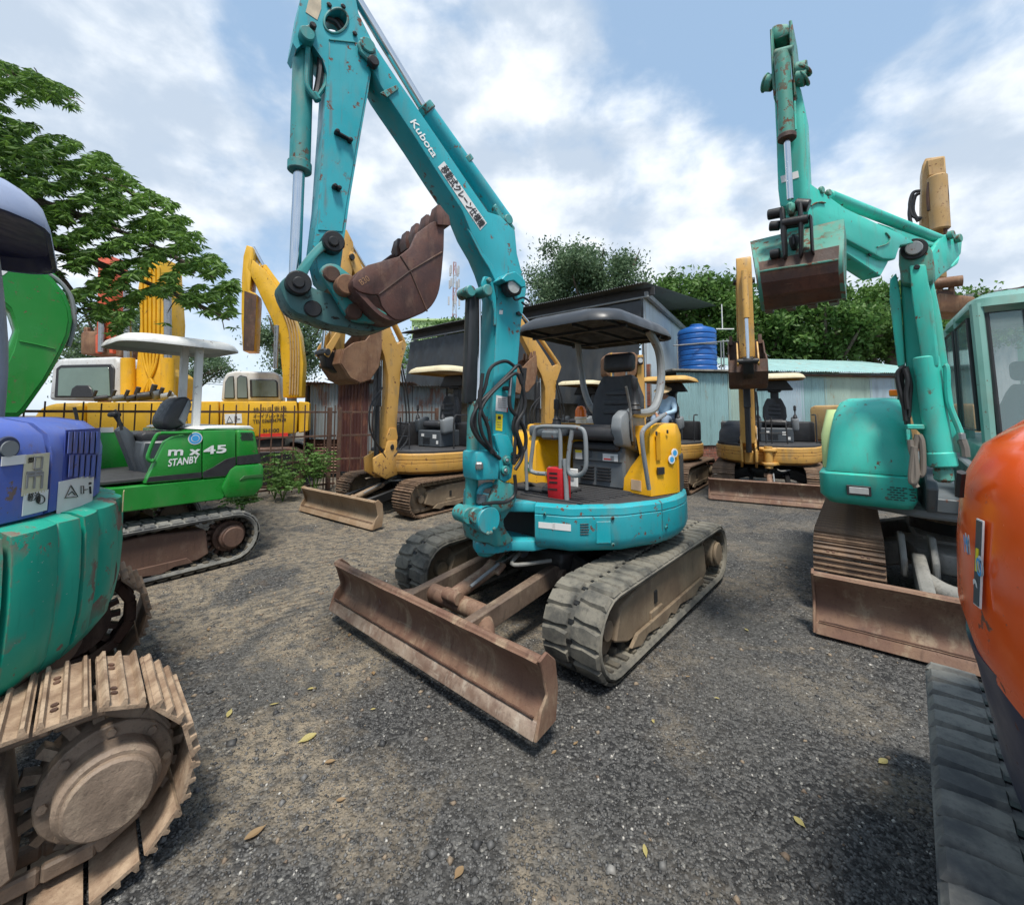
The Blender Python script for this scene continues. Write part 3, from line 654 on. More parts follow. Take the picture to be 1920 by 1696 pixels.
def litter():
    lm = [leafmat('dry_yellow_leaf', (.45, .36, .10), (.50, .44, .20)), leafmat('dry_tan_leaf', (.36, .26, .14), (.30, .19, .10))]
    spots = [(575, 1385, .09), (620, 1428, .05), (515, 1320, .05), (1080, 1393, .035), (1655, 1430, .06), (700, 1262, .04), (430, 1338, .07), (1038, 1411, .035), (585, 1292, .05), (655, 1190, .05), (1225, 1352, .03), (300, 1010, .06), (1345, 1310, .03), (480, 1560, .08), (1210, 1600, .05), (860, 1640, .05), (1500, 1540, .05), (640, 1500, .04), (1400, 1180, .04), (1290, 1270, .03), (700, 1330, .03), (390, 1180, .05)]
    for i, (px, py, s) in enumerate(spots):
        p = onz(px, py, .0); q = MB(); n = 7; v = []; w = s * random.uniform(.16, .3); cu = random.uniform(.1, .3) * s
        for k in range(n):
            t = k / (n - 1); ww = w * math.sin(math.pi * min(1, t * 1.1 + .03)) ** .8
            v += [(s * (t - .5), -ww, .004 + cu * (t - .5) ** 2 + ww * .35), (s * (t - .5), 0, .004 + cu * (t - .5) ** 2), (s * (t - .5), ww, .004 + cu * (t - .5) ** 2 + ww * .3)]
        f = [(k * 3 + j, k * 3 + 3 + j, k * 3 + 4 + j, k * 3 + 1 + j) for k in range(n - 1) for j in (0, 1)]
        q.raw(v, f, lm[i % 2], Matrix.Translation(p + Vector((0, 0, gh(p.x, p.y) + .004))) @ Matrix.Rotation(random.uniform(0, 6), 4, 'Z') @ Matrix.Rotation(random.uniform(-.2, .2), 4, 'X'))
        o = recentre(q.build('dry_leaf')); tag(o, LEAF_WHERE[i], 'leaf', 'dry leaves on the gravel')
litter()
# ---- foliage
def leaf_cloud(P, size, dirs=None, aspect=.5, fold=.25, var=.4):
    """P (n,3) positions -> folded leaf quads"""
    n = len(P); d = rng.normal(size=(n, 3)) if dirs is None else dirs; d /= np.linalg.norm(d, axis=1)[:, None]
    u = rng.normal(size=(n, 3)); u[:, 2] += 0; w = np.cross(d, u); w /= np.linalg.norm(w, axis=1)[:, None]; h = np.cross(w, d)
    s = (size * rng.uniform(1 - var, 1 + var, n))[:, None]
    a = P; b = P + d * s * .45 + w * s * aspect * .5 + h * s * fold * .4; c = P + d * s; e = P + d * s * .45 - w * s * aspect * .5 + h * s * fold * .4; m_ = P + d * s * .5
    V = np.stack([a, b, c, e], 1).reshape(-1, 3); F = np.arange(n * 4).reshape(n, 4)
    F = np.concatenate([F[:, [0, 1, 2]], F[:, [0, 2, 3]]]); return V, F
def clump_points(c, rad, n, nclump=40, spread=.28, hollow=.55):
    """leaf positions gathered in clumps spread through an ellipsoid"""
    cc = rng.normal(size=(nclump, 3)); cc /= np.linalg.norm(cc, axis=1)[:, None]; cc *= (hollow + (1 - hollow) * rng.random((nclump, 1)))
    cc *= rng.uniform(.78, 1.08, (nclump, 1)); k = rng.integers(0, nclump, n); sz = rng.uniform(.6, 1.3, nclump)
    P = cc[k] + rng.normal(size=(n, 3)) * spread * sz[k][:, None] * .55
    return np.array(c) + P * np.array(rad)
LEAF_D = leafmat('dark_green_leaves', (.018, .045, .012), (.05, .10, .025))
LEAF_M = leafmat('mid_green_leaves', (.045, .11, .022), (.12, .22, .05))
LEAF_L = leafmat('light_green_leaves', (.05, .12, .03), (.12, .22, .05))
LEAF_G = leafmat('grey_green_leaves', (.06, .11, .055), (.13, .20, .10))
BARK = rusty('bark', (.10, .075, .055), (.16, .125, .095), (.22, .18, .14), .8, .9)
def tree(name, label, c, rad, n, size, lm, nclump=45, group=None, spread=.28, base=None, hollow=.45):
    bx, by = (base or c)[:2]; t = thing(name, label, 'tree', (bx, by, 0), 0, group)
    q = MB(); top = Vector(c) + Vector((0, 0, rad[2] * .2)); H = top.z
    q.tube([(bx, by, -.1), (bx + .1, by, H * .35), (c[0], c[1], H * .7), top], [.16 * H ** .4, .13 * H ** .4, .09 * H ** .4, .03], BARK, 8, 3)
    for i in range(9):
        a = i * 2.4; e = Vector((c[0] + math.cos(a) * rad[0] * .75, c[1] + math.sin(a) * rad[1] * .75, c[2] + rad[2] * random.uniform(-.3, .7)))
        s0 = Vector((c[0], c[1], H * random.uniform(.35, .75))); q.tube([s0, s0.lerp(e, .5) + Vector((0, 0, .15)), e], [.09, .06, .02], BARK, 5, 3)
    q.build('trunk', t)
    V, F = leaf_cloud(clump_points(c, rad, n, nclump, spread, hollow), size); o = quick_mesh('crown', V, F, [lm], parent=t); o['kind'] = 'stuff'; return t
def at(px, py, Y): p = ony(px, py, Y); return (p.x, p.y, p.z)
c = at(1108, 534, 24); tree('broadleaf_tree', 'tall round grey-green tree rising behind the tarp-hung shed', c, (3.9, 3.2, 2.4), 36000, .17, LEAF_G, 90, spread=.2, hollow=.5)
g = 'dense dark trees behind the light-blue metal wall'
for px, py, Y, r, n, lb in ((1295, 590, 18, (2.3, 2.0, 1.9), 17000, 'dark leafy tree directly behind the blue water tank'), (1420, 612, 18.5, (2.5, 2.2, 1.9), 17000, 'dark leafy tree behind the frontal ochre excavator and the pale roof'),
                            (1540, 612, 18, (2.8, 2.4, 2.0), 18000, 'dark leafy tree under the raised turquoise bucket'), (1665, 605, 18.5, (2.6, 2.4, 1.9), 15000, 'dark leafy tree behind the turquoise lower boom'), (1800, 610, 20, (2.6, 2.4, 1.7), 9000, 'dark leafy tree behind the cab of the turquoise excavator')):
    tree('leafy_tree', lb, at(px, py, Y), r, n, .21, LEAF_M, 70, g, .22)
tree('slender_tree', 'mid green tree behind the yellow boom with the hanging arm', at(548, 650, 24), (2.1, 1.8, 2.2), 9000, .16, LEAF_G, 30)
tree('slender_tree', 'green tree in the gap left of the yellow boom that faces the camera', at(200, 640, 22), (2.6, 2, 2.3), 9000, .16, LEAF_G, 30)
tree('low_tree', 'low hazy green tree under the power lines at far left', at(365, 690, 34), (3.2, 2, 1.3), 6000, .2, LEAF_G, 26)
tree('low_tree', 'low green tree beyond the rusty shed under the ochre canopy', at(900, 660, 26), (6, 2, 2.6), 8000, .2, LEAF_M, 40)
def inpoly(x, y, P):
    r = np.zeros(len(x), bool); j = len(P) - 1
    for i in range(len(P)):
        xi, yi = P[i]; xj, yj = P[j]
        c_ = ((yi > y) != (yj > y)) & (x < (xj - xi) * (y - yi) / (yj - yi + 1e-9) + xi); r ^= c_; j = i
    return r
def front_tree():
    t = thing('overhanging_tree', 'big tree with drooping hand-shaped leaf clusters overhanging the yard at upper left', 'tree', (-6.8, 5.2, 0), 0)
    poly = [(-160, 150), (0, 215), (90, 238), (200, 288), (262, 345), (330, 380), (362, 420), (398, 468), (445, 520), (435, 560), (442, 618), (380, 585), (330, 560), (310, 606), (262, 575), (215, 625), (165, 600), (130, 655), (60, 540), (-160, 560)]
    poly2 = [(-160, 90), (10, 115), (70, 135), (140, 170), (142, 205), (75, 180), (25, 205), (-160, 190)]
    X = rng.uniform(-160, 460, 45000); Yp = rng.uniform(90, 680, 45000)
    k = inpoly(X, Yp, poly) | inpoly(X, Yp, poly2); X, Yp = X[k], Yp[k]
    nv = np.array([noise.noise((a / 42, b / 22 + a / 60, 0)) + .35 * noise.noise((a / 14, b / 9, 4)) for a, b in zip(X, Yp)]); edge = (Yp > 470)
    k = (nv > np.where(edge, .09, -.05)); X, Yp = X[k][:7600], Yp[k][:7600]; nv = nv[k][:7600]
    D = np.clip(rng.normal(5.3, .55, len(X)), 4.3, 6.8)
    C = np.array([tuple(ony(a, b, d)) for a, b, d in zip(X, Yp, D)])
    V = []; F = []; o = 0
    for cpos in C:
        n = 6; a0 = rng.uniform(0, 6.28); a = a0 + np.arange(n) * 1.05 + rng.normal(0, .15, n)
        d = np.stack([np.cos(a), np.sin(a), -rng.uniform(.15, 1.0, n)], 1); v, f = leaf_cloud(np.repeat(cpos[None], n, 0), .092, d, .27, .3, .4); V.append(v); F.append(f + o); o += len(v)
    ob = quick_mesh('crown', np.concatenate(V), np.concatenate(F), [leafmat('hand_leaf_green', (.03, .085, .013), (.13, .24, .04))], parent=t); ob['kind'] = 'stuff'
    q = MB(); q.tube([(-6.8, 5.2, -.1), (-6.7, 5.2, 2.5), (-6.7, 5.3, 3.6), (-6.8, 5.3, 4.6)], [.28, .24, .18, .12], BARK, 12, 4); q.build('trunk', t)
    for pts in ([(-60, 330, 5.3), (80, 380, 5.3), (240, 440, 5.2), (400, 520, 5.1)], [(-60, 400, 5.6), (120, 470, 5.5), (300, 540, 5.3), (430, 600, 5.2)], [(-80, 260, 5.4), (60, 290, 5.5), (190, 330, 5.3), (290, 390, 5.2)], [(-60, 430, 5.2), (60, 480, 5.2), (150, 560, 5.3), (200, 600, 5.2)], [(-60, 150, 5.3), (40, 140, 5.3), (130, 190, 5.2)]):
        q = MB(); q.tube([(-6.8, 5.3, 4.2)] + [at(*p) for p in pts], [.09, .05, .03, .008], BARK, 6, 5)
        for k in range(14):
            i = random.randrange(1, len(pts)); a = Vector(at(*pts[i - 1])).lerp(Vector(at(*pts[i])), random.random()); e = a + Vector((random.uniform(-.1, .25), random.uniform(-.3, .3), random.uniform(-.3, .05))); q.tube([a, a.lerp(e, .5) + Vector((0, 0, .05)), e], [.009, .006, .003], BARK, 4, 3)
        q.build('branch', t)
front_tree()
def weed(px, py, h, n, lb, lm=LEAF_L):
    b = onz(px, py); t = thing('weed_shrub', lb, 'shrub', (b.x, b.y, 0), 0, 'weeds growing along the rusty fence')
    q = MB(); V = []; F = []; o = 0
    for i in range(n):
        a = random.uniform(0, 6.28); l = random.uniform(.5, 1) * h; out = random.uniform(.1, .5) * h
        e = Vector((b.x + math.cos(a) * out, b.y + math.sin(a) * out, l)); mid = b.lerp(e, .5) + Vector((0, 0, .12)); q.tube([b, mid, e], .006, LEAF_M, 4, 4)
        for k in range(7):
            s0 = mid.lerp(e, k / 6) if k > 1 else mid; d0 = Vector((random.uniform(-1, 1), random.uniform(-1, 1), random.uniform(-.2, .3))).normalized() * .2
            P = []; D = []
            side = d0.cross(Vector((0, 0, 1))).normalized()
            for j in range(5):
                for s_ in (-1, 1): P.append(tuple(s0 + d0 * (j + 1) / 5)); D.append(tuple(side * s_ + d0 * 1.5 + Vector((0, 0, -.2))))
            v, f = leaf_cloud(np.array(P), .065, np.array(D), .5, .2); V.append(v); F.append(f + o); o += len(v)
    q.build('stem', t); ob = quick_mesh('foliage', np.concatenate(V), np.concatenate(F), [lm], parent=t); ob['kind'] = 'stuff'
weed(560, 925, 1.1, 10, 'bright green weed with feathery leaves at the foot of the rusty fence'); weed(590, 930, .9, 9, 'green weed between the fence and the scraper blade of the ochre excavator')
weed(515, 935, 1.0, 9, 'leafy weed just right of the green excavator tail', LEAF_M); weed(455, 965, .35, 8, 'low weed under the green excavator tail', LEAF_M); weed(530, 940, .5, 8, 'low dark weed at the fence corner post', LEAF_M)
weed(300, 1000, .3, 5, 'low weed showing under the green excavator skirt', LEAF_M)

# ---- corrugated sheet
def corr_sheet(O, U, W, z0, z1, m, parent, nrm=None, amp=.016, pitch=.076, name='corrugated_sheet', top=None, V=(0, 0, 1)):
    """sheet with real waves: O origin, U width direction, z0..z1 along V"""
    O = Vector(O); U = Vector(U).normalized(); V = Vector(V).normalized(); N_ = U.cross(V).normalized(); k = max(8, int(W / pitch * 4)); vs = []
    for i in range(k + 1):
        d = W * i / k; w = amp * math.sin(2 * math.pi * d / pitch)
        for z in (z0, (z0 + z1) / 2, z1): vs.append(O + U * d + V * z + N_ * (w + .01 * noise.noise((d * 2, z, O.x))))
    fs = [(i * 3 + j, i * 3 + 3 + j, i * 3 + 4 + j, i * 3 + 1 + j) for i in range(k) for j in (0, 1)]
    q = MB(); q.raw(vs, fs, m); o = q.build(name, parent, 60); return o
def bricks(P, a0, a1, z0, z1, parent, m, mm, n=0.0, L_=.22, H_=.075):
    q = MB(); r = 0; z = z0
    M = P.mat()
    while z < z1 - .02:
        a = a0 - (L_ / 2 if r % 2 else 0)
        while a < a1:
            x0 = max(a, a0) + .006; x1 = min(a + L_, a1) - .006
            if x1 - x0 > .03: q.box(((x0 + x1) / 2, n + random.uniform(-.004, .004), z + H_ / 2), (x1 - x0, .1, H_ - .014), m[random.randrange(len(m))], b=0, M=M)
            a += L_
        z += H_; r += 1
    o = q.build('brick', parent, shade=False); o['kind'] = 'stuff'
    q = MB(); q.box(((a0 + a1) / 2, n, (z0 + z1) / 2), (a1 - a0, .085, z1 - z0), mm, b=0, M=M); q.build('mortar', parent)
BR = [rusty('brick_%s' % w, a, b_, (.3, .2, .15), 1.5, .9, dusty=.3) for w, a, b_ in (('red', (.26, .085, .05), (.32, .12, .075)), ('brown', (.19, .07, .045), (.24, .10, .07)))]
MORT = rusty('mortar', (.2, .18, .15), (.28, .25, .21), (.2, .17, .13), 2, .95)
CONC = rusty('stained_concrete', (.16, .15, .125), (.30, .28, .24), (.10, .085, .065), .7, .9, dusty=.9)
PALEB = [corr('pale_blue_sheet', (.30, .47, .48), (.20, .12, .06), .25, .5, 1), corr('pale_green_sheet', (.38, .50, .44), (.22, .14, .07), .28, .5, 4), corr('pale_grey_sheet', (.40, .50, .56), (.24, .15, .08), .22, .45, 7)]
ROOFB = corr('pale_roof_sheet', (.33, .52, .50), (.30, .20, .12), .25, .4, 9); SIDEW = corr('white_blue_sheet', (.42, .50, .55), (.25, .2, .15), .12, .3, 11)
GALV = corr('weathered_zinc_sheet', (.24, .27, .28), (.14, .06, .035), .45, .6, 13); BRN = corr('rusted_brown_sheet', (.080, .030, .026), (.12, .05, .03), .6, .6, 15); BRN2 = corr('old_rust_sheet', (.16, .09, .06), (.1, .045, .03), .8, .6, 17)
# ---- light-blue metal wall on a brick base
def blue_wall():
    A = ony(1268, 700, 12.0); B = ony(1715, 700, 13.3); A.z = B.z = 0; D = B - A; W = D.length; az = math.degrees(math.atan2(D.y, D.x)); P = Plane(A, az); t = thing('metal_wall', 'light-blue corrugated metal wall on a brick base behind the excavators', 'wall', A, az)
    a = 0; i = 0
    while a < W:
        w = min(.83, W - a); zb = .70 if a < 3.0 else 1.38 + .05 * math.sin(i)
        corr_sheet(P.w(a, .01 * (i % 2), 0), P.u, w + .03, zb, 2.75 + (0 if a < 2 else .08), PALEB[(0, 0, 1, 0, 2, 0, 1, 1, 2, 1)[i % 10]], t); a += .80; i += 1
    bricks(P, 0, W, 0, .7, t, BR, MORT, .10); bricks(P, 2.9, W, .70, 1.45, t, BR, MORT, .10)
    q = MB(); q.prism([(1.0, .0), (1.6, .0), (1.6, 2.72), (1.0, 2.72)], .3, .4, RUSTD, bev=0, M=P.mat()); q.build('wall_post', t)
    r = thing('lean_to_roof', 'pale green corrugated roof sloping over the light-blue wall', 'roof', P.w(2.4, 0, 2.8), az)
    a = 2.2; i = 0
    E = P.w(0, -.25, 2.82)
    V = (P.w(0, 3.0, 3.62) - E).normalized()
    while a < W + 1.2: corr_sheet(P.w(a, -.25, 2.82 + .005 * (i % 2)), P.u, .84, 0, 3.3, ROOFB, r, V=V, name='roof_sheet'); a += .81; i += 1
    q = MB(); q.box(((W + 3.2) / 2, -.05, 2.73), (W - 1.8, .1, .06), RUSTD, M=P.mat()); q.build('eave_beam', r)
    q = MB(); q.prism([(-.2, 2.79), (2.5, 2.79), (2.5, 2.84), (-.2, 2.84)], -.15, 2.5, CONC, bev=.005, M=P.mat()); d = recentre(q.build('roof_deck')); tag(d, 'thin flat deck on the left end of the blue wall carrying the water tank', 'roof'); return P
BW = blue_wall()
def tank():
    c = ony(1308, 690, 12.95); x, y = c.x, c.y; z0 = 2.85; r = .55; m = paint('blue_tank_plastic', (.012, .12, .42), .0, .1, .35, seed=30, fade=.04)
    t = thing('water_tank', 'ribbed blue plastic water tank standing on the wall roof', 'tank', (x, y, z0)); q = MB(); prof = [(0, 0), (r - .03, 0), (r, .03)]
    for k in range(7): zz = .16 + .16 * k; prof += [(r, zz - .03), (r - .022, zz), (r, zz + .03)]
    prof += [(r, 1.22), (r - .04, 1.29), (r * .55, 1.37), (r * .36, 1.39), (r * .36, 1.44), (r * .3, 1.46), (0, 1.46)]
    q.lathe(prof, m, 40, Matrix.Translation((x, y, z0))); q.build('tank_body', t)
    q = MB()
    for k in range(40): a = k * math.pi / 20
    q.tube([(x + math.cos(a) * (r + .01), y + math.sin(a) * (r + .01), z0 + .83 + .05 * math.sin(a + .4)) for a in np.linspace(0, 2 * math.pi, 25)[:-1]], .014, GREYP, 6, closed=True); q.build('strap', t)
    f = thing('pipe_frame', 'thin grey pipe frame and rails beside the blue water tank', 'frame', (x + .6, y, z0)); q = MB()
    for sx in (-.72, .66): q.cyl((x + sx, y - .3, z0 - .05), (x + sx, y - .3, z0 + .95), .02, GREYP, n=8)
    q.cyl((x + .78, y + .1, z0 - .05), (x + .78, y + .1, z0 + .95), .02, GREYP, n=8); q.build('upright', f)
    q = MB(); q.cyl((x - .95, y - .6, z0 + .72), (x + .7, y - .6, z0 + .86), .018, GREYP, n=8); q.cyl((x + .62, y - .6, z0 + .9), (x + .95, y - .1, z0 + .7), .018, GREYP, n=8); q.build('rail', f)
    q = MB(); q.tube([(x + .6, y, z0 + 1.33), (x + 1.15, y, z0 + 1.33)], .018, WHITE, 8); q.tube([(x + .8, y, z0 + 1.33), (x + .8, y, z0 + 2.1)], .016, WHITE, 8); o = recentre(q.build('water_pipe')); tag(o, 'white pipe with an upright vent beside the top of the blue tank', 'pipe')
tank()
# ---- big open shed with a black tarp
def shed():
    C = (3.55, 11.35); P = Plane(C, 139.5); Q = Plane(C, 58); t = thing('open_shed', 'tall shed with a black tarp hung under its roof edge behind the ochre excavators', 'shed', (C[0], C[1], 0), 139.5)
    tarp = plain('black_tarp', (.022, .024, .025), .5, 0, .45, 2.5, .2); RD = corr('dark_roof_sheet', (.10, .105, .105), (.08, .05, .03), .2, .5, 19)
    q = MB(); nx, nz = 120, 26; vs = []
    for i in range(nx + 1):
        for j in range(nz + 1):
            a = 10.2 * i / nx; z = 4.62 - 2.6 * j / nz - .15 * math.sin(a * .9) * j / nz
            w = .10 * noise.noise((a * 2.2, z * .5, 0)) + .05 * noise.noise((a * 6, z * 1.1, 3)) + .02 * noise.noise((a * 14, z * 3, 5)); vs.append(P.w(a, .12 + w * (.3 + j / nz) + .35 * j / nz, z))
    fs = [(i * (nz + 1) + j, (i + 1) * (nz + 1) + j, (i + 1) * (nz + 1) + j + 1, i * (nz + 1) + j + 1) for i in range(nx) for j in range(nz)]
    q.raw(vs, fs, tarp); q.build('tarp', t, 180)
    q = MB(); q.box((5.0, -.05, 4.86), (10.6, .06, .22), plain('black_fascia', (.03, .03, .032), .6), b=.01, M=P.mat()); q.box((5.0, .1, 4.70), (10.4, .05, .05), GREYP, b=.01, M=P.mat()); q.build('roof_beam', t)
    for i in range(13):      # roof sheets run back from the front edge, nearly flat
        corr_sheet(P.w(-.25 + .83 * i, .45, 5.0), P.u, .86, 0, 6.6, RD, t, V=(-P.n + Vector((0, 0, .10))), name='roof_sheet', amp=.02)
    for i in range(7): corr_sheet(Q.w(.85 * i, 0, 0), Q.u, .88, 0, 4.75, SIDEW, t)
    q = MB(); q.box((3, -.1, 4.78), (6.2, .1, .14), GREYP, M=Q.mat()); q.build('eave_gutter', t)
    for a in (.05, 4.2, 8.2, 10.2): q = MB(); q.box((a, -.1, 2.4), (.1, .1, 4.8), GREYP, M=P.mat()); q.build('post', t)
    w = thing('concrete_wall', 'stained grey concrete wall under the black tarp', 'wall', P.w(2.0, -.5, 0), 139.5); q = MB(); a = 1.2
    while a < 10: q.box((a + .6, -.5, 1.15), (1.19, .1, 2.3 + .02 * math.sin(a * 5)), CONC, b=.006, M=P.mat()); a += 1.2
    q.build('wall_panel', w)
    b = thing('brick_pier', 'red brick pier at the shed corner behind the seated person', 'pier', P.w(.2, 0, 0), 139.5); bricks(P, -.1, .9, 0, 2.9, b, BR, MORT, -.15)
    v = thing('rooftop_plants', 'green plants growing over the roof edge of the tarp-hung shed', 'plants', P.w(8.5, -.6, 5.0), 139.5); pts = []
    for a in np.linspace(6.5, 9.9, 9): pts.append(clump_points(tuple(P.w(a, -.8, 5.2)), (.45, .45, .35), 260, 8))
    V, F = leaf_cloud(np.concatenate(pts), .13); o = quick_mesh('foliage', V, F, [LEAF_L], parent=v); o['kind'] = 'stuff'
shed()
# ---- rusty shack behind the fence
def shack():
    P = Plane(ony(572, 800, 10.7), 4); t = thing('rusty_shack', 'low shack of mismatched rusty and grey corrugated sheets behind the fence', 'shed', P.w(0, 0, 0), 4)
    def a_of(px): return P.sz(px, 780)[0]
    for px0, px1, z0, z1, m in ((580, 606, .95, 2.32, GALV), (604, 636, .95, 2.36, GALV), (633, 664, .15, 2.42, BRN), (663, 693, .15, 2.44, BRN), (690, 730, .3, 2.35, GALV), (730, 770, .3, 2.3, GALV), (768, 802, .6, 2.28, GALV), (800, 836, .6, 2.24, GALV)):
        a0, a1 = a_of(px0), a_of(px1); corr_sheet(P.w(a0, .02 * random.random(), 0), P.u, a1 - a0, z0, z1, m, t)
    for k in range(2): a0, a1 = a_of(575), a_of(636); corr_sheet(P.w(a0, .08, .1 + .42 * k), (0, 0, 1), .42, 0, a1 - a0, BRN2, t, V=P.u)
    for i in range(6): corr_sheet(P.w(-.2 + .72 * i, -.25, 2.36 + .09 * math.sin(i)), P.u, .76, 0, 2.6, BRN2 if i < 4 else GALV, t, V=(-P.n * -1 + Vector((0, 0, -.03))), name='roof_sheet')
    for a in (0, a_of(660), a_of(770), a_of(836)): q = MB(); q.box((a, .06, 1.15), (.07, .07, 2.3), BLACKG, M=P.mat()); q.build('post', t)
    S2 = Plane(P.w(0, 0, 0), 94)
    for i in range(3): corr_sheet(S2.w(.85 * i, 0, 0), S2.u, .86, .1, 2.3, BRN2, t)
shack()
def fence(A, B, step, name, lb, h=1.72, posts=()):
    A = Vector((*A, 0)); B = Vector((*B, 0)); D = B - A; L_ = D.length; az = math.degrees(math.atan2(D.y, D.x)); P = Plane(A, az); t = thing(name, lb, 'fence', A, az); n = int(L_ / step)
    base = None
    q = MB(P.mat()); q.box((0, 0, h / 2 + .04), (.02, .02, h), RUSTD, b=0); q0 = q.build('picket', t)
    for i in range(1, n + 1):
        o = q0.copy(); COL.objects.link(o); o.location = Vector((i * step, 0, random.uniform(-.02, .02)))
    for z in (.12, .62, 1.12, h - .1): q = MB(P.mat()); q.box((L_ / 2, .015, z), (L_, .035, .04), RUSTD, b=.003); q.build('rail', t)
    for a in posts: q = MB(P.mat()); q.box((a, .02, h / 2), (.08, .08, h), RUSTD, b=.004); q.build('post', t)
fence((-7.6, 5.6), (-3.75, 9.15), .2, 'iron_fence', 'dark rusty iron picket fence between the green and the yellow machines', posts=(2.6, 5.1))
fence((-3.70, 9.2), (-1.75, 10.0), .22, 'iron_fence', 'short rusty iron fence in front of the corrugated shack', posts=(0.0, 2.1))
# ---- far things
def tower():
    c = ony(851, 600, 95); t = thing('telecom_tower', 'slim red and white lattice telecom mast on the skyline', 'tower', (c.x, c.y, 0)); W_, R_ = plain('mast_white', (.45, .46, .47)), plain('mast_red', (.38, .20, .18)); H = 36; q = MB()
    for s_ in range(12):
        z0, z1 = H * s_ / 12, H * (s_ + 1) / 12; m = (W_, R_)[s_ % 2]; w0 = .9 - .045 * s_; w1 = .9 - .045 * (s_ + 1)
        cs = [(1, 0), (-.5, .87), (-.5, -.87)]
        for i in range(3):
            a, b = cs[i], cs[(i + 1) % 3]; q.cyl((c.x + a[0] * w0, c.y + a[1] * w0, z0), (c.x + a[0] * w1, c.y + a[1] * w1, z1), .09, m, n=5, bev=0)
            q.cyl((c.x + a[0] * w0, c.y + a[1] * w0, z0), (c.x + b[0] * w1, c.y + b[1] * w1, z1), .055, m, n=4, bev=0); q.cyl((c.x + a[0] * w1, c.y + a[1] * w1, z1), (c.x + b[0] * w1, c.y + b[1] * w1, z1), .055, m, n=4, bev=0)
    q.build('mast', t)
    for z in (27, 31, 34):
        for k in range(4): a = k * 1.57 + z; q = MB(); q.box((c.x + math.cos(a) * 1.2, c.y + math.sin(a) * 1.2, z), (.35, .35, 1.9), W_, rot=(0, 0, a)); q.build('antenna', t)
tower()
def house(name, lb, px0, px1, pyt, Y, dep, col, rows, cols, roofh=0, roofc=None, dark=(.03, .04, .05), zmin=3):
    A = ony(px0, pyt, Y); B = ony(px1, pyt, Y); H = A.z; W = B.x - A.x; t = thing(name, lb, 'building', (A.x, Y, 0)); wm = plain('wall_%s' % name, col, .8, 0, .08, 1); q = MB(); q.box((A.x + W / 2, Y + dep / 2, H / 2), (W, dep, H), wm, b=.03); q.build('wall', t)
    g_ = glassmat('window_glass', (.1, .14, .16), .9); sp = W / cols
    for r in range(rows):
        for k in range(cols):
            x = A.x + sp * (k + .5); z = H - 1.6 - 3.0 * r
            if z < zmin: continue
            q = MB(); q.box((x, Y - .03, z), (sp * .55, .08, 1.5), WPAINT, b=0); w = q.build('window', t); q = MB(); q.box((x, Y - .08, z), (sp * .48, .03, 1.35), g_, b=0); q.build('pane', w)
    if roofh: q = MB(); q.prism([(-.4, H), (dep + .4, H), (dep / 2, H + roofh)], A.x - .4, B.x + .4, roofc, plane='yz', bev=.02, M=Matrix.Translation((0, Y, 0))); q.build('roof', t)
    q = MB(); q.box((A.x + W / 2, Y - .1, H - .12), (W + .3, .3, .22), wm, b=.02); q.build('cornice', t)
house('office_block', 'pale lime office block just above the shed roof line', 772, 872, 598, 48, 8, (.42, .58, .26), 2, 6)
house('townhouse', 'white townhouse seen between the shack roof and the raised bucket', 668, 735, 668, 30, 6, (.62, .64, .64), 2, 3, 1.2, ROOFB, zmin=2)
house('townhouse', 'light grey townhouse behind the ochre boom', 735, 790, 640, 36, 6, (.55, .6, .62), 2, 2, zmin=2)
def green_bldg():
    A = ony(1812, 540, 19); P = Plane(A, -4); t = thing('clad_building', 'white and green clad metal building at the far right skyline', 'building', (A.x, A.y, 0), -4)
    gm = corr('mint_cladding', (.16, .40, .27), (.2, .15, .1), .1, .2, 31); wm = corr('white_cladding', (.55, .58, .58), (.3, .25, .2), .1, .2, 33)
    for i in range(9): corr_sheet(P.w(.0 + .95 * i, 0, 0), P.u, .96, 0, 6.75 + .12 * i, wm if i < 2 else gm, t, amp=.01, pitch=.19, name='wall_sheet')
    q = MB(); q.prism([(-.2, 6.8), (9, 7.95), (9, 8.1), (-.2, 6.95)], -.15, 4, GREYP, bev=.01, M=P.mat()); q.build('roof', t)
green_bldg()
def wires():
    p0 = at(-150, 668, 20); 
    for i, dy in enumerate((0, 8, 16, 24, 31)):
        a = Vector(at(100, 655 + dy, 26)); b = Vector(at(560, 712 + dy * .35, 44)); q = MB(); q.tube([a, a.lerp(b, .3) + Vector((0, 0, -.4)), a.lerp(b, .7) + Vector((0, 0, -.4)), b], .03, BLK, 4, 5); o = recentre(q.build('power_line')); tag(o, ('highest', 'second highest', 'middle', 'second lowest', 'lowest')[i] + ' of the thin black power lines behind the yellow excavators', 'wire', 'power lines at far left')
wires()
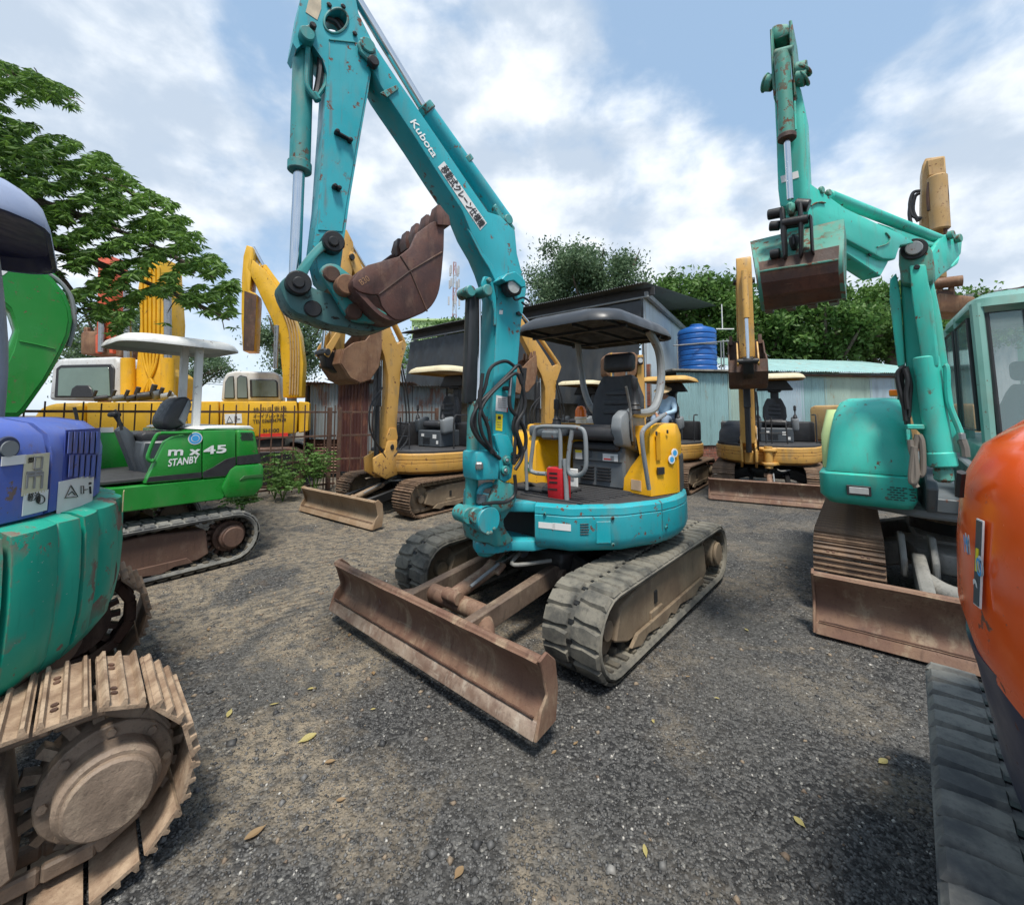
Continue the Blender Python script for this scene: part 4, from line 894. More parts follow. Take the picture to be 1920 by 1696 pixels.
# ================================================================= HERO: teal excavator in the middle
def Z2(ox, oy, k, pts): return [(ox + x / k, oy + y / k) for x, y in pts]
c1 = lambda *p: Z2(500, 0, 3.4286, p)
c2 = lambda *p: Z2(500, 380, 3.4286, p)
c3 = lambda *p: Z2(820, 640, 3.4286, p)
def hollow_shell(q, P, px, n0, n1, m, th=.02):      # open curved plate: pixel run traced on plane, offset inwards
    pts = [Vector((*P.sz(x, y, n0), 0)) for x, y in px]; K = len(pts); off = []
    for i in range(K):
        t = (pts[min(i + 1, K - 1)] - pts[max(i - 1, 0)]).normalized(); off.append(pts[i] + Vector((-t.y, t.x, 0)) * th)
    ring = [(p.x, p.y) for p in pts] + [(p.x, p.y) for p in reversed(off)]
    vs = [P.w(a, n0, z) for a, z in ring] + [P.w(a, n1, z) for a, z in ring]; L_ = len(ring)
    fs = [(i, (i + 1) % L_, L_ + (i + 1) % L_, L_ + i) for i in range(L_)]
    for b in (0, L_): fs += [(b + i, b + i + 1, b + L_ - 2 - i, b + L_ - 1 - i) for i in range(K - 1)]
    q.raw(vs, fs, m)
def hero():
    t = thing('excavator', 'teal crawler excavator in the centre with golden yellow covers, brown bucket and brown front blade', 'excavator', (.56, 4.0, 0), 228.6)
    M = ROOTM[t.name]; PB = Plane((-.08, 3.12), 217)
    rubber_track(M, t, .78, .40, 2.52, .55, 1, phase=.3); rubber_track(M, t, -.78, .40, 2.52, .55, -1, phase=.7)
    centre_frame(M, t, 2.5, .6, BLACKG); blade(M @ Matrix.Translation((0, -.05, 0)), t, 1.68, 1.98, .335, BLADE, z0=.09, armm=ARMM, edge=rusty('scraped_edge', (.17, .11, .08), (.30, .23, .175), (.42, .36, .29), 2, .55, dusty=.8))
    # --- upper body
    O = outline()
    q = MB(M); q.prism([(x * .86, y * .86) for x, y in O], .60, .93, BLACKG, 'xy', .01); q.build('turntable', t)
    prof = [(.615, .14), (.63, .05), (.67, .015), (.72, 0), (.865, 0), (.872, .006), (.88, 0), (.925, .004), (.945, .03)]
    n = len(O); groups = [('skirt_panel', list(range(1, 5))), ('skirt_panel', list(range(4, 12))), ('counterweight', list(range(11, 19))), ('skirt_panel', list(range(18, 25))), ('skirt_panel', list(range(24, n)) + [0])]
    for nm, ids in groups:
        pts = [Vector(O[i]) for i in ids]; pts[0] = pts[0].lerp(pts[1], .02); pts[-1] = pts[-1].lerp(pts[-2], .02)
        q = MB(M); fine = []
        for a, b in zip(pts[:-1], pts[1:]): fine += [a, a.lerp(b, .5)]
        fine.append(pts[-1]); q.wall([tuple(p) for p in fine], prof, TEAL, .03); o = q.build(nm, t, 40)
    # front panel details: louvres, filler lid, bolts and the white stripe sticker
    def onouter(i, f): a, b = Vector(O[i]), Vector(O[i + 1]); p = a.lerp(b, f); d = (b - a).normalized(); return p, d, Vector((d.y, -d.x))
    def det(i, f, z, sx, sz, m, name, th=.006, bev=.002):
        p, d, nn = onouter(i, f); q = MB(M @ Matrix(((d.x, nn.x, 0, p.x), (d.y, nn.y, 0, p.y), (0, 0, 1, z), (0, 0, 0, 1)))); q.box((0, th / 2, 0), (sx, th, sz), m, b=bev); return q.build(name, t)
    for k in range(5): det(2, .25, .755 + .017 * k, .06, .007, BLK, 'louvre')
    det(2, .62, .765, .105, .15, TEAL, 'access_lid', .008, .004); det(1, .75, .80, .13, .045, WHITE, 'white_sticker', .003, 0); det(1, .35, .80, .12, .04, WHITE, 'white_sticker', .003, 0)
    for i, f, z in ((2, .8, .86), (2, .8, .68), (1, .3, .88), (4, .2, .75)):
        p, d, nn = onouter(i, f); a = Vector((p.x, p.y, z)); q = MB(M); q.cyl(a, a + Vector((nn.x, nn.y, 0)) * .012, .013, TEALD, n=12); q.cyl(a, a + Vector((nn.x, nn.y, 0)) * .015, .007, BLACKG, n=6, bev=0); q.build('bolt', t)
    q = MB(M); fl = [(x * .95, y * .95) for x, y in O]; q.prism(fl, .925, .95, BLK2, 'xy', .01)
    for k in range(11): q.box((.06 + .07 * k, .30, .953), (.03, .86 - .03 * k, .016), BLK2, b=.004)
    q.box((.50, .05, .97), (.30, .55, .035), BLK2, b=.015, seg=2); q.box((.62, .22, .99), (.10, .16, .07), BLK, rot=(0, .35, 0), b=.02); q.box((.60, -.02, 1.0), (.09, .07, .02), BLK, rot=(0, -.5, 0)); q.cyl((.58, -.02, .95), (.62, -.02, 1.01), .012, STEEL)
    q.build('floor_mat', t)
    # --- golden covers
    hood = [(.02, .62), (-.15, .925), (-.42, .85), (-.68, .66), (-.87, .38), (-.94, 0), (-.87, -.38), (-.68, -.66), (-.42, -.85), (-.35, -.3), (-.35, .3)]
    q = MB(M); q.wall(hood[1:9], [(.95, .0), (1.2, .0), (1.38, .03), (1.46, .10), (1.48, .2)], KYEL, .3); q.prism([(-.3, .84), (-.42, .80), (-.66, .6), (-.84, .34), (-.9, 0), (-.84, -.34), (-.66, -.6), (-.42, -.8), (-.30, -.8)], .95, 1.47, KYEL, 'xy', .03, 2); q.build('engine_hood', t, 50)
    q = MB(M); lo = [(.12, .57), (.20, .84), (-.1, .93), (-.45, .84), (-.45, .5)]
    def rg(pts, z): return [(x, y, z) for x, y in pts]
    mid = [(.12, .58), (.19, .83), (-.1, .93), (-.45, .84), (-.45, .5)]; up = [(.02, .70), (.16, .82), (-.1, .925), (-.45, .84), (-.42, .62)]; tp = [(-.04, .71), (.08, .80), (-.14, .90), (-.42, .82), (-.40, .66)]
    q.loft([rg(lo, .955), rg(mid, 1.06), rg([(.08, .62), (.17, .82), (-.1, .928), (-.45, .84), (-.45, .54)], 1.15), rg(up, 1.28), rg(up, 1.40), rg(tp, 1.49), rg([(-.12, .7), (.0, .79), (-.16, .87), (-.4, .8), (-.38, .68)], 1.50)], KYEL)
    c = q.build('side_cover', t, 50)
    PS = Plane((M @ Vector((0, .93, 0))).to_2d(), 228.6)
    def local(x, y, z): return M @ Vector((x, y, z))
    q = MB(M); a = Vector((.16, .835)); b = Vector((-.1, .935)); dd = (b - a).normalized(); nn = Vector((-dd.y, dd.x)) * -1
    T = Matrix(((dd.x, -nn.x, 0, a.x), (dd.y, -nn.y, 0, a.y), (0, 0, 1, 0), (0, 0, 0, 1)))
    sgn = 1 if (nn.dot(Vector((0, 1))) > 0) else -1
    def face(a_, z_, sx, sz, m, name, th=.006, bev=.003, par=c):
        q = MB(M @ T); q.box((a_, -sgn * 0 - th * .5 if sgn > 0 else th * .5, z_), (sx, th, sz), m, b=bev); q.build(name, par)
    face(.08, 1.14, .07, .055, BLK, 'latch', .02); face(.07, 1.33, .045, .22, plain('cover_recess_shade', (.55, .27, .006), .5), 'recess_shade', .004);  # thin raised plate; the recess shade is painted as a darker yellow
    for a_, z_ in ((.05, 1.43), (.17, 1.44), (.05, .99)): face(a_, z_, .02, .03, BLK, 'bolt', .008)
    q = MB(M); q.wall([(-.22, .915), (-.42, .862), (-.69, .665)], [(.955, -.004), (1.22, -.004), (1.24, 0)], PLD, .012); q.build('corner_guard', t)
    for k, (a_, z_) in enumerate(((.21, 1.22), (.245, 1.27))):
        P_ = (M @ T) @ Vector((a_, 0, z_)); nw = ((M @ T).to_3x3() @ Vector((0, -1, 0))).normalized(); nw = nw if nw.dot(C0 - P_) > 0 else -nw; q = MB(); q.cyl(P_, P_ + nw * .006, .035, WHITE, n=24, bev=.001); q.cyl(P_ + nw * .006, P_ + nw * .007, .022, BINK, n=20, bev=0); q.build('round_sticker', c)
    q = MB(M); q.box((.158, .70, 1.02), (.004, .10, .08), plain('faded_label', (.78, .55, .35), .6), rot=(0, 0, -.28), b=0); q.build('faded_label', c)
    # right hand tank cover and console
    q = MB(M); q.loft([rg([(.40, -.74), (.44, -.08), (-.35, -.05), (-.35, -.84)], .955), rg([(.38, -.72), (.42, -.10), (-.35, -.05), (-.35, -.82)], 1.3), rg([(.30, -.68), (.32, -.12), (-.35, -.05), (-.35, -.78)], 1.40), rg([(.1, -.6), (.1, -.15), (-.3, -.1), (-.3, -.7)], 1.42)], KYEL); tk = q.build('tank_cover', t, 40)
    q = MB(M); q.box((.18, -.08, 1.43), (.42, .26, .10), DGREY, b=.025, seg=2); q.box((.36, .02, 1.40), (.1, .16, .08), DGREY, b=.02); q.build('console', t)
    q = MB(M); q.box((.435, -.18, 1.12), (.004, .07, .08), GINK, b=0); q.build('green_label', tk)
    q = MB(M); q.box((.438, -.18, 1.125), (.004, .03, .03), WHITE, b=0); q.build('label_mark', tk)
    # seat box with louvred panel
    q = MB(M); q.box((-.13, .31, 1.13), (.44, .52, .36), DGREY, b=.02); q.box((.09, .31, 1.22), (.03, .48, .10), DGREY, b=.012); q.cyl((.09, .24, 1.235), (.112, .24, 1.235), .034, PLD, n=20)
    sb = q.build('seat_box', t)
    for k in range(5):
        for s_ in (.22, .38): q = MB(M); q.box((.098, s_, 1.02 + .025 * k), (.02, .13, .011), BLK, b=.002); q.build('louvre', sb)
    def lab(x, y, z, sy, sz, m, par=sb, name='label'): q = MB(M); q.box((x, y, z), (.004, sy, sz), m, b=0); return q.build(name, par)
    lab(.108, .14, 1.225, .07, .085, WHITE); lab(.111, .14, 1.25, .068, .022, YLAB); lab(.108, .45, 1.215, .14, .06, WHITE); lab(.111, .47, 1.21, .03, .04, GRYINK); lab(.111, .43, 1.20, .08, .012, RINK)
    q = MB(M); q.box((.30, .1, 1.04), (.02, .30, .16), WHITE, b=.004); q.build('label_board', t); lab(.312, -.02, 1.075, .1, .05, YLAB, t); lab(.3125, .17, 1.04, .10, .03, GRYINK, t)
    s = seat(M, t, -.06, .31, 1.34, w=.50); 
    # left control pod, levers
    q = MB(); Pp = Plane((M @ Vector((0, .60, 0))).to_2d(), 228.6); q.slab(Pp, c3((1180, 560), (1188, 480), (1225, 440), (1300, 448), (1338, 492), (1348, 590), (1325, 730), (1270, 700), (1200, 672)), 0, -.10, PLG, .025, 2); pod = q.build('control_pod', t)
    q = MB(); q.slab(Pp, c3((1232, 520), (1248, 500), (1262, 600), (1275, 672), (1250, 668), (1236, 600)), .002, .008, BLK, .001); q.build('lever_slot', pod)
    q = MB(); q.tube([Pp.p(*p, .02) for p in c3((1257, 640), (1245, 500), (1240, 430), (1222, 330), (1213, 290))], .011, STEEL, 8, 5); q.build('lock_lever', pod)
    q = MB(M); q.lathe([(0, 0), (.05, 0), (.045, .03), (.05, .04), (.035, .07), (.04, .08), (.02, .11), (.018, .2), (.03, .22), (.028, .30), (0, .32)], BLK, 16, M=Matrix.Translation((-.02, .62, 1.58))); q.build('joystick', t)
    q = MB(M); q.lathe([(0, 0), (.05, 0), (.035, .05), (.04, .06), (.015, .09), (.015, .14), (.028, .16), (.026, .24), (0, .26)], BLK, 16, M=Matrix.Translation((.16, -.06, 1.47))); q.build('joystick', t)
    # rails
    def rail(pts, r=.016, name='handrail', m=GREYP): q = MB(); q.tube(pts, r, m, 10, 6); return q.build(name, t)
    Pr = Plane((M @ Vector((0, .84, 0))).to_2d(), 228.6); rail([Pr.p(*p, 0) for p in ((1246, 777), (1228, 789), (1207, 805), (1204, 827), (1211, 880), (1217, 917))], .017)
    Px = Plane((M @ Vector((.75, 0, 0))).to_2d(), 318.6)
    rail([Px.p(*p, 0) for p in ((1024, 888), (1003, 886), (995, 878), (998, 845), (1003, 810), (1013, 800), (1050, 800), (1083, 802), (1096, 812), (1099, 855), (1097, 880), (1086, 890), (1072, 890), (1065, 878), (1067, 845), (1073, 806))], .016)
    rail([Px.p(*p, 0) for p in ((1050, 803), (1051, 840), (1051, 880))], .015); rail([Px.p(*p, 0) for p in ((986, 832), (987, 880), (988, 918))], .013)
    rail([Px.p(*p, 0) for p in ((1058, 860), (1061, 900), (1063, 940))], .018)
    q = MB(); q.slab(Px, [(1024, 876), (1053, 879), (1054, 940), (1027, 936)], -.02, .10, RED, .008, 2); rb = q.build('tool_box', t)
    for yy in (885, 893, 902, 915): 
        o = quad_px(Px, .10 if (C0 - Px.o).dot(Px.n) > 0 else -.02, [(1030 if yy != 915 else 1026, yy), (1045, yy + 1), (1045, yy + 4), (1030, yy + 3)], INK, rb, 'mark', side=1 if (C0 - Px.o).dot(Px.n) > 0 else -1)
    # roll bars and canopy
    def lp(L): return [M @ Vector(p) for p in L]
    rail(lp([(.02, .60, 1.60), (-.2, .60, 1.585), (-.45, .60, 1.63), (-.60, .60, 1.80), (-.64, .60, 2.0), (-.58, .60, 2.2), (-.4, .58, 2.36)]), .038, 'roll_bar')
    rail(lp([(-.48, .02, 1.55), (-.50, -.10, 1.66), (-.54, -.2, 1.85), (-.56, -.25, 2.1), (-.5, -.25, 2.36)]), .034, 'roll_bar')
    canopy_shell(M, t, -.93, .45, -.40, .66, 2.39, .125, CANM, plain('black_lining', (.02, .02, .022), .6), .2, droop=.05)
    q = MB(M)
    for y in (-.2, .25, .55): q.box((-.25, y, 2.335), (1.2, .03, .03), BLK, b=.005)
    for x in (-.6, .1): q.box((x, .12, 2.32), (.03, 1.0, .03), BLK, b=.005)
    q.build('roof_rib', t)
    b = ony(1089, 790, 4.55); q = MB(); q.lathe([(0, -.15), (.055, -.15), (.055, .02), (.065, .03), (.065, .05), (0, .05)], WHITE, 20, Matrix.Translation(b)); be = q.build('beacon', t); q = MB(); q.lathe([(.06, .05), (.058, .12), (.035, .16), (0, .17)], AMBER, 20, Matrix.Translation(b)); q.build('beacon_lens', be)
    # --- swing bracket and lugs
    q = MB(M)
    for z0, z1 in ((.60, .675), (.875, .945)): q.prism([(.75, -.30), (.75, .34), (.93, .28), (1.03, .15), (1.16, .11), (1.23, .0), (1.16, -.11), (1.03, -.15), (.93, -.28)], z0, z1, TEAL, 'xy', .015, 2)
    q.box((.80, .0, .77), (.08, .5, .2), BLACKG, b=0); q.cyl((1.13, 0, .57), (1.13, 0, .97), .065, TEALD, n=24, bev=.01); q.build('swing_mount', t)
    W = .10
    q = MB(); low = c3((160, 1095), (150, 1130), (200, 1175), (250, 1290), (330, 1300), (380, 1325), (430, 1320), (480, 1290), (500, 1240), (430, 1190), (460, 1130), (500, 1050), (450, 1010), (400, 1005), (380, 900), (300, 890), (260, 960), (300, 1050), (270, 1080), (200, 1070))
    q.slab(PB, c3((205, 1075), (250, 1290), (330, 1300), (375, 1325), (440, 1318), (500, 1280), (440, 1200), (430, 1150), (495, 1060), (440, 1010), (400, 1000), (330, 1050)), W - .02, -W + .02, TEALD, .02, 2)
    q.slab(PB, c3((330, 1045), (360, 960), (392, 880), (420, 900), (470, 910), (520, 940), (505, 1020), (495, 1060), (400, 1110)), W + .03, W - .01, TEALD, .01, 2)
    q.slab(PB, c3((330, 1045), (360, 960), (392, 880), (420, 900), (470, 910), (520, 940), (505, 1020), (495, 1060), (400, 1110)), -W + .01, -W - .03, TEALD, .01, 2)
    pin(q, PB, c3((212, 1122))[0], W + .03, -.02, .055, TEALD, 24); pin(q, PB, c3((335, 1150))[0], W + .075, -.02, .088, TEAL, 28); pin(q, PB, c3((255, 1120))[0], W + .05, -.0, .05, TEALD, 24)
    for p in ((330, 1235), (350, 1230), (370, 1205)): pin(q, PB, c3(p)[0], W + .085, W, .013, TEALD, 6)
    q.build('swing_bracket', t)
    # --- boom
    boom = [(675, 70), (692, 68), (716, 104), (748, 152), (792, 216), (836, 280), (879, 344), (915, 397), (938, 404), (966, 432), (970, 476), (981, 518), (988, 540), (978, 602), (970, 700), (962, 800), (963, 856), (960, 888), (950, 903), (937, 900), (930, 880), (926, 830), (922, 780), (927, 680), (931, 590), (932, 555), (925, 528), (917, 503), (905, 474), (884, 437), (867, 395), (823, 328), (780, 260), (745, 207), (727.5, 181), (714, 160), (700, 131), (682, 104)]
    q = MB(); q.slab(PB, boom, W, -W, TEAL, .008, 2); bo = q.build('boom', t)
    q = MB()
    q.slab(PB, c1((585, 275), (600, 255), (650, 245), (695, 280), (715, 370), (720, 400), (690, 420), (650, 380), (600, 330)), W + .022, W - .002, TEALD, .006); q.slab(PB, c1((585, 275), (600, 255), (650, 245), (695, 280), (715, 370), (690, 420), (650, 380), (600, 330)), -W + .002, -W - .022, TEALD, .006)
    pin(q, PB, c1((655, 285))[0], W + .035, -W - .03, .045, TEALD, 24); pin(q, PB, c1((693, 385))[0], W + .045, W, .032, BLACKG, 20); q.build('boom_head', bo)
    q = MB(); q.slab(PB, c2((1385, 560), (1385, 510), (1400, 470), (1440, 480), (1460, 520), (1478, 600), (1482, 690), (1478, 790), (1466, 790), (1464, 700), (1450, 640), (1420, 600)), W + .02, W - .002, TEAL, .006); pin(q, PB, c2((1425, 560))[0], W + .05, -W, .04, TEALD, 20); pin(q, PB, c2((1437, 495))[0], W + .045, W, .018, TEALD, 10)
    q.slab(PB, c2((1290, 165), (1310, 180), (1390, 320), (1455, 400), (1490, 520), (1490, 620), (1480, 600), (1470, 500), (1430, 420), (1375, 335)), W + .015, W - .002, TEAL, .004); q.build('cylinder_lug', bo)
    q = MB(); q.slab(PB, c1((730, 595), (775, 625), (850, 570), (835, 545)), W + .012, W - .001, TEALD, .002); q.build('weld_plate', bo)
    q = MB(); q.slab(PB, c2((1460, 20), (1475, 0), (1530, 80), (1545, 75), (1600, 160), (1590, 190), (1560, 180), (1500, 110)), .06, -.06, TEALD, .008); pin(q, PB, c2((1560, 105))[0], .10, -.10, .038, TEALD, 20); pin(q, PB, c2((1585, 160))[0], .08, .03, .02, TEALD, 12); q.build('arm_cylinder_lug', bo)
    q = MB(); q.slab(PB, c3((365, 600), (400, 590), (460, 605), (490, 680), (488, 800), (478, 880), (440, 905), (405, 890), (400, 800), (398, 705)), W + .03, W - .002, TEAL, .008, 2)
    for p, r in (((455, 765), .03), ((445, 830), .034)): pin(q, PB, c3(p)[0], W + .055, W, r, TEALD, 20); pin(q, PB, c3(p)[0], W + .066, W, r * .45, STEEL, 6)
    q.build('foot_plate', bo)
    PBn = W + .002
    ln = quad_px(PB, W, c1((1140, 1038), (1100, 1075), (1372, 1480), (1415, 1435)), WHITE, bo, 'sticker')
    text_px(PB, W, (824, 317.5), (899, 428), INK, ln, s='移動式クレーン仕様機', height=.068, off=.005, bold=.0025)
    text_px(PB, W, (768, 229), (811, 296), WINK, bo, s='Kubota', height=.05, off=.003, bold=.002)
    l1 = quad_px(PB, W, c3((378, 345), (452, 358), (452, 455), (374, 445)), WHITE, bo, 'sticker'); quad_px(PB, W + .003, c3((447, 425), (452, 425), (452, 455), (446, 454)), RINK, l1, 'mark')
    for k in range(5): quad_px(PB, W + .003, c3((388, 365 + 14 * k), (440, 368 + 14 * k), (440, 371 + 14 * k), (388, 368 + 14 * k)), GRYINK, l1, 'text_line')
    l2 = quad_px(PB, W, c3((376, 465), (420, 468), (416, 576), (374, 570)), YLAB, bo, 'sticker'); quad_px(PB, W + .003, c3((390, 478), (408, 480), (407, 500), (389, 498)), INK, l2, 'mark')
    for k in range(3): quad_px(PB, W + .003, c3((384, 515 + 16 * k), (410, 517 + 16 * k), (410, 519 + 16 * k), (384, 517 + 16 * k)), GRYINK, l2, 'text_line')
    quad_px(PB, W, c2((1496, 690), (1518, 693), (1516, 718), (1494, 716)), WHITE, bo, 'sticker'); quad_px(PB, W, c2((1602, 705), (1612, 700), (1635, 728), (1604, 722)), BLK, bo, 'bracket', .02)
    # work light
    q = MB(); q.slab(PB, c2((1510, 490), (1545, 455), (1600, 440), (1665, 500), (1670, 540), (1640, 545), (1590, 500), (1535, 510)), W + .12, W, TEAL, .006); q.slab(PB, c2((1540, 490), (1610, 480), (1650, 545), (1640, 590), (1580, 600), (1545, 560)), W + .10, W + .02, BLK, .02, 2); wl = q.build('work_light', bo); q = MB(); pin(q, PB, c2((1590, 535))[0], W + .108, W + .1, .05, LENS, 24); q.build('lens', wl)
    q = MB(); q.tube([PB.p(*p, W + .06) for p in c2((1580, 590), (1600, 625), (1650, 610), (1690, 640), (1670, 660), (1640, 640))], .008, HOSE, 6, 5); q.build('cable', wl)
    # arm cylinder on the boom back
    cc = lambda p, n=0: PB.p(*p, n)
    q = MB(); q.cyl(cc((949, 418)), cc((794, 204)), .062, TEAL, n=24, bev=.01); q.cyl(cc((802, 214)), cc((792, 201)), .072, TEALD, n=24); q.cyl(cc((868, 299)), cc((875, 309)), .067, TEALD, n=24); ac = q.build('arm_cylinder', bo)
    q = MB(); q.cyl(cc((792, 201)), cc((655, -25)), .031, CHROME, n=20); q.build('cylinder_rod', ac)
    # boom cylinder
    q = MB(); q.cyl(cc(c3((215, 1125))[0]), cc((889, 752)), .045, TEALD, n=24, bev=.01); q.cyl(cc((888, 880)), cc((888, 862)), .052, BUCK2, n=24); bc = q.build('boom_cylinder', t)
    q = MB(); q.cyl(cc((889, 752)), cc((888, 545)), .026, CHROME, n=18); pin(q, PB, (884, 545), .07, -.07, .04, TEALD, 18); q.build('cylinder_rod', bc)
    q = MB(); q.slab(PB, c2((1305, 575), (1318, 560), (1370, 580), (1368, 700), (1352, 1280), (1280, 1290)), .035, -.03, plain('guard_black', (.028, .032, .036), .4), .01, 2); q.build('rod_guard', bc)
    q = MB(); q.tube([cc(p, .09) for p in ((899, 562), (899, 640), (897, 720), (895, 760))], .011, CHROME, 8); q.build('pipe', bc)
    q = MB(); q.slab(PB, c3((250, 712), (290, 705), (396, 705), (400, 800), (395, 890), (255, 893), (248, 800)), W + .06, -.02, TEAL, .012, 2); q.box(cc(c3((270, 800))[0], W + .06), (.05, .05, .05), STEEL, b=.01); q.build('valve_box', t)
    q = MB(); q.tube([cc(p, .06) for p in c3((270, 1020), (275, 960), (300, 930), (350, 920))], .022, TEAL, 10, 5); q.cyl(cc(c3((280, 1040))[0], .08), cc(c3((285, 985))[0], .08), .034, DGREY, n=16); q.build('elbow_pipe', t)
    H = [((968, 690), (948, 677), (920, 690), (908, 730), (893, 760), (891, 800), (905, 830), (930, 850)), ((980, 700), (972, 685), (955, 700), (925, 730), (900, 755), (884, 790), (895, 820), (920, 845), (938, 860)),
         ((978, 720), (968, 700), (945, 715), (915, 745), (900, 775), (905, 815), (928, 850)), ((955, 742), (957, 765), (972, 785), (985, 812), (984, 840), (970, 855), (960, 850)), ((982, 690), (980, 740), (972, 790), (966, 830), (964, 870)), ((975, 700), (985, 760), (968, 800), (980, 850), (966, 880)),
         ((985, 690), (977, 750), (962, 800), (975, 845), (962, 870)), ((965, 890), (966, 925), (950, 940), (925, 942), (905, 945)), ((905, 700), (900, 760), (915, 800), (922, 850))]
    for k, h in enumerate(H): q = MB(); q.tube([cc(p, W + .05 + .02 * (k % 3)) for p in h], .0125 if k != 3 else .014, HOSE, 8, 6); q.build('hose', t)
    q = MB(); q.cyl(cc((958, 705), W + .05), cc((955, 745), W + .05), .013, STEEL, n=10); q.box(cc((948, 728), W + .03), (.05, .05, .03), BLK, b=.01); q.build('hose_coupling', t)
    # --- arm (dipper)
    A = .085
    out = [(628, -80), (650, -75), (664, -20), (672, 25), (698, 78), (696, 134), (690, 175), (672, 277), (655, 379), (643, 467), (636, 520), (618, 540), (600, 520), (587, 462), (597, 380), (601, 321), (609, 204), (613, 137), (605, 111), (586, 84), (573, 78), (556, 92), (549, 80), (553, 55), (563, 0), (578, -60)]
    hole = [(630 + 19 * math.cos(a) - 12 * math.sin(a), 39 + 10 * math.cos(a) * 1.0 + 21 * math.sin(a)) for a in np.linspace(0, 2 * math.pi, 17)[:-1]]
    hs = hole[::-1]; k0 = min(range(len(hs)), key=lambda i: -hs[i][0]); hs = hs[k0:] + hs[:k0]
    slit = out[:4] + [hs[0]] + hs[1:] + [(hs[0][0], hs[0][1] + .3)] + [(out[3][0], out[3][1] + .3)] + out[4:]
    q = MB(); q.slab(PB, slit, A, -A, TEAL, 0); ar = q.build('arm', t)
    q = MB(); q.slab(PB, c1((400, 250), (570, 265), (620, 300), (668, 440), (640, 600), (575, 960), (515, 1310), (490, 1490), (330, 1480), (375, 700), (400, 480)), A + .006, A - .001, TEAL, .004); q.build('arm_side_plate', ar)
    q = MB(); q.slab(PB, c1((400, 248), (570, 266), (572, 275), (404, 258)), A + .012, A, TEALD, .002); q.build('weld_bead', ar)
    for a, b in (((440, 828), (555, 905)), ((425, 1180), (482, 1215))):
        q = MB(); q.slab(PB, c1(a, (b[0], b[1] - 12), b, (a[0], a[1] + 16)), A + .035, A, BLACKG, .003)
        for p in ((a[0] + 20, a[1] + 8), (b[0] - 10, b[1] - 14)): pin(q, PB, c1(p)[0], A + .045, A, .013, BLACKG, 8)
        q.build('clip_bracket', ar)
    q = MB(); q.tube([cc(p, A + .002) for p in [tuple(h) for h in hole]], .007, TEALD, 6, 2, closed=True)
    for p in ((405, 25), (495, 35), (570, 210)): pin(q, PB, c1(p)[0], A + .015, A, .015, BLACKG, 8)
    q.build('hole_rim', ar)
    quad_px(PB, A, c1((270, 0), (350, 0), (350, 60), (325, 130), (250, 80)), plain('peeling_sticker', (.5, .42, .3), .7, 0, .5, 20), ar, 'sticker')
    q = MB(); q.tube([cc(p, 0) for p in ((615, 20), (630, 35), (648, 55))], .02, HOSE, 8, 4); q.tube([cc(p, .03) for p in ((612, 35), (628, 42), (640, 58))], .016, HOSE, 8, 4); q.build('hose', ar)
    # bucket cylinder
    q = MB(); pin(q, PB, (577, 61), A + .05, -A - .03, .04, TEALD, 24); pin(q, PB, (588, 45), A + .045, A, .018, BLACKG, 10); q.slab(PB, c1((215, 190), (250, 160), (300, 150), (318, 200), (290, 270), (230, 250)), A + .025, A, TEALD, .006); q.build('cylinder_pin', ar)
    q = MB(); q.cyl(cc((570, 62)), cc((562, 318)), .054, TEALD, n=24, bev=.01); q.cyl(cc((562, 305)), cc((561.5, 322)), .062, TEALD, n=24); kc = q.build('bucket_cylinder', t)
    q = MB(); q.cyl(cc((561, 322)), cc((553, 515)), .030, CHROME, n=20); q.build('cylinder_rod', kc)
    q = MB(); q.tube([cc(p, .075) for p in c1((265, 310), (262, 400), (258, 540), (285, 600), (320, 640))], .014, TEALD, 8, 5); q.tube([cc(p, .05) for p in c1((345, 370), (345, 450), (330, 560), (315, 620))], .020, HOSE, 8, 4); q.tube([cc(p, .06) for p in c1((385, 480), (380, 540), (350, 590), (320, 630))], .012, TEALD, 8, 4); q.cyl(cc((588, 175), .07), cc((597, 190), .07), .022, TEALD, n=8); q.build('cylinder_pipe', kc)
    # linkage
    for s_, e in ((1, 0), (-1, 0)):
        n0, n1 = (A + .045, A + .012) if s_ > 0 else (-A - .012, -A - .045)
        q = MB(); q.slab(PB, chaikin(c2((385, 215), (420, 195), (470, 215), (480, 250), (455, 290), (400, 290), (340, 330), (290, 400), (255, 480), (240, 550), (180, 555), (150, 510), (175, 455), (230, 375), (300, 290))), n0, n1, TEALD, .008, 2); q.build('tipping_link', t)
    q = MB(); q.slab(PB, chaikin(c2((80, 515), (130, 470), (210, 470), (250, 520), (330, 560), (420, 590), (500, 640), (560, 730), (740, 770), (850, 760), (760, 815), (640, 828), (520, 800), (400, 782), (290, 735), (170, 700), (110, 610))), .10, -.10, GREASE, .015, 2)
    pin(q, PB, c2((210, 510))[0], A + .075, -A - .06, .062, BLACKG, 24); pin(q, PB, c2((210, 510))[0], A + .09, A, .03, BLACKG, 16); pin(q, PB, c2((435, 245))[0], A + .075, -A - .06, .058, BLACKG, 24); pin(q, PB, c2((435, 245))[0], A + .09, A, .028, BLACKG, 16)
    pin(q, PB, c2((300, 680))[0], .115, .09, .045, BLACKG, 16); q.build('bucket_link', t)
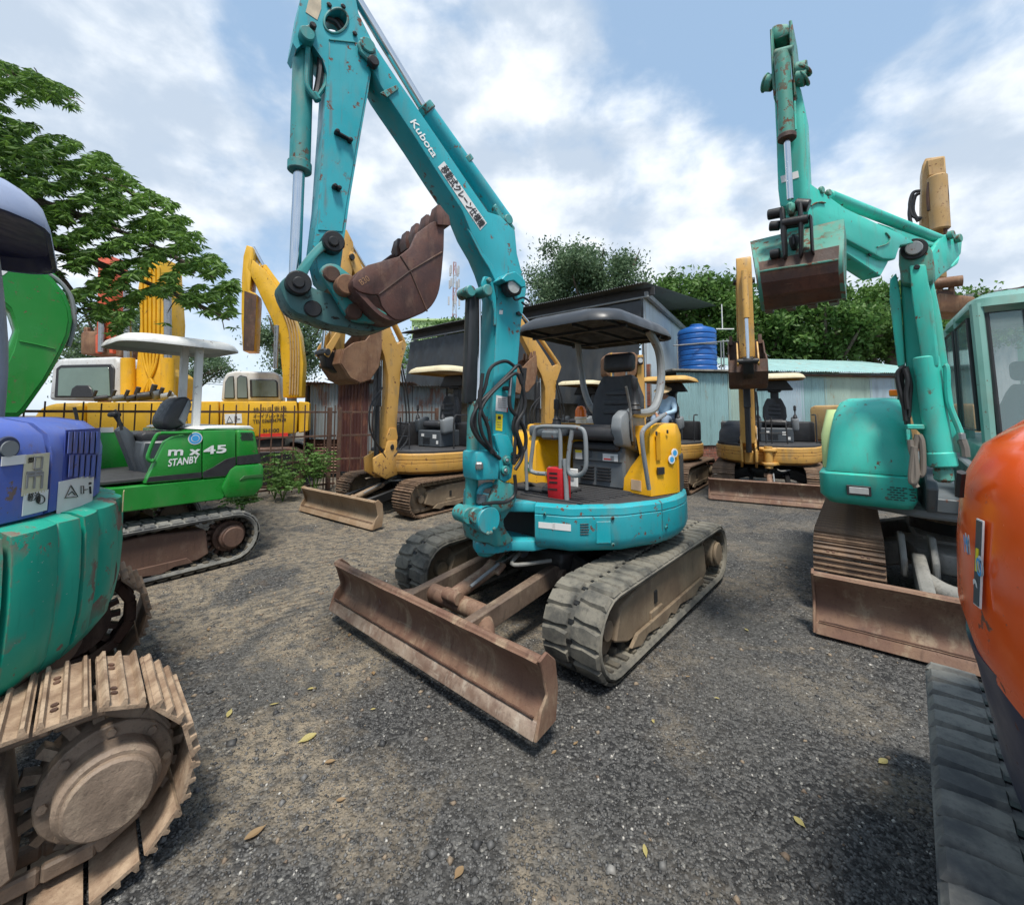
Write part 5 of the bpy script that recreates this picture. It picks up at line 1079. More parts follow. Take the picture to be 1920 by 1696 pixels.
    for n0, n1 in ((.175, .13), (-.13, -.175)):
        q = MB(); q.slab(PB, chaikin(c2((345, 450), (352, 410), (400, 385), (460, 395), (500, 430), (555, 470), (530, 540), (580, 600), (650, 640), (760, 700), (850, 760), (720, 775), (570, 765), (505, 720), (440, 600), (380, 510))), n0, n1, TEALD, .01, 2)
        pin(q, PB, c2((422, 455))[0], n0 + (.02 if n0 > 0 else 0), n1, .043, RUSTD, 20); pin(q, PB, c2((568, 698))[0], n0 + (.025 if n0 > 0 else 0), n1, .043, RUSTD, 20); q.build('hitch_plate', t)
    # bucket
    B = .33; sideo = (lambda *p: c2(*p[:5]) + c2(*p[5:9]) + chaikin(c2(*p[8:16]), 2, False)[1:] + chaikin(c2(*p[15:]), 1, False)[1:])((550, 500), (590, 440), (650, 400), (850, 345), (925, 285), (965, 195), (1060, 125), (1145, 100), (1140, 300), (1125, 480), (1105, 600), (1040, 695), (940, 735), (850, 762), (790, 730), (740, 660), (720, 590), (680, 592), (600, 575), (558, 545))
    q = MB(); q.slab(PB, sideo, B, B - .025, BUCK, .006, 2); far = [PB.sz(x, y, B) for x, y in sideo]; q.prism(far, -B + .025, -B, BUCK, 'xz', .006, 1, M=PB.mat())
    shell = (lambda *p: c2(*p[:2]) + chaikin(c2(*p[2:]), 2, False))((1145, 100), (1140, 300), (1125, 480), (1105, 600), (1040, 695), (940, 735), (850, 762), (760, 745), (680, 680), (620, 610), (575, 570), (552, 530), (552, 490), (590, 440))
    sh = [PB.sz(x, y, B) for x, y in shell]; pts = [Vector((a, z)) for a, z in sh]; K = len(pts); off = []
    for i in range(K): tt = (pts[min(i + 1, K - 1)] - pts[max(i - 1, 0)]).normalized(); off.append(pts[i] + Vector((-tt.y, tt.x)) * .022)
    cen = sum(pts, Vector((0, 0))) / K
    if (off[4] - cen).length > (pts[4] - cen).length: off = [2 * p - o for p, o in zip(pts, off)]
    ring = [tuple(p) for p in pts] + [tuple(p) for p in reversed(off)]; vs = [PB.w(a, B - .01, z) for a, z in ring] + [PB.w(a, -B + .01, z) for a, z in ring]; L_ = len(ring); q.raw(vs, [(i, (i + 1) % L_, L_ + (i + 1) % L_, L_ + i) for i in range(L_)] + [(i, i + 1, L_ - 2 - i, L_ - 1 - i) for i in range(K - 1)] + [(L_ + i, L_ + i + 1, 2 * L_ - 2 - i, 2 * L_ - 1 - i) for i in range(K - 1)], BUCK)
    bk = q.build('bucket', t, 40)
    q = MB()
    for L in (((722, 588), (922, 438), (1128, 318)), ((860, 343), (922, 438), (1032, 700)), ((925, 438), (1125, 318))): q.tube([PB.p(*p, B + .001) for p in c2(*L)], .005, RUSTD, 5)
    q.build('weld_bead', bk)
    lip = c2((1128, 95))[0]
    a0, z0 = PB.sz(*lip, B); a1, z1 = PB.sz(*c2((1140, 300))[0], B); dv = Vector((a0 - a1, z0 - z1)).normalized()
    for k in range(5):
        nn = B - .03 - (2 * B - .06) * k / 4; q = MB(PB.mat()); T = Matrix.Translation((a0 + .01, nn, z0)) @ Matrix.Rotation(math.atan2(dv.x, dv.y) + .15, 4, 'Y') @ Matrix.Diagonal((1.3, 1.25, .52, 1))
        q.loft([[(-.035, -.04, -.10), (.03, -.04, -.10), (.03, .04, -.10), (-.035, .04, -.10)], [(-.035, -.042, 0), (.03, -.042, 0), (.03, .042, 0), (-.035, .042, 0)], [(-.02, -.036, .06), (.02, -.036, .06), (.02, .036, .06), (-.02, .036, .06)], [(-.006, -.03, .13), (.008, -.03, .13), (.008, .03, .13), (-.006, .03, .13)]], BUCK, M=T); q.build('tooth', bk)
    q = MB(); pin(q, PB, c2((520, 522))[0], .25, -.25, .055, BUCK2, 24); q.build('bucket_boss', bk)
    lettering('B30', PB.p(*c2((612, 532))[0], B), PB.p(*c2((672, 495))[0], B) - PB.p(*c2((612, 532))[0], B), PB.n, .055, plain('chalk_paint', (.30, .17, .09), .8), bk, height=.03, off=.003)
    return t
def text_px(P, n, a, b, m, parent, height=None, off=.003, bold=0, side=1, s=None, **k):
    A = P.p(*a, n); B = P.p(*b, n); return lettering(s, A, B - A, P.n * side, (B - A).length, m, parent, height, off, bold, **k)
hero()
# ================================================================= OTHER MACHINES
def lp(M, L): return [M @ Vector(p) for p in L]
def skirt(M, t, O, prof, m, th=.03, parts=4, name='skirt_panel', sub=2):
    n = len(O); e = [round(i * n / parts) for i in range(parts + 1)]
    for a, b in zip(e[:-1], e[1:]):
        pts = [Vector(O[i % n]) for i in range(a, b + 1)]; f = []
        pts[0] = pts[0].lerp(pts[1], .02); pts[-1] = pts[-1].lerp(pts[-2], .02)
        for p, r in zip(pts[:-1], pts[1:]): f += [tuple(p.lerp(r, k / sub)) for k in range(sub)]
        f.append(tuple(pts[-1])); q = MB(M); q.wall(f, prof, m, th); q.build(name, t, 40)
def std_boom(t, P, m, k=1.0, hw=.10, bw=.30, cyl=BLK, bm=BUCK2, z0=0, ks=1.0):
    T = P.mat() @ Matrix.Scale(k, 4) @ Matrix.Diagonal((ks, 1, 1, 1))
    q = MB(T); B = [(.10, 1.02), (.10, 1.5), (.09, 2.2), (.20, 2.52), (.55, 3.1), (.93, 3.75), (1.06, 3.93), (1.02, 4.05), (.88, 4.02), (.45, 3.48), (.05, 2.98), (-.18, 2.66), (-.24, 2.42), (-.17, 1.7), (-.12, 1.02), (-.02, .93)]
    q.prism(B, -hw, hw, m, 'xz', .01, 2); b = q.build('boom', t)
    q = MB(T); q.prism([(-.16, 1.2), (-.02, .9), (.12, 1.2), (.05, 1.35), (-.12, 1.35)], hw, hw + .02, m, 'xz', .004); q.cyl((0, -hw - .05, 1.05), (0, hw + .05, 1.05), .045, BLACKG); q.build('boom_foot', b); q = MB(T); q.prism([(-.26, 2.35), (-.42, 2.75), (-.36, 2.85), (-.12, 2.72)], -.05, .05, m, 'xz', .006); q.build('boom_bracket', b); q = MB(T); q.cyl((1.0, -hw - .04, 3.95), (1.0, hw + .04, 3.95), .05, BLACKG); q.build('pivot_pin', b)
    q = MB(T); q.prism([(.96, 4.2), (1.1, 4.36), (1.24, 4.3), (1.28, 4.05), (1.2, 3.6), (1.28, 2.55), (1.17, 2.45), (1.08, 2.55), (1.02, 3.4), (.92, 3.95)], -hw * .9, hw * .9, m, 'xz', .01, 2); a = q.build('arm', t)
    q = MB(T); q.cyl((-.36, 0, 2.8), (.42, 0, 3.72), .055, m, n=16); c = q.build('arm_cylinder', b); q = MB(T); q.cyl((.42, 0, 3.72), (1.02, 0, 4.28), .03, CHROME, n=14); q.build('cylinder_rod', c)
    q = MB(T); q.cyl((.24, 0, .85), (.26, 0, 1.75), .05, cyl, n=16); q.prism([(.20, 1.7), (.33, 1.7), (.30, 2.35), (.2, 2.35)], -.06, .06, cyl, 'xz', .01); c = q.build('boom_cylinder', t); q = MB(T); q.cyl((.17, 0, 1.7), (.17, 0, 2.45), .026, CHROME, n=14); q.build('cylinder_rod', c)
    q = MB(T); q.cyl((1.33, 0, 4.05), (1.40, 0, 3.2), .05, m, n=16); c = q.build('bucket_cylinder', t); q = MB(T); q.cyl((1.40, 0, 3.2), (1.45, 0, 2.5), .028, CHROME, n=14); q.build('cylinder_rod', c)
    q = MB(T)
    for s_ in (-1, 1): q.prism([(1.46, 2.55), (1.5, 2.42), (1.42, 2.38), (1.2, 2.72), (1.24, 2.82)], s_ * (hw + .01), s_ * (hw + .035), m, 'xz', .005)
    q.prism([(1.5, 2.5), (1.42, 2.25), (1.1, 2.15), (1.0, 2.3), (1.2, 2.42), (1.4, 2.55)], -.08, .08, BLACKG, 'xz', .01); q.cyl((1.45, -.16, 2.46), (1.45, .16, 2.46), .05, BLACKG); q.build('bucket_link', t)
    side = [(1.25, 2.5), (1.05, 2.62), (.8, 2.68), (.62, 2.86), (.46, 2.95), (.44, 2.6), (.5, 2.3), (.68, 2.1), (.9, 2.04), (1.1, 2.1), (1.3, 2.3)]
    q = MB(T)
    for s_ in (-1, 1): q.prism(side, s_ * bw, s_ * (bw - .025), bm, 'xz', .005)
    sh = side[4:] + [side[0]]
    for (ax, az), (bx, bz) in zip(sh[:-1], sh[1:]):
        d = Vector((bx - ax, bz - az)); q.box(((ax + bx) / 2, 0, (az + bz) / 2), (d.length + .02, 2 * bw - .03, .03), bm, rot=(0, -math.atan2(d.y, d.x), 0), b=.004)
    bk = q.build('bucket', t)
    for i in range(4): q = MB(T); y = -bw + .06 + (2 * bw - .12) * i / 3; q.prism([(.44, 2.88), (.53, 2.88), (.50, 3.06), (.46, 3.06)], y - .03, y + .03, bm, 'xz', .006); q.build('tooth', bk)
    H = [[(-.1, 1.0), (-.35, 1.4), (-.3, 1.9), (-.2, 2.3)], [(-.05, .9), (-.42, 1.2), (-.4, 1.8), (-.22, 2.4)], [(.3, 1.9), (.45, 1.6), (.42, 1.2), (.2, 1.0)], [(.25, 2.0), (.52, 1.7), (.5, 1.3), (.15, .9)]]
    for h in H: q = MB(T); q.tube([(x, hw + .03, z) for x, z in h], .016, HOSE, 6, 5); q.build('hose', t)
def mini(name, label, c, yaw, m=CAT, group=None, az=None, canopy=True, can_col=OCHC, hoodm=BLK, blade_m=BLADE2, boom=True, bm=BUCK2, canx=(-.95, .25), cany=(-.35, .75), track_m=SHOE, foot=(1.05, 0), detail=True, boomk=1.0, cyl=BLK, ks=1.0, hw=.10):
    t = thing(name, label, 'excavator', (*c, 0), yaw, group); M = ROOTM[t.name]
    for s_ in (1, -1): steel_track(M, t, .78 * s_, .40, 2.5, .56, s_, sm=track_m, detail=detail, pitch=.115)
    centre_frame(M, t, 2.5, .6, BLACKG); blade(M, t, 1.78, 1.96, .36, blade_m, z0=.02, armm=BLACKG)
    O = outline(.97, front=.98)
    q = MB(M); q.prism([(x * .88, y * .88) for x, y in O], .58, .92, BLACKG, 'xy', .01); q.build('turntable', t)
    skirt(M, t, O, [(.60, .10), (.65, .02), (.72, 0), (.775, 0), (.782, .012), (.79, 0), (.83, 0), (.837, .012), (.845, 0), (.92, .0), (.94, .02)], m)
    q = MB(M); q.prism([(x * .97, y * .97) for x, y in O], .925, .99, BLK2, 'xy', .015); q.build('floor_mat', t)
    q = MB(M); rr = [(x, y) for x, y in O if x < .02]; q.prism([(-.32, .8)] + [(x * .96, y * .96) for x, y in rr if x < -.2] + [(-.32, -.8)], .985, 1.42, hoodm, 'xy', .05, 3); q.build('engine_hood', t, 50)
    q = MB(M); rg = lambda P, z: [(x, y, z) for x, y in P]
    q.loft([rg([(.55, -.88), (.62, -.42), (-.4, -.36), (-.45, -.9)], .985), rg([(.53, -.87), (.6, -.43), (-.4, -.37), (-.45, -.88)], 1.2), rg([(.40, -.80), (.42, -.47), (-.4, -.38), (-.45, -.84)], 1.36), rg([(.1, -.7), (.1, -.5), (-.4, -.4), (-.45, -.75)], 1.43)], m if hoodm is not BLK else BLK); q.build('side_cover', t, 40)
    q = MB(M); q.box((-.1, .18, 1.14), (.5, .6, .3), PLD, b=.02); sb = q.build('seat_box', t)
    for k in range(4): q = MB(M); q.box((.152, .12, 1.06 + .03 * k), (.01, .18, .014), BLK, b=0); q.build('louvre', sb)
    for y, z, w, h in ((.02, 1.2, .07, .05), (.33, 1.18, .09, .07), (.4, 1.08, .05, .06)): q = MB(M); q.box((.153, y, z), (.004, w, h), WHITE, b=0); q.build('label', sb)
    seat(M, t, -.12, .18, 1.32, w=.44, head=False)
    for y in (-.14, .52):
        q = MB(M); q.box((.02, y, 1.38), (.30, .13, .28), PLG if y > 0 else PLD, rot=(0, .15, 0), b=.05, seg=3); q.build('control_pod', t, 50)
        q = MB(M); q.lathe([(0, 0), (.045, 0), (.03, .05), (.012, .08), (.012, .14), (.026, .16), (.024, .24), (0, .26)], BLK, 12, M=Matrix.Translation((.14, y, 1.50))); q.build('joystick', t)
    q = MB(M); q.tube([(.72, -.30, 1.0), (.72, -.30, 1.36), (.70, -.26, 1.42), (.70, .26, 1.42), (.72, .32, 1.36), (.72, .34, 1.0)], .014, BLK, 8, 3); q.tube([(.71, -.3, 1.2), (.71, .33, 1.2)], .011, BLK, 8); q.tube([(.71, -.02, 1.0), (.71, -.02, 1.52)], .012, BLK, 8); q.tube([(.71, .08, 1.0), (.71, .08, 1.52)], .012, BLK, 8); q.build('guard_rail', t)
    q = MB(M); q.tube([(.2, .86, 1.0), (.2, .86, 1.5), (.05, .86, 1.56), (-.2, .84, 1.56)], .014, BLK, 8, 4); q.build('handrail', t)
    q = MB(M); q.box((.735, -.2, 1.24), (.01, .14, .14), WHITE, b=0); q.build('label', t)
    if canopy:
        q = MB(M); q.box((-.55, .2, 1.85), (.10, .16, .95), BLK, b=.02); q.box((-.5, .2, 2.12), (.14, .26, .12), BLK, b=.02); q.prism([(-.16, 2.1), (.56, 2.1), (.42, 2.32), (-.02, 2.32)], -.62, -.40, BLK, 'yz', .02); q.build('canopy_post', t)
        canopy_shell(M, t, canx[0], canx[1], cany[0], cany[1], 2.33, .13, can_col, OCHC, .2)
    # swing post
    q = MB(M); fx, fy = foot
    for z0, z1 in ((.60, .66), (.86, .92)): q.prism([(.8, -.28), (.8, .28), (1.0, .14), (1.16, .08), (1.16, -.08), (1.0, -.14)], z0, z1, m, 'xy', .012)
    q.cyl((1.08, 0, .55), (1.08, 0, .96), .07, m, n=20); q.build('swing_mount', t)
    F = M @ Vector((fx, fy, 0)); a = az if az is not None else yaw; P = Plane(F.to_2d(), a)
    if boom:
        q = MB(P.mat())
        for s_ in (-1, 1): q.prism([(-.12, .6), (.1, .55), (.32, .68), (.34, .9), (.12, 1.0), (.08, 1.15), (-.1, 1.15)], s_ * .10, s_ * .14, m, 'xz', .012, 2)
        q.box((.05, 0, .75), (.25, .2, .25), m, b=.03); q.build('swing_bracket', t)
        std_boom(t, P, m, boomk, bm=bm, cyl=cyl, ks=ks, hw=hw)
    return t, M, P
g = 'ochre yellow crawler excavators'
mini('excavator', 'ochre yellow excavator with dusty tan scraper blade in front of the rusty shack', (-1.55, 7.95), 233, group=g, az=232, can_col=CREAM, bm=BUCK2, canx=(-.95, .30), foot=(1.05, .18), ks=.78)
mini('excavator', 'ochre yellow excavator half hidden behind the teal boom with a cream canopy', (1.55, 11.2), 233, group=g, foot=(1.05, -.1), az=208, can_col=CREAM, detail=False)
t10, M10, P10 = mini('excavator', 'ochre yellow excavator with a seated person under its canopy behind the teal machine', (3.35, 9.9), 233, group=g, az=233, can_col=OCHC, boom=False)
mini('excavator', 'ochre yellow excavator facing the camera with black hood and dark bucket by the light-blue wall', (5.42, 9.15), 240.5, group=g, az=243, can_col=CREAM, bm=RUSTD, blade_m=BLADE, foot=(1.05, -.33), canx=(-.95, .1), cany=(-.55, .75), hw=.13)
def loose_boom():
    Y = 9.0; P = Plane((0, Y), 180); q = MB()
    q.slab(P, [(1196, 665), (1206, 665), (1210, 740), (1212, 800), (1194, 800), (1193, 735)], .1, -.12, CAT, .01); q.build('boom', t10)
    q = MB(); q.slab(P, [(1136, 668), (1142, 661), (1190, 660), (1197, 668), (1194, 700), (1185, 712), (1150, 715), (1136, 700)], .3, -.25, BUCK2, .03, 2); b = q.build('bucket', t10)
    q = MB(); q.slab(P, [(1144, 662), (1148, 660), (1149, 715), (1145, 712)], .34, .3, CAT, .003); q.build('rib', b)
    q = MB(); q.slab(P, [(1194, 670), (1206, 669), (1206, 683), (1195, 683)], .2, .12, BLK, .01); l = q.build('work_light', t10); q = MB(); p = P.p(1200.5, 676, .2); q.cyl(p, p + P.n * .02, .05, LENS, n=16); q.build('lens', l)
loose_boom()
# ---- person
def person():
    base = M10 @ Vector((-.05, .18, 1.42)); yaw = R(233)
    t = thing('person', 'seated person in a pale blue shirt and tan brimmed hat looking down at their hands', 'person', base, 233)
    M = ROOTM[t.name]
    def skin(name, V, E, Rr, m, sub=2, parent=t, root=0):
        me = bpy.data.meshes.new(name); me.from_pydata([tuple(v) for v in V], E, []); o = bpy.data.objects.new(name, me); COL.objects.link(o)
        md = o.modifiers.new('s', 'SKIN'); md.use_smooth_shade = True
        for i, r in enumerate(Rr): me.skin_vertices[0].data[i].radius = (r, r) if not isinstance(r, tuple) else r; me.skin_vertices[0].data[i].use_root = (i == root)
        s2 = o.modifiers.new('u', 'SUBSURF'); s2.levels = sub; s2.render_levels = sub
        bpy.context.view_layer.update(); nm = bpy.data.meshes.new_from_object(o.evaluated_get(bpy.context.evaluated_depsgraph_get())); o.modifiers.clear(); o.data = nm; nm.materials.clear(); nm.materials.append(m); nm.shade_smooth()
        if parent is not None: o.parent = parent; ROOTM[o.name] = ROOTM[t.name]
        return o
    SK = plain('skin', (.36, .19, .12), .5, 0, .1); SH = plain('pale_blue_shirt', (.36, .52, .66), .8, 0, .12, 6, .2); TR = plain('blue_grey_trousers', (.20, .26, .34), .85, 0, .15, 6, .2)
    # body (skin coloured continuous figure); clothes are shells a little larger
    V = [(-.02, 0, .06), (-.03, 0, .28), (.03, 0, .48), (.07, 0, .57), (.12, 0, .66), (.02, .19, .47), (.10, .25, .22), (.32, .10, .16), (.37, .07, .14), (.02, -.19, .47), (.10, -.25, .22), (.32, -.10, .16), (.37, -.07, .14), (.02, .10, .05), (.42, .12, .06), (.47, .12, -.34), (.58, .12, -.40), (.02, -.10, .05), (.42, -.12, .06), (.47, -.12, -.34), (.58, -.12, -.40)]
    E = [(0, 1), (1, 2), (2, 3), (3, 4), (2, 5), (5, 6), (6, 7), (7, 8), (2, 9), (9, 10), (10, 11), (11, 12), (0, 13), (13, 14), (14, 15), (15, 16), (0, 17), (17, 18), (18, 19), (19, 20)]
    Rr = [.12, .13, .13, .055, .06, .065, .048, .036, .03, .065, .048, .036, .03, .09, .075, .055, .045, .09, .075, .055, .045]
    skin('body', V, E, Rr, SK)
    k = lambda r: r * 1.14 + .006
    skin('shirt', V[:4] + V[5:8] + V[9:12], [(0, 1), (1, 2), (2, 3), (2, 4), (4, 5), (5, 6), (2, 7), (7, 8), (8, 9)], [k(r) for r in (Rr[:3] + [.05] + Rr[5:8] + Rr[9:12])], SH)
    skin('trousers', [V[0]] + V[13:16] + V[17:20], [(0, 1), (1, 2), (2, 3), (0, 4), (4, 5), (5, 6)], [k(.115)] + [k(r) for r in (.09, .075, .055, .09, .075, .055)], TR)
    q = MB(M); T = Matrix.Translation((.135, 0, .70)) @ Matrix.Rotation(.35, 4, 'Y'); vs = []; fs = []
    nu, nv = 18, 12
    for i in range(nv + 1):
        ph = math.pi * i / nv
        for j in range(nu):
            th = 2 * math.pi * j / nu; x = .10 * math.sin(ph) * math.cos(th); y = .078 * math.sin(ph) * math.sin(th); z = .12 * math.cos(ph)
            if z < 0: x *= 1 - .25 * (-z / .12) * (1 if x < 0 else .3); y *= 1 - .3 * (-z / .12)
            if abs(th) < .2 or th > 6.0: x += .02 * math.exp(-((z + .015) / .02) ** 2)
            if abs(z - .015) < .015 and x > .05: x -= .006
            vs.append((x, y, z))
    fs = [(i * nu + j, i * nu + (j + 1) % nu, (i + 1) * nu + (j + 1) % nu, (i + 1) * nu + j) for i in range(nv) for j in range(nu)]
    q.raw(vs, fs, SK, T); 
    for s_ in (-1, 1): q.box((.088, .03 * s_, .012), (.01, .022, .009), WHITE, b=.003, M=T); q.box((.094, .03 * s_, .012), (.004, .009, .008), INK, b=.001, M=T); q.box((0, .08 * s_, 0), (.03, .014, .05), SK, b=.006, M=T)
    q.box((.088, 0, -.05), (.01, .04, .008), RINK, b=.003, M=T); q.build('head', t, 60)
    q = MB(M); q.lathe([(0, .13), (.06, .125), (.095, .09), (.10, .045), (.12, .035), (.19, .01), (.195, .005), (.12, .028), (0, .03)], plain('straw_tan', (.42, .31, .17), .8, 0, .15, 30, .3), 28, T @ Matrix.Rotation(.1, 4, 'Y')); q.build('hat', t, 50)
    for s_ in (-1, 1):
        q = MB(M); T2 = Matrix.Translation((.39, .06 * s_, .135)) @ Matrix.Rotation(-.5 * s_, 4, 'Z') @ Matrix.Rotation(.3, 4, 'Y'); q.box((.03, 0, 0), (.08, .07, .028), SK, b=.012, seg=2, M=T2)
        for i, l in enumerate((.06, .072, .068, .052)): y = -.028 + .0185 * i; q.tube([T2.copy() @ Vector((.06, y, 0)), T2 @ Vector((.06 + l * .5, y, -.006)), T2 @ Vector((.06 + l * .8, y, -.03)), T2 @ Vector((.06 + l * .75, y, -.045))], .0085, SK, 6, 2)
        q.tube([T2 @ Vector((.015, -.035 * s_, 0)), T2 @ Vector((.045, -.06 * s_, -.01)), T2 @ Vector((.07, -.055 * s_, -.02))], .010, SK, 6, 2); q.build('hand', t, 60)
person()

# ---- bright green excavator with white canopy
def green_exc():
    t = thing('excavator', 'bright green excavator with white canopy and black stripe parked side-on at the left', 'excavator', (-4.31, 4.39, 0), 235); M = ROOTM[t.name]
    rubber_track(M, t, .80, .40, 2.5, .56, 1, rub=RUBG, fm=rusty('brown_frame', (.10, .055, .04), (.14, .08, .055), (.2, .14, .1)), phase=.2); rubber_track(M, t, -.80, .40, 2.5, .56, -1, rub=RUBG, phase=.6)
    centre_frame(M, t, 2.5, .62, BLACKG)
    PL = Plane((M @ Vector((0, .95, 0))).to_2d(), 235); k = lambda *p: Z2(0, 740, 3.4286, p)
    q = MB(); q.slab(PL, k((700, 600), (760, 597), (1455, 530), (1500, 560), (1432, 672), (820, 752), (600, 770), (560, 610)), 0, -1.9, GREEN, .01); q.build('skirt_panel', t)
    q = MB(); q.slab(PL, k((1422, 602), (1478, 482), (1515, 455), (1690, 440), (1702, 480), (1694, 590), (1640, 650), (1450, 668)), .02, -1.92, GREEN, .03, 2); cw = q.build('counterweight', t)
    q = MB(); q.slab(PL, k((1540, 548), (1570, 520), (1690, 508), (1690, 530), (1600, 535)), .028, .018, plain('scuff', (.03, .12, .03), .6), .002); q.build('scuff_panel', cw)
    q = MB(); q.slab(PL, k((930, 572), (1065, 300), (1120, 270), (1232, 246), (1298, 232), (1298, 540)), 0, -.10, GREEN, .012, 2); cf = q.build('side_door', t)
    q = MB(); q.slab(PL, k((1304, 540), (1304, 232), (1516, 226), (1516, 460), (1455, 528)), 0, -1.9, GREEN, .012, 2); q.build('side_door', t)
    q = MB(); q.slab(PL, k((1522, 226), (1640, 228), (1660, 330), (1680, 440), (1522, 455)), -.0, -1.9, GREEN, .03, 3); rd = q.build('rear_cover', t)
    q = MB(); q.slab(PL, k((1295, 224), (1330, 206), (1610, 198), (1642, 224)), -.06, -1.85, WPAINT, .02, 3); q.build('hood_top', t, 50)
    q = MB(); q.slab(PL, k((942, 562), (958, 528), (1296, 497), (1296, 533)), .004, .0, BLK, .001); q.build('stripe', cf)
    q = MB(); q.slab(PL, k((1304, 497), (1370, 465), (1450, 415), (1516, 396), (1516, 448), (1450, 520), (1304, 534)), .004, 0, BLK, .001); q.slab(PL, k((1523, 395), (1672, 378), (1680, 436), (1523, 450)), .004, 0, BLK, .001); q.build('stripe', rd)
    for i in range(4):
        for j in range(6):
            c = PL.p(*k((1552 + 13 * j + 6 * (i % 2), 248 + 13 * i))[0], 0); q = MB(); q.cyl(c, c + PL.n * .003, .011, BLK, n=6, bev=0); q.build('vent_hole', rd)
    text_px(PL, 0, k((1078, 392))[0], k((1280, 386))[0], WINK, cf, s='m x', height=.052, off=.004, bold=.007); text_px(PL, 0, k((1306, 384))[0], k((1448, 372))[0], WINK, rd, s='45', height=.078, off=.004, bold=.008)
    text_px(PL, 0, k((1078, 462))[0], k((1268, 436))[0], WINK, cf, s='STANBY', height=.068, off=.004, bold=.003, shear=.15)
    c = PL.p(*k((1255, 280))[0], 0); q = MB(); q.cyl(c, c + PL.n * .003, .062, WHITE, n=28, bev=0); q.cyl(c, c + PL.n * .004, .054, BINK, n=28, bev=0); q.cyl(c, c + PL.n * .005, .036, WHITE, n=24, bev=0); q.cyl(c, c + PL.n * .006, .03, BINK, n=24, bev=0); q.build('round_sticker', cf)
    q = MB(M); q.box((.35, 0, .965), (1.5, 1.75, .04), BLK2, b=.01); q.build('floor_mat', t)
    def P(y): return Plane((M @ Vector((0, y, 0))).to_2d(), 235)
    q = MB(); q.slab(P(.25), k((760, 230), (800, 200), (855, 245), (940, 500), (905, 560), (890, 555)), 0, -.18, PLD, .02, 2); q.build('control_column', t)
    q = MB(); q.tube([P(.22).p(*p) for p in k((800, 240), (770, 180), (740, 135))], .018, BLK, 8, 3); q.box(P(.22).p(*k((735, 128))[0]), (.12, .05, .05), BLK, b=.02, seg=2); q.build('control_lever', t)
    q = MB(); q.tube([P(.1).p(*p) for p in k((500, 190), (490, 130), (478, 80))], .014, BLK, 8, 3); q.build('control_lever', t)
    q = MB(); q.slab(P(.40), k((1050, 190), (1060, 140), (1120, 40), (1170, 10), (1225, 15), (1240, 60), (1190, 200), (1090, 235)), 0, -.42, SEATM, .04, 3); s = q.build('backrest', t, 60)
    q = MB(); q.slab(P(.42), k((1150, 160), (1215, 30), (1235, 60), (1190, 200)), 0, -.03, PLG, .01); q.build('side_bolster', s)
    q = MB(); q.slab(P(.42), k((900, 260), (930, 240), (1080, 232), (1190, 235), (1190, 300), (920, 310)), 0, -.46, SEATM, .04, 3); q.build('seat', t, 60)
    q = MB(); q.slab(P(.5), k((920, 300), (1200, 290), (1060, 400), (940, 520), (900, 400)), 0, -.5, PLD, .02); q.build('seat_box', t)
    q = MB(); q.slab(P(-.35), k((628, 270), (650, 240), (980, 235), (980, 540), (640, 540)), 0, -.5, GREEN, .02, 2); tk = q.build('tank_cover', t)
    quad_px(P(-.35), 0, k((642, 210), (730, 208), (730, 240), (640, 242)), WHITE, tk)
    q = MB(); q.tube([P(.93).p(*p, .02) for p in k((990, 412), (975, 428), (950, 405), (965, 350), (1000, 270), (1030, 248), (1100, 246), (1230, 243))], .016, GREEN, 10, 5); q.build('handrail', t)
    # canopy with two white posts
    for x, y, x2, y2 in ((372, 800, 378, 650), (345, 800, 350, 650)):
        pl = P(.46 if x > 360 else .22); a = pl.p(x - 4, y); b = pl.p(x2 - 5, y2); q = MB(); q.box((a + b) / 2, (.07, .07, (b - a).length + .1), WPAINT, rot=(0, 0, R(235)), b=.01); q.build('canopy_post', t)
    canopy_shell(M, t, -1.14, -.06, -.36, .66, 2.30, .12, WPAINT, plain('canopy_underside', (.42, .43, .40), .6, 0, .3, 5), .22)
    q = MB(); q.tube([P(.46).p(*p) for p in ((228, 806), (222, 780), (215, 768))], .012, BLK, 8, 3); q.box(P(.46).p(214, 776), (.05, .05, .04), BLK, b=.01); q.build('joystick', t)
    # boom
    b1 = lambda *p: Z2(0, 320, 3.4286, p); PB = P(.08)
    out = b1((-120, 500), (0, 525), (120, 540), (250, 612), (340, 690), (420, 785), (458, 880), (468, 960), (450, 1060), (400, 1175), (300, 1350), (155, 1555), (110, 1590), (-150, 1590), (-60, 1300), (60, 1120), (100, 1020), (60, 900), (-60, 800), (-200, 740))
    q = MB(); q.slab(PB, out, .11, -.11, GREEN, .02, 2); bo = q.build('boom', t)
    q = MB(); q.slab(PB, b1((0, 545), (110, 560), (235, 632), (325, 712), (398, 800), (432, 885), (442, 960), (425, 1055), (375, 1170), (280, 1340), (140, 1530), (110, 1560), (-80, 1560), (20, 1300), (90, 1150), (120, 1020), (70, 880), (-30, 790)), .118, .10, GREEN, .006); q.build('side_plate', bo)
    q = MB(); q.tube([PB.p(*p, .122) for p in b1((125, 1095), (230, 1115), (355, 1145))], .006, GREEN, 6, 3); q.build('weld_bead', bo)
    q = MB(); q.tube([PB.p(*p, .0) for p in b1((290, 650), (380, 710), (450, 800), (475, 900), (475, 1000), (440, 1130))], .02, GREYP, 8, 5); q.tube([PB.p(*p, -.06) for p in b1((180, 570), (300, 640), (400, 730), (460, 840), (480, 960))], .018, GREEN, 8, 5); q.build('hydraulic_pipe', bo)
    quad_px(PB, .118, b1((-20, 640), (15, 630), (50, 650), (20, 672), (-20, 672)), WHITE, bo)
green_exc()

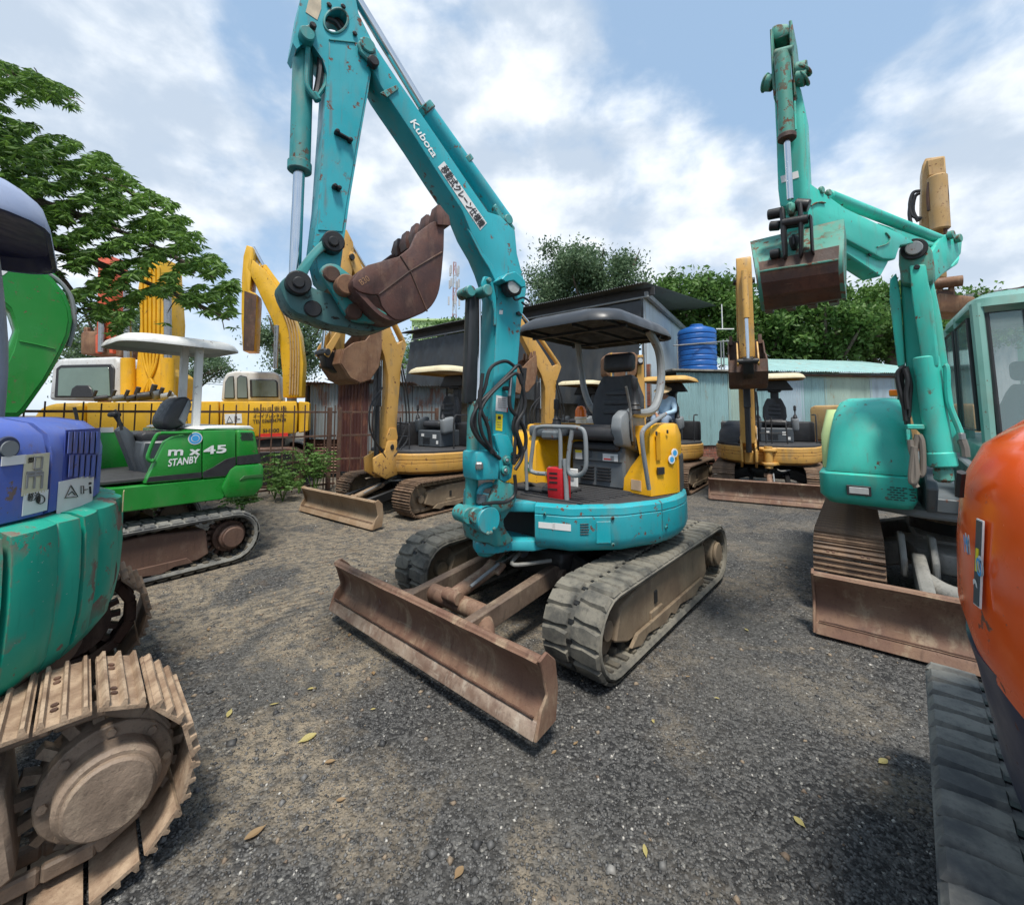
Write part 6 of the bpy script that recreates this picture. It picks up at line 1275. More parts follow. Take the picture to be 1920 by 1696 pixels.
# ---- blue and sea-green excavator at the left edge
def cylpt(c, r, px, py):
    d = ray(px, py); a = d.x ** 2 + d.y ** 2; b = -2 * (d.x * c[0] + d.y * c[1]); cc = c[0] ** 2 + c[1] ** 2 - r * r; D = b * b - 4 * a * cc
    k = (-b - math.sqrt(max(D, 0))) / (2 * a); p = C0 + d * k; return math.atan2(p.y - c[1], p.x - c[0]), p.z
def drum(q, c, prof, m, a0, a1, n=48, flute=None, th=.04):
    """curved body panel: prof [(z, r)] swept from angle a0 to a1"""
    vs = []; P = list(prof) + [(z, r - th) for z, r in reversed(prof)]; k = len(P)
    for i in range(n + 1):
        a = a0 + (a1 - a0) * i / n
        for j, (z, r) in enumerate(P):
            rr = r + (flute(a, z) if flute and j < len(prof) else 0); vs.append((c[0] + rr * math.cos(a), c[1] + rr * math.sin(a), z))
    fs = [(i * k + j, (i + 1) * k + j, (i + 1) * k + (j + 1) % k, i * k + (j + 1) % k) for i in range(n) for j in range(k)] + [tuple(range(k)), tuple(range(n * k, n * k + k))[::-1]]
    q.raw(vs, fs, m)
def patch(c, r, px0, py0, px1, py1, m, parent, name='label', off=.004, corners=None):
    a0, z0 = cylpt(c, r, px0, py0); a1, z1 = cylpt(c, r, px1, py1); q = MB(); drum(q, c, [(z1, r + off), (z0, r + off)], m, a0, a1, 8, th=.003); return q.build(name, parent, shade=False)
def patch_text(s, c, r, px, py, w, h, m, parent, off=.006):
    a, z = cylpt(c, r, px, py); nrm = Vector((math.cos(a), math.sin(a), 0)); X = Vector((-math.sin(a), math.cos(a), 0)); O = Vector((c[0] + r * math.cos(a), c[1] + r * math.sin(a), z)); return lettering(s, O, X, nrm, w, m, parent, h, off, .001)
def blue_exc():
    c = (-2.79, 1.45); t = thing('excavator', 'near excavator with blue hood, chipped sea-green counterweight and clay-caked steel track', 'excavator', (*c, 0), 225); M = ROOTM[t.name]
    steel_track(M, t, .80, .42, 2.62, .64, 1, sm=SHOET, fm=rusty('clay_frame', (.15, .11, .08), (.27, .20, .145), (.36, .28, .20), 1.6, dusty=.8, streak=.2), pitch=.135, grouse=.02, hub=.12)
    steel_track(M, t, -.80, .42, 2.62, .64, -1, sm=SHOE, fm=RUSTD, pitch=.135, grouse=.02); centre_frame(M, t, 2.6, .6, BLACKG)
    q = MB(); drum(q, c, [(.50, .70), (.52, 1.0), (.66, 1.02), (.66, .9)], RUSTD, R(-100), R(150), 40); q.build('turntable', t)
    def fl(a, z): k = max(0, min(1, (z - .60) / .1)) ; return .030 * k * (abs(math.sin(a * 14 + .4)) ** .6 - .6) - (.012 if z > 1.17 else 0)
    pf = [(.60, 1.00), (.62, 1.05), (.68, 1.085), (.8, 1.10), (.95, 1.105), (1.10, 1.10), (1.165, 1.09), (1.185, 1.06), (1.19, .98)]
    q = MB(); q.raw([], [], LTEAL)
    for a0, a1 in ((60, 16.5), (15.3, 1.3), (.2, -14), (-15, -60)): q = MB(); drum(q, c, pf, LTEAL, R(a1), R(a0), 90, fl); last = q.build('counterweight', t, 50)
    q = MB(); drum(q, c, [(.7, 1.0), (1.18, 1.03)], BLACKG, R(-60), R(60), 30); q.build('inner_shell', t)
    q = MB(); a, z = cylpt(c, 1.1, 208, 1075); p = Vector((c[0] + 1.105 * math.cos(a), c[1] + 1.105 * math.sin(a), z)); nn = Vector((math.cos(a), math.sin(a), 0)); q.cyl(p - nn * .02, p + nn * .006, .055, BLACKG, n=24, bev=.002); q.build('lifting_hole', last)
    bp = [(1.19, 1.00), (1.2, 1.02), (1.42, 1.02), (1.50, 1.0), (1.545, .95), (1.565, .86), (1.57, .5)]
    a_s, _ = cylpt(c, 1.02, 92, 870)
    q = MB(); drum(q, c, bp, BLUE, a_s + .012, R(75), 30); bh = q.build('hood_panel', t, 50); q = MB(); drum(q, c, bp, BLUE, R(-60), a_s - .012, 30); bl = q.build('hood_panel', t, 50)
    q = MB(); drum(q, c, [(1.2, .97), (1.5, .96)], BLACKG, R(-60), R(75), 30); q.build('inner_shell', t)
    # louvres
    patch(c, 1.02, 123, 806, 181, 896, plain('recess_shade_blue', (.05, .075, .30), .5), bh, 'louvre_panel', .002)  # recess shade put into a darker blue; the patch itself lies proud
    for r_ in range(2):
        for k in range(5): x0 = 128 + 10.5 * k; y0 = 811 + 44 * r_; patch(c, 1.02, x0 - 0 + 1.5 * r_, y0, x0 + 5 + 1.5 * r_, y0 + 36, BLK, bh, 'louvre', .006)
        for k in range(6): x0 = 124 + 10.5 * k; y0 = 809 + 44 * r_; patch(c, 1.02, x0 - .5 + 1.5 * r_, y0, x0 + 3.2 + 1.5 * r_, y0 + 40, BLUE, bh, 'louvre_rib', .012)
    w = patch(c, 1.02, 109, 903, 171, 940, WHITE, bh); a, z = cylpt(c, 1.02, 118, 937)
    def pt(px, py, off=.007): a, z = cylpt(c, 1.02, px, py); return Vector((c[0] + (1.02 + off) * math.cos(a), c[1] + (1.02 + off) * math.sin(a), z))
    q = MB(); q.tube([pt(118, 933), pt(129, 910), pt(142, 931)], .0022, INK, 5, closed=True); q.tube([pt(124, 928), pt(131, 921), pt(137, 928)], .0018, INK, 4); q.tube([pt(148, 911), pt(153, 911), pt(153, 925), pt(148, 925)], .0018, INK, 4, closed=True); q.tube([pt(155, 918), pt(161, 917)], .002, INK, 4); q.tube([pt(165, 912), pt(166, 925)], .004, INK, 5); q.cyl(pt(164.6, 906), pt(164.8, 906) + Vector((.003, -.003, 0)), .006, INK, n=10, bev=0); q.build('pictogram', w)
    q = MB(); a, z = cylpt(c, 1.02, 15, 840); nn = Vector((math.cos(a), math.sin(a), 0)); q.cyl(pt(15, 840, -.01), pt(15, 840, .001), .042, plain('recess_shade_dark', (.04, .05, .1), .5), n=28); q.cyl(pt(16, 841, .0), pt(16, 841, .006), .028, GREYP, n=24); q.build('fuel_cap', bl)  # flush dark disc paints the shade of a recess round the cap
    w = patch(c, 1.02, 45, 853, 86, 921, plain('aged_label', (.60, .56, .40), .6), bl); patch(c, 1.02, 2, 856, 46, 869, WHITE, bl); w2 = patch(c, 1.02, 43, 926, 86, 956, WHITE, bl)
    for (x0, y0, x1, y1) in ((50, 884, 78, 884.8), (64, 884, 64.6, 915), (50, 890, 78, 890.6), (50, 884, 50.7, 915), (78, 884, 78.7, 915), (64, 856, 64.6, 878), (78, 856, 78.7, 878), (64, 856, 78, 856.6), (64, 878, 78, 878.6)): patch(c, 1.026, x0, y0, x1, y1, GRYINK, w, 'line', .003)
    q = MB(); q.tube([pt(72 + 8 * math.cos(a), 936 + 8 * math.sin(a)) for a in np.linspace(0, 6.28, 17)[:-1]], .0018, INK, 4, closed=True); q.build('pictogram', w2); patch(c, 1.026, 69, 931, 74, 941, INK, w2, 'pictogram', .003)
    patch_text('軽油', c, 1.02, 48, 941, .045, .03, INK, w2); patch_text('燃料', c, 1.02, 49, 868, .03, .02, INK, w)
    # cream corner piece
    patch(c, 1.10, 226, 922, 238, 955, plain('cream_patch', (.62, .52, .28), .6), last, 'cap', .012)
    # canopy
    cc = (-2.76, 1.70); T = Matrix.Translation((cc[0], cc[1], 0)) @ Matrix.Rotation(R(225), 4, 'Z')
    CM = paint('pale_blue_canopy', (.30, .36, .52), .2, .2, .4, seed=41); canopy_shell(T, t, -.60, .60, -.60, .60, 2.43, .20, CM, plain('navy_lining', (.012, .018, .06), .4), .26, droop=.03)
    q = MB(); q.tube([(-2.33, 1.92, 1.5), (-2.34, 1.92, 1.9), (-2.42, 1.9, 2.45)], .035, GREYP, 12, 4); q.build('canopy_post', t)
blue_exc()

# ---- orange and navy excavator at the right edge
def orange_exc():
    c = (1.78, .57); t = thing('excavator', 'near excavator at right edge with glossy orange hood over navy base and grey rubber track', 'excavator', (*c, 0), 227); M = ROOTM[t.name]
    for s_ in (1, -1): rubber_track(M, t, .755 * -s_, .33, 2.2, .58, -s_, rub=RUBG, phase=.3)
    centre_frame(M, t, 2.1, .5, BLACKG)
    q = MB(); drum(q, c, [(.50, .5), (.50, .70), (.56, .745), (.75, .79), (.95, .82), (1.02, .835)], NAVY, R(60), R(225), 60); q.build('skirt_panel', t, 60)
    def rr(a, z): return .0
    pf = [(1.03, .83), (1.10, .845), (1.25, .84), (1.40, .825), (1.50, .78), (1.57, .70), (1.615, .56), (1.635, .2)]
    def wave(a, z): k = math.degrees(a); return 0
    q = MB(); n = 90; vs = []; prof = pf + [(z, r - .04) for z, r in reversed(pf)]; k = len(prof)
    for i in range(n + 1):
        a = R(60) + R(165) * i / n; s = .09 * (1 / (1 + math.exp((math.degrees(a) - 118) / 7))); # lower edge dips towards the tail
        for z, r in prof: f = max(0, (1.30 - z) / .27); vs.append((c[0] + r * math.cos(a), c[1] + r * math.sin(a), z + (.05 - .11 * min(1, max(0, (math.degrees(a) - 125) / 35))) * f))
    fs = [(i * k + j, (i + 1) * k + j, (i + 1) * k + (j + 1) % k, i * k + (j + 1) % k) for i in range(n) for j in range(k)] + [tuple(range(k)), tuple(range(n * k, n * k + k))[::-1]]
    q.raw(vs, fs, ORNG); hd = q.build('hood', t, 60)
    q = MB(); drum(q, c, [(.95, .80), (1.12, .82)], NAVY, R(60), R(225), 60); q.build('inner_shell', t)
    def pt(px, py, off=.006): a, z = cylpt(c, .843, px, py); return Vector((c[0] + (.843 + off) * math.cos(a), c[1] + (.843 + off) * math.sin(a), z))
    def cp(px, py, w, h, m, name, off=.006, tilt=0, par=hd):
        p = pt(px, py, off); a = math.atan2(p.y - c[1], p.x - c[0]); q = MB(Matrix.Translation(p) @ Matrix.Rotation(a, 4, 'Z') @ Matrix.Rotation(-.08, 4, 'Y') @ Matrix.Rotation(tilt, 4, 'X')); q.box((0, 0, 0), (.003, w, h), m, b=0); return q.build(name, par)
    st = cp(1838, 1055, .030, .19, WHITE, 'sticker', .002); cp(1838, 1055, .024, .184, PLD, 'sticker_face', .0035, par=st); cp(1838, 1050, .009, .05, YLAB, 'mark', .005, par=st)
    for s, px, py, w in (('M', 1820, 1035, .022), ('O', 1843, 1078, .022)):
        p = pt(px, py, .006); a = math.atan2(p.y - c[1], p.x - c[0]); lettering(s, p, Vector((-math.sin(a), math.cos(a), 0)), Vector((math.cos(a), math.sin(a), 0)), w, WHITE, st, .040, .001, .004); lettering(s, p, Vector((-math.sin(a), math.cos(a), 0)), Vector((math.cos(a), math.sin(a), 0)), w, BINK, st, .038, .004, .001)
    p = pt(1837, 1120, .006); a = math.atan2(p.y - c[1], p.x - c[0]); lettering('a', p, Vector((-math.sin(a), math.cos(a), 0)), Vector((math.cos(a), math.sin(a), 0)), .022, WHITE, st, .04, .003, .002)
    q = MB(); q.tube([pt(1805, 885, .002), pt(1802, 910, .002), pt(1801, 930, .002)], .009, BLK, 6, 3); q.build('slot', hd)
    q = MB(); p = C0 + ray(1915, 800) * 1.18; p = Vector((c[0] - .33, c[1] + .40, 1.61)); q.box(p, (.16, .10, .04), DGREY, rot=(0, .2, .6), b=.02, seg=2); q.build('handle', hd)
orange_exc()

# ---- turquoise excavator with cab at the right
def turq_exc():
    t = thing('excavator', 'turquoise excavator with closed cab and raised offset boom between the ochre and the orange machines', 'excavator', (4.18, 3.96, 0), 231); M = ROOTM[t.name]
    for s_ in (1, -1): steel_track(M, t, .87 * s_, .45, 2.85, .62, s_, sm=SHOE, fm=FRAMEG, pitch=.115, drive_rear=True)
    centre_frame(M, t, 2.8, .65, FRAMEG)
    q = MB(M); q.prism([(.3, -.55), (.3, .55), (.85, .45), (.98, .3), (.98, -.3), (.85, -.45)], .34, .50, FRAMEG, 'xy', .03, 2)
    for y in (-.53, -.35, .35, .53): q.prism([(.8, .6), (1.0, .62), (1.16, .46), (1.14, .32), (1.02, .3), (.9, .45)], y - .02, y + .02, FRAMEG, 'xz', .01)
    q.build('blade_mount', t)
    blade(M @ Matrix.Translation((0, -.05, 0)), t, 1.80, 2.02, .40, BLADE, z0=.02, arms=False)
    q = MB(M); q.prism([(1.0, .42), (1.06, .50), (1.75, .34), (1.76, .16), (1.1, .30)], -.48, -.40, FRAMEG, bev=.012); q.build('blade_arm', t); q = MB(M); q.prism([(1.0, .42), (1.06, .50), (1.75, .34), (1.76, .16), (1.1, .30)], .40, .48, FRAMEG, bev=.012); q.build('blade_arm', t)
    q = MB(M); q.tube([(1.25, -.42, .34), (1.38, -.30, .31), (1.42, 0, .30), (1.38, .30, .31), (1.25, .42, .34)], .07, FRAMEG, 14, 5); q.build('brace_tube', t)
    O = [(x * 1.12, y * 1.1) for x, y in outline(1.0, front=1.0)]
    q = MB(M); q.prism([(1.12, -.45), (1.2, .2), (1.05, .9), (-.3, 1.05), (-1.0, .6), (-1.15, 0), (-1.0, -.6), (-.3, -.85), (.9, -.8)], .78, .86, GREYP, 'xy', .02); q.build('turntable', t)
    # engine side housing
    rg = lambda P, z: [(x, y, z) for x, y in P]
    def rr(x0, x1, y0, y1, r=.1, n=4):
        P = []
        for cx, cy, a0 in ((x1 - r, y1 - r, 0), (x0 + r, y1 - r, 90), (x0 + r, y0 + r, 180), (x1 - r, y0 + r, 270)): P += [(cx + r * math.cos(R(a0 + 90 * i / n)), cy + r * math.sin(R(a0 + 90 * i / n))) for i in range(n + 1)]
        return P
    q = MB(M); q.loft([rg(rr(-.9, 1.30, -.98, -.46, .10), .86), rg(rr(-.92, 1.37, -1.03, -.44, .08), .93), rg(rr(-.92, 1.38, -1.03, -.44, .06), 1.10), rg(rr(-.9, 1.36, -1.01, -.45, .05), 1.115)], TURQ); lo = q.build('lower_housing', t, 50)
    q = MB(M); q.loft([rg(rr(-.9, 1.36, -.99, -.45, .06), 1.12), rg(rr(-.9, 1.37, -.98, -.44, .08), 1.16), rg(rr(-.9, 1.30, -.95, -.44, .12), 1.42), rg(rr(-.9, 1.20, -.92, -.45, .14), 1.58), rg(rr(-.85, 1.05, -.88, -.46, .16), 1.68), rg(rr(-.8, .8, -.82, -.5, .14), 1.72)], TURQ); up = q.build('upper_housing', t, 60)
    q = MB(M); q.loft([rg(rr(-.9, 1.10, -1.02, -.8, .06), 1.12), rg(rr(-.9, 1.12, -1.02, -.8, .06), 1.4), rg(rr(-.9, .95, -.98, -.8, .06), 1.62)], plain('lime_panel', (.50, .62, .28), .45, 0, .1)); q.build('side_stripe', up, 50)
    def fr(y, z, sy, sz, m, name, th=.012, x=1.38, par=lo): q = MB(M); q.box((x, y, z), (th, sy, sz), m, b=min(.003, th / 3)); return q.build(name, par)
    l = fr(-.78, .985, .15, .075, BLK, 'lamp_frame', .03); fr(-.78, .985, .12, .05, LENS, 'lens', .036, par=lo)
    for i in range(6):
        for j in range(3): fr(-.60 + .035 * j + (.017 if i % 2 else 0), .94 + .018 * i, .028, .007, BLK, 'vent_slot', .008, 1.381)
    for i in range(5): fr(-.475 + (.01 if i % 2 else 0), .945 + .02 * i, .03, .007, BLK, 'vent_slot', .008, 1.375)
    q = MB(M); q.box((.6, -.42, 1.72), (.25, .12, .06), PLD, rot=(0, -.3, 0), b=.02); q.build('mirror', t); q = MB(M); q.box((.5, -.46, 1.77), (.05, .14, .06), AMBER, b=.008); q.build('side_lamp', t)
    # cab
    X0, X1, Y0, Y1, Z0, Z1 = -.65, .80, -.02, 1.02, .95, 2.50
    q = MB(M); q.prism([(X0, Z0), (X1 + .05, Z0), (X1 + .08, 1.32), (X0, 1.40)], Y0, Y1, CABGR, 'xz', .03, 2); q.box((.0, .5, .9), (1.4, 1.0, .1), BLK, b=.01); cb = q.build('cab', t)
    q = MB(M); q.loft([rg(rr(X0, X1 - .02, Y0, Y1, .12), Z1 - .07), rg(rr(X0, X1 - .04, Y0 + .01, Y1 - .01, .12), Z1 + .0), rg(rr(X0 + .08, X1 - .2, Y0 + .1, Y1 - .1, .15), Z1 + .07), rg(rr(X0 + .2, X1 - .4, Y0 + .2, Y1 - .2, .15), Z1 + .09)], CABGR); rf = q.build('cab_roof', cb, 50)
    for (x, y, xt) in ((X1 + .04, Y0 + .04, X1 - .08), (X1 + .04, Y1 - .04, X1 - .08), (X0 + .05, Y0 + .04, X0 + .05), (X0 + .05, Y1 - .04, X0 + .05), (.05, Y0 + .035, .02), (X1 + .05, Y0 + .34, X1 - .07)):
        q = MB(M); q.tube([(x, y, 1.32), (x * .5 + xt * .5 + .01, y, 1.9), (xt, y, Z1 - .04)], .042, CABGR, 8, 3); q.build('cab_pillar', cb)
    def pane(pts, nm='window_pane', m=GLASS):
        a = [Vector(p) for p in pts]; nn = (a[1] - a[0]).cross(a[2] - a[0]).normalized() * .004; q = MB(M); q.raw([tuple(p + nn) for p in a] + [tuple(p - nn) for p in a], [(0, 1, 2, 3), (7, 6, 5, 4)] + [(i, (i + 1) % 4, 4 + (i + 1) % 4, 4 + i) for i in range(4)], m); o = q.build(nm, cb, shade=False)
        q = MB(M); q.tube([tuple(p) for p in a], .016, BLK, 6, closed=True); q.build('window_seal', cb)
    pane([(X1 + .06, Y0 + .09, 1.38), (X1 + .06, Y0 + .29, 1.38), (X1 - .07, Y0 + .29, Z1 - .12), (X1 - .07, Y0 + .09, Z1 - .12)]); pane([(X1 + .06, Y0 + .40, 1.2), (X1 + .06, Y1 - .1, 1.2), (X1 - .07, Y1 - .1, Z1 - .12), (X1 - .07, Y0 + .40, Z1 - .12)])
    pane([(X1 - .05, Y0 + .0, 1.45), (.12, Y0, 1.45), (.1, Y0, Z1 - .14), (X1 - .16, Y0, Z1 - .14)]); pane([(-.02, Y0, 1.45), (X0 + .12, Y0, 1.45), (X0 + .12, Y0, Z1 - .14), (-.05, Y0, Z1 - .14)])
    for k in range(6): q = MB(M); q.tube([(X1 - .30 - .10 * k, .25, Z1 + .08), (X1 - .28 - .1 * k, .5, Z1 + .12), (X1 - .30 - .1 * k, .8, Z1 + .08)], .012, RUSTD, 6, 3); q.build('roof_guard_bar', cb)
    seat(M, cb, .0, .5, 1.25); 
    # boom foot and frame between
    q = MB(M); q.prism([(.4, .86), (1.3, .86), (1.46, 1.05), (1.3, 1.18), (.4, 1.25)], -.40, -.34, DGREY, 'xz', .01); q.prism([(.4, .86), (1.3, .86), (1.46, 1.05), (1.3, 1.18), (.4, 1.25)], -.14, -.08, DGREY, 'xz', .01); q.box((.8, -.24, .9), (.8, .3, .1), DGREY); q.build('boom_mount', t)
    PK = Plane((3.24, 3.18), 205); PF = Plane((2.98, 3.05), 136); kc = lambda *p: Z2(1360, 0, 2.8268, p); kd = lambda *p: Z2(1460, 560, 3.141, p)
    q = MB(); q.slab(PF, kc((925, 1440), (1100, 1470)) + kd((935, 0), (960, 120), (1045, 720), (1060, 790), (1000, 850), (900, 860), (800, 760), (760, 600), (722, 0)), -.02, -.24, TURQ, .02, 2); lb = q.build('lower_boom', t)
    q = MB(); q.slab(PF, kc((872, 1480), (905, 1445), (918, 1500)) + kd((718, 0), (744, 388), (700, 402), (652, 0)), .02, -.08, TURQ, .01, 2); q.build('hose_guard', lb)
    q = MB(); q.slab(PF, kc((975, 1405), (1062, 1398), (1078, 1500)) + kd((905, 0), (940, 300), (944, 398), (850, 405), (785, 0)), .12, .0, TURQ, .012, 2); gd = q.build('cylinder_guard', lb); q = MB(); c = PF.p(*kc((1015, 1416))[0], .12); q.cyl(c, c + PF.n * .01, .018, BLACKG, n=10); q.build('bolt', gd)
    w = lambda p, n=0: PF.p(*p, n)
    q = MB(); q.cyl(w(kd((955, 940))[0], .06), w(kd((865, 340))[0], .06), .070, TURQ, n=24, bev=.01); q.cyl(w(kd((968, 990))[0], .06), w(kd((950, 900))[0], .06), .078, TURQ, n=24, bev=.01); q.cyl(w(kd((975, 1080))[0], .06), w(kd((967, 990))[0], .06), .052, TURQW, n=20, bev=.02); cy = q.build('boom_cylinder', t)
    q = MB(); q.tube([w(p, .1) for p in kd((975, 390), (990, 420), (1000, 600), (1060, 760), (1072, 800))], .018, TURQ, 8, 4); q.cyl(w(kd((1072, 790))[0], .1), w(kd((1078, 830))[0], .1), .022, STEEL, n=10); q.tube([w(p, .1) for p in kd((1078, 830), (1095, 880), (1100, 930))], .024, plain('old_hose', (.16, .14, .12), .7), 8, 3); q.build('hydraulic_pipe', cy)
    q = MB(); q.slab(PF, kc((920, 1312), (955, 1292), (1085, 1300), (1100, 1340), (1112, 1430), (1105, 1490), (1000, 1510), (935, 1500), (918, 1400)), .10, -.26, TURQW, .03, 2); eb = q.build('elbow_bracket', t)
    q = MB(); c = w(kc((1000, 1322))[0], .10); q.cyl(c, c + PF.n * .02, .075, BLACKG, n=28); q.cyl(c + PF.n * .02, c + PF.n * .045, .048, GREYP, n=28); q.build('pivot_pin', eb)
    w0 = w; w = lambda p, n=0: PK.p(*p, n)
    q = MB(); q.slab(PK, kc((1100, 1330), (1140, 1262), (1175, 1240), (1235, 1248), (1258, 1275), (1252, 1345), (1190, 1420), (1115, 1490)), .04, -.04, TURQ, .012, 2); q.slab(PK, kc((1110, 1460), (1190, 1415), (1250, 1350), (1235, 1400), (1160, 1450), (1110, 1500)), -.04, -.18, TURQ, .01)
    for p in ((1180, 1250), (1218, 1268)): c = w(kc(p)[0], .04); q.cyl(c, c + PK.n * .035, .032, TURQW, n=20)
    q.build('cylinder_lug', eb)
    q = MB(); q.slab(PK, kc((436, 955), (460, 975), (510, 1010), (640, 1102), (815, 1185), (930, 1235), (1010, 1285), (930, 1300), (915, 1340), (905, 1375), (840, 1372), (600, 1245), (590, 1235), (450, 1195), (436, 1100)), .06, -.08, TURQ, .012, 2); ub = q.build('upper_boom', t)
    q = MB(); q.slab(PK, kc((598, 1238), (845, 1370), (870, 1385), (825, 1468), (605, 1322)), .03, -.08, TURQ, .01); q.tube([w(p, .065) for p in kc((455, 1090), (490, 1072), (530, 1075))], .005, TURQW, 5, 3); q.tube([w(p, .065) for p in kc((805, 1310), (860, 1290), (872, 1260), (850, 1232))], .005, TURQW, 5, 3)
    c = w(kc((763, 1348))[0], .04); q.cyl(c, c + PK.n * .006, .014, BLACKG, n=12, bev=0); q.build('boom_gusset', ub)
    q = MB(); q.slab(PK, kc((815, 1180), (960, 1228), (1130, 1290), (1115, 1305), (1000, 1290)), .02, -.08, TURQ, .008); q.build('boom_top_plate', ub)
    q = MB(); q.cyl(w(kc((545, 1038))[0]), w(kc((1140, 1272))[0]), .037, TURQ, n=20, bev=.008); q.slab(PK, kc((478, 1010), (500, 998), (550, 1015), (556, 1040), (530, 1048), (485, 1030)), .05, -.05, TURQW, .01); c = w(kc((500, 1012))[0], .05); q.cyl(c, c + PK.n * .02, .022, TURQW, n=16); c = w(kc((538, 1025))[0], .05); q.cyl(c, c + PK.n * .02, .02, TURQW, n=16); q.build('offset_cylinder', ub); w = w0
    for k, pts in enumerate((((745, 395), (705, 470), (715, 560), (745, 660), (755, 740)), ((742, 400), (725, 480), (740, 580), (758, 680), (762, 740)), ((750, 400), (775, 500), (770, 600), (765, 700)), ((735, 400), (700, 440), (708, 520), (735, 620), (748, 720)), ((740, 410), (760, 480), (750, 560), (760, 650)))):
        q = MB(); q.tube([w(p, .02 + .015 * k) for p in kd(*pts)], .015, HOSE, 7, 5); q.build('hose', t)
    for k, pts in enumerate((((820, 800), (800, 900), (815, 1000), (835, 1040), (850, 1000), (845, 850), (825, 800)), ((775, 830), (785, 900), (810, 980), (800, 1080), (815, 1110)), ((800, 870), (790, 950), (780, 1050), (790, 1085), (810, 1040), (800, 900)))):
        q = MB(); q.tube([w(p, .10 + .02 * k) for p in kd(*pts)], .018, plain('tan_hose', (.20, .17, .14), .75), 8, 5); q.build('hose', t)
    q = MB(); q.slab(PF, kd((752, 740), (858, 740), (860, 770), (755, 768)), .12, -.05, TURQ, .006); q.slab(PF, kd((752, 765), (775, 765), (775, 820), (755, 850)), .12, -.0, TURQ, .006); q.build('hose_bracket', t)
    # arm seen nearly end-on
    PA = Plane((1.62, 2.38), 140); a = lambda p, n=0: PA.p(*kc(p)[0], n)
    q = MB(); q.slab(PA, kc((250, 420), (270, 400), (372, 420), (400, 470), (418, 560), (440, 1000), (440, 1070), (395, 1095), (290, 1095), (278, 1000), (268, 700), (258, 500)), .0, -.24, TURQ, .012, 2); ar = q.build('arm', t)
    q = MB(); q.slab(PA, kc((235, 152), (247, 150), (252, 300), (270, 470), (272, 520), (255, 520), (245, 400)), .05, -.2, TURQW, .005); q.slab(PA, kc((335, 108), (352, 102), (360, 180), (362, 400), (378, 500), (362, 510), (345, 300), (338, 180)), .05, -.2, TURQW, .005); q.slab(PA, kc((240, 140), (275, 122), (335, 118), (345, 180), (250, 215)), .0, -.18, TURQW, .02, 2); q.build('arm_head', ar)
    for x0, y0, x1, y1 in ((205, 440, 255, 440), (370, 380, 428, 365), (372, 420, 430, 410)): q = MB(); q.cyl(a((x0, y0)), a((x1, y1)), .045, TURQW, n=18); q.cyl(a((x0 + (2 if x0 < 300 else 40), y0)), a((x0 + 12 + (0 if x0 < 300 else 40), y1 if x0 > 300 else y0)), .052, TURQW, n=14); q.build('arm_pivot', ar)
    q = MB(); q.cyl(a((300, 285), .06), a((326, 735), .06), .040, TURQW, n=24, bev=.008); q.cyl(a((326, 715), .06), a((327, 742), .06), .047, RUSTD, n=24); q.cyl(a((260, 290), .06), a((358, 265), .06), .026, TURQW, n=16); kc2 = q.build('bucket_cylinder', t)
    q = MB(); q.cyl(a((327, 742), .06), a((345, 1060), .06), .0165, CHROME, n=20); q.build('cylinder_rod', kc2)
    q = MB(); q.slab(PA, kc((292, 935), (385, 905), (390, 940), (298, 970)), .004, .0, WHITE, 0); q.build('sticker', ar)
    q = MB(); q.tube([a(p, .03) for p in ((365, 500), (368, 600), (372, 690))], .008, TURQ, 6, 3); q.build('hydraulic_pipe', kc2)
    q = MB()
    for x0, y0, x1, y1, r, n in ((225, 1140, 300, 1125, .030, .05), (370, 1085, 445, 1090, .034, .05), (235, 1200, 290, 1195, .028, .05), (300, 1185, 440, 1160, .026, .09), (238, 1350, 290, 1340, .028, .06), (300, 1190, 420, 1170, .03, .06)): q.cyl(a((x0, y0), n), a((x1, y1), n), r, BLACKG, n=16)
    for L in (((285, 1095), (310, 1090), (320, 1200), (325, 1350), (305, 1370), (292, 1250)), ((380, 1065), (405, 1060), (412, 1180), (408, 1340), (390, 1360), (385, 1200)), ((440, 1130), (458, 1135), (465, 1280), (470, 1340), (450, 1330), (445, 1200))): q.slab(PA, kc(*L), .11, .05, BLACKG, .008)
    q.slab(PA, kc((318, 1070), (365, 1060), (370, 1110), (345, 1140), (320, 1120)), .10, .0, TURQW, .015); q.slab(PA, kc((330, 1240), (385, 1230), (390, 1290), (360, 1330), (335, 1300)), .06, -.05, BLACKG, .02); q.build('bucket_link', t)
    # bucket: back face towards the camera
    TW = TURQW; vs = []
    def ring(xl, xr, y, n): return [(xl, y, n), (xr, y, n)]
    L = [(150, 1275, 605, 1165, -.12), (162, 1330, 606, 1240, -.02), (175, 1390, 603, 1300, .05), (182, 1440, 600, 1380, .08), (190, 1500, 600, 1440, .07), (200, 1570, 606, 1510, .02), (210, 1640, 615, 1575, -.10), (214, 1646, 617, 1582, -.25), (214, 1640, 617, 1576, -.42)]
    q = MB()
    for (xa, ya, xb, yb, n), (xc, yc_, xd, yd, n2) in zip(L[:-1], L[1:]):
        P4 = [a((xa, ya), n), a((xb, yb), n), a((xd, yd), n2), a((xc, yc_), n2)]; bk_ = [p - PA.n * .02 for p in P4]
        q.raw(P4 + bk_, [(0, 1, 2, 3), (7, 6, 5, 4), (0, 3, 7, 4), (1, 5, 6, 2), (0, 4, 5, 1), (3, 2, 6, 7)], TW if ya < 1390 else RUSTD)
    bk = q.build('bucket', t, 40)
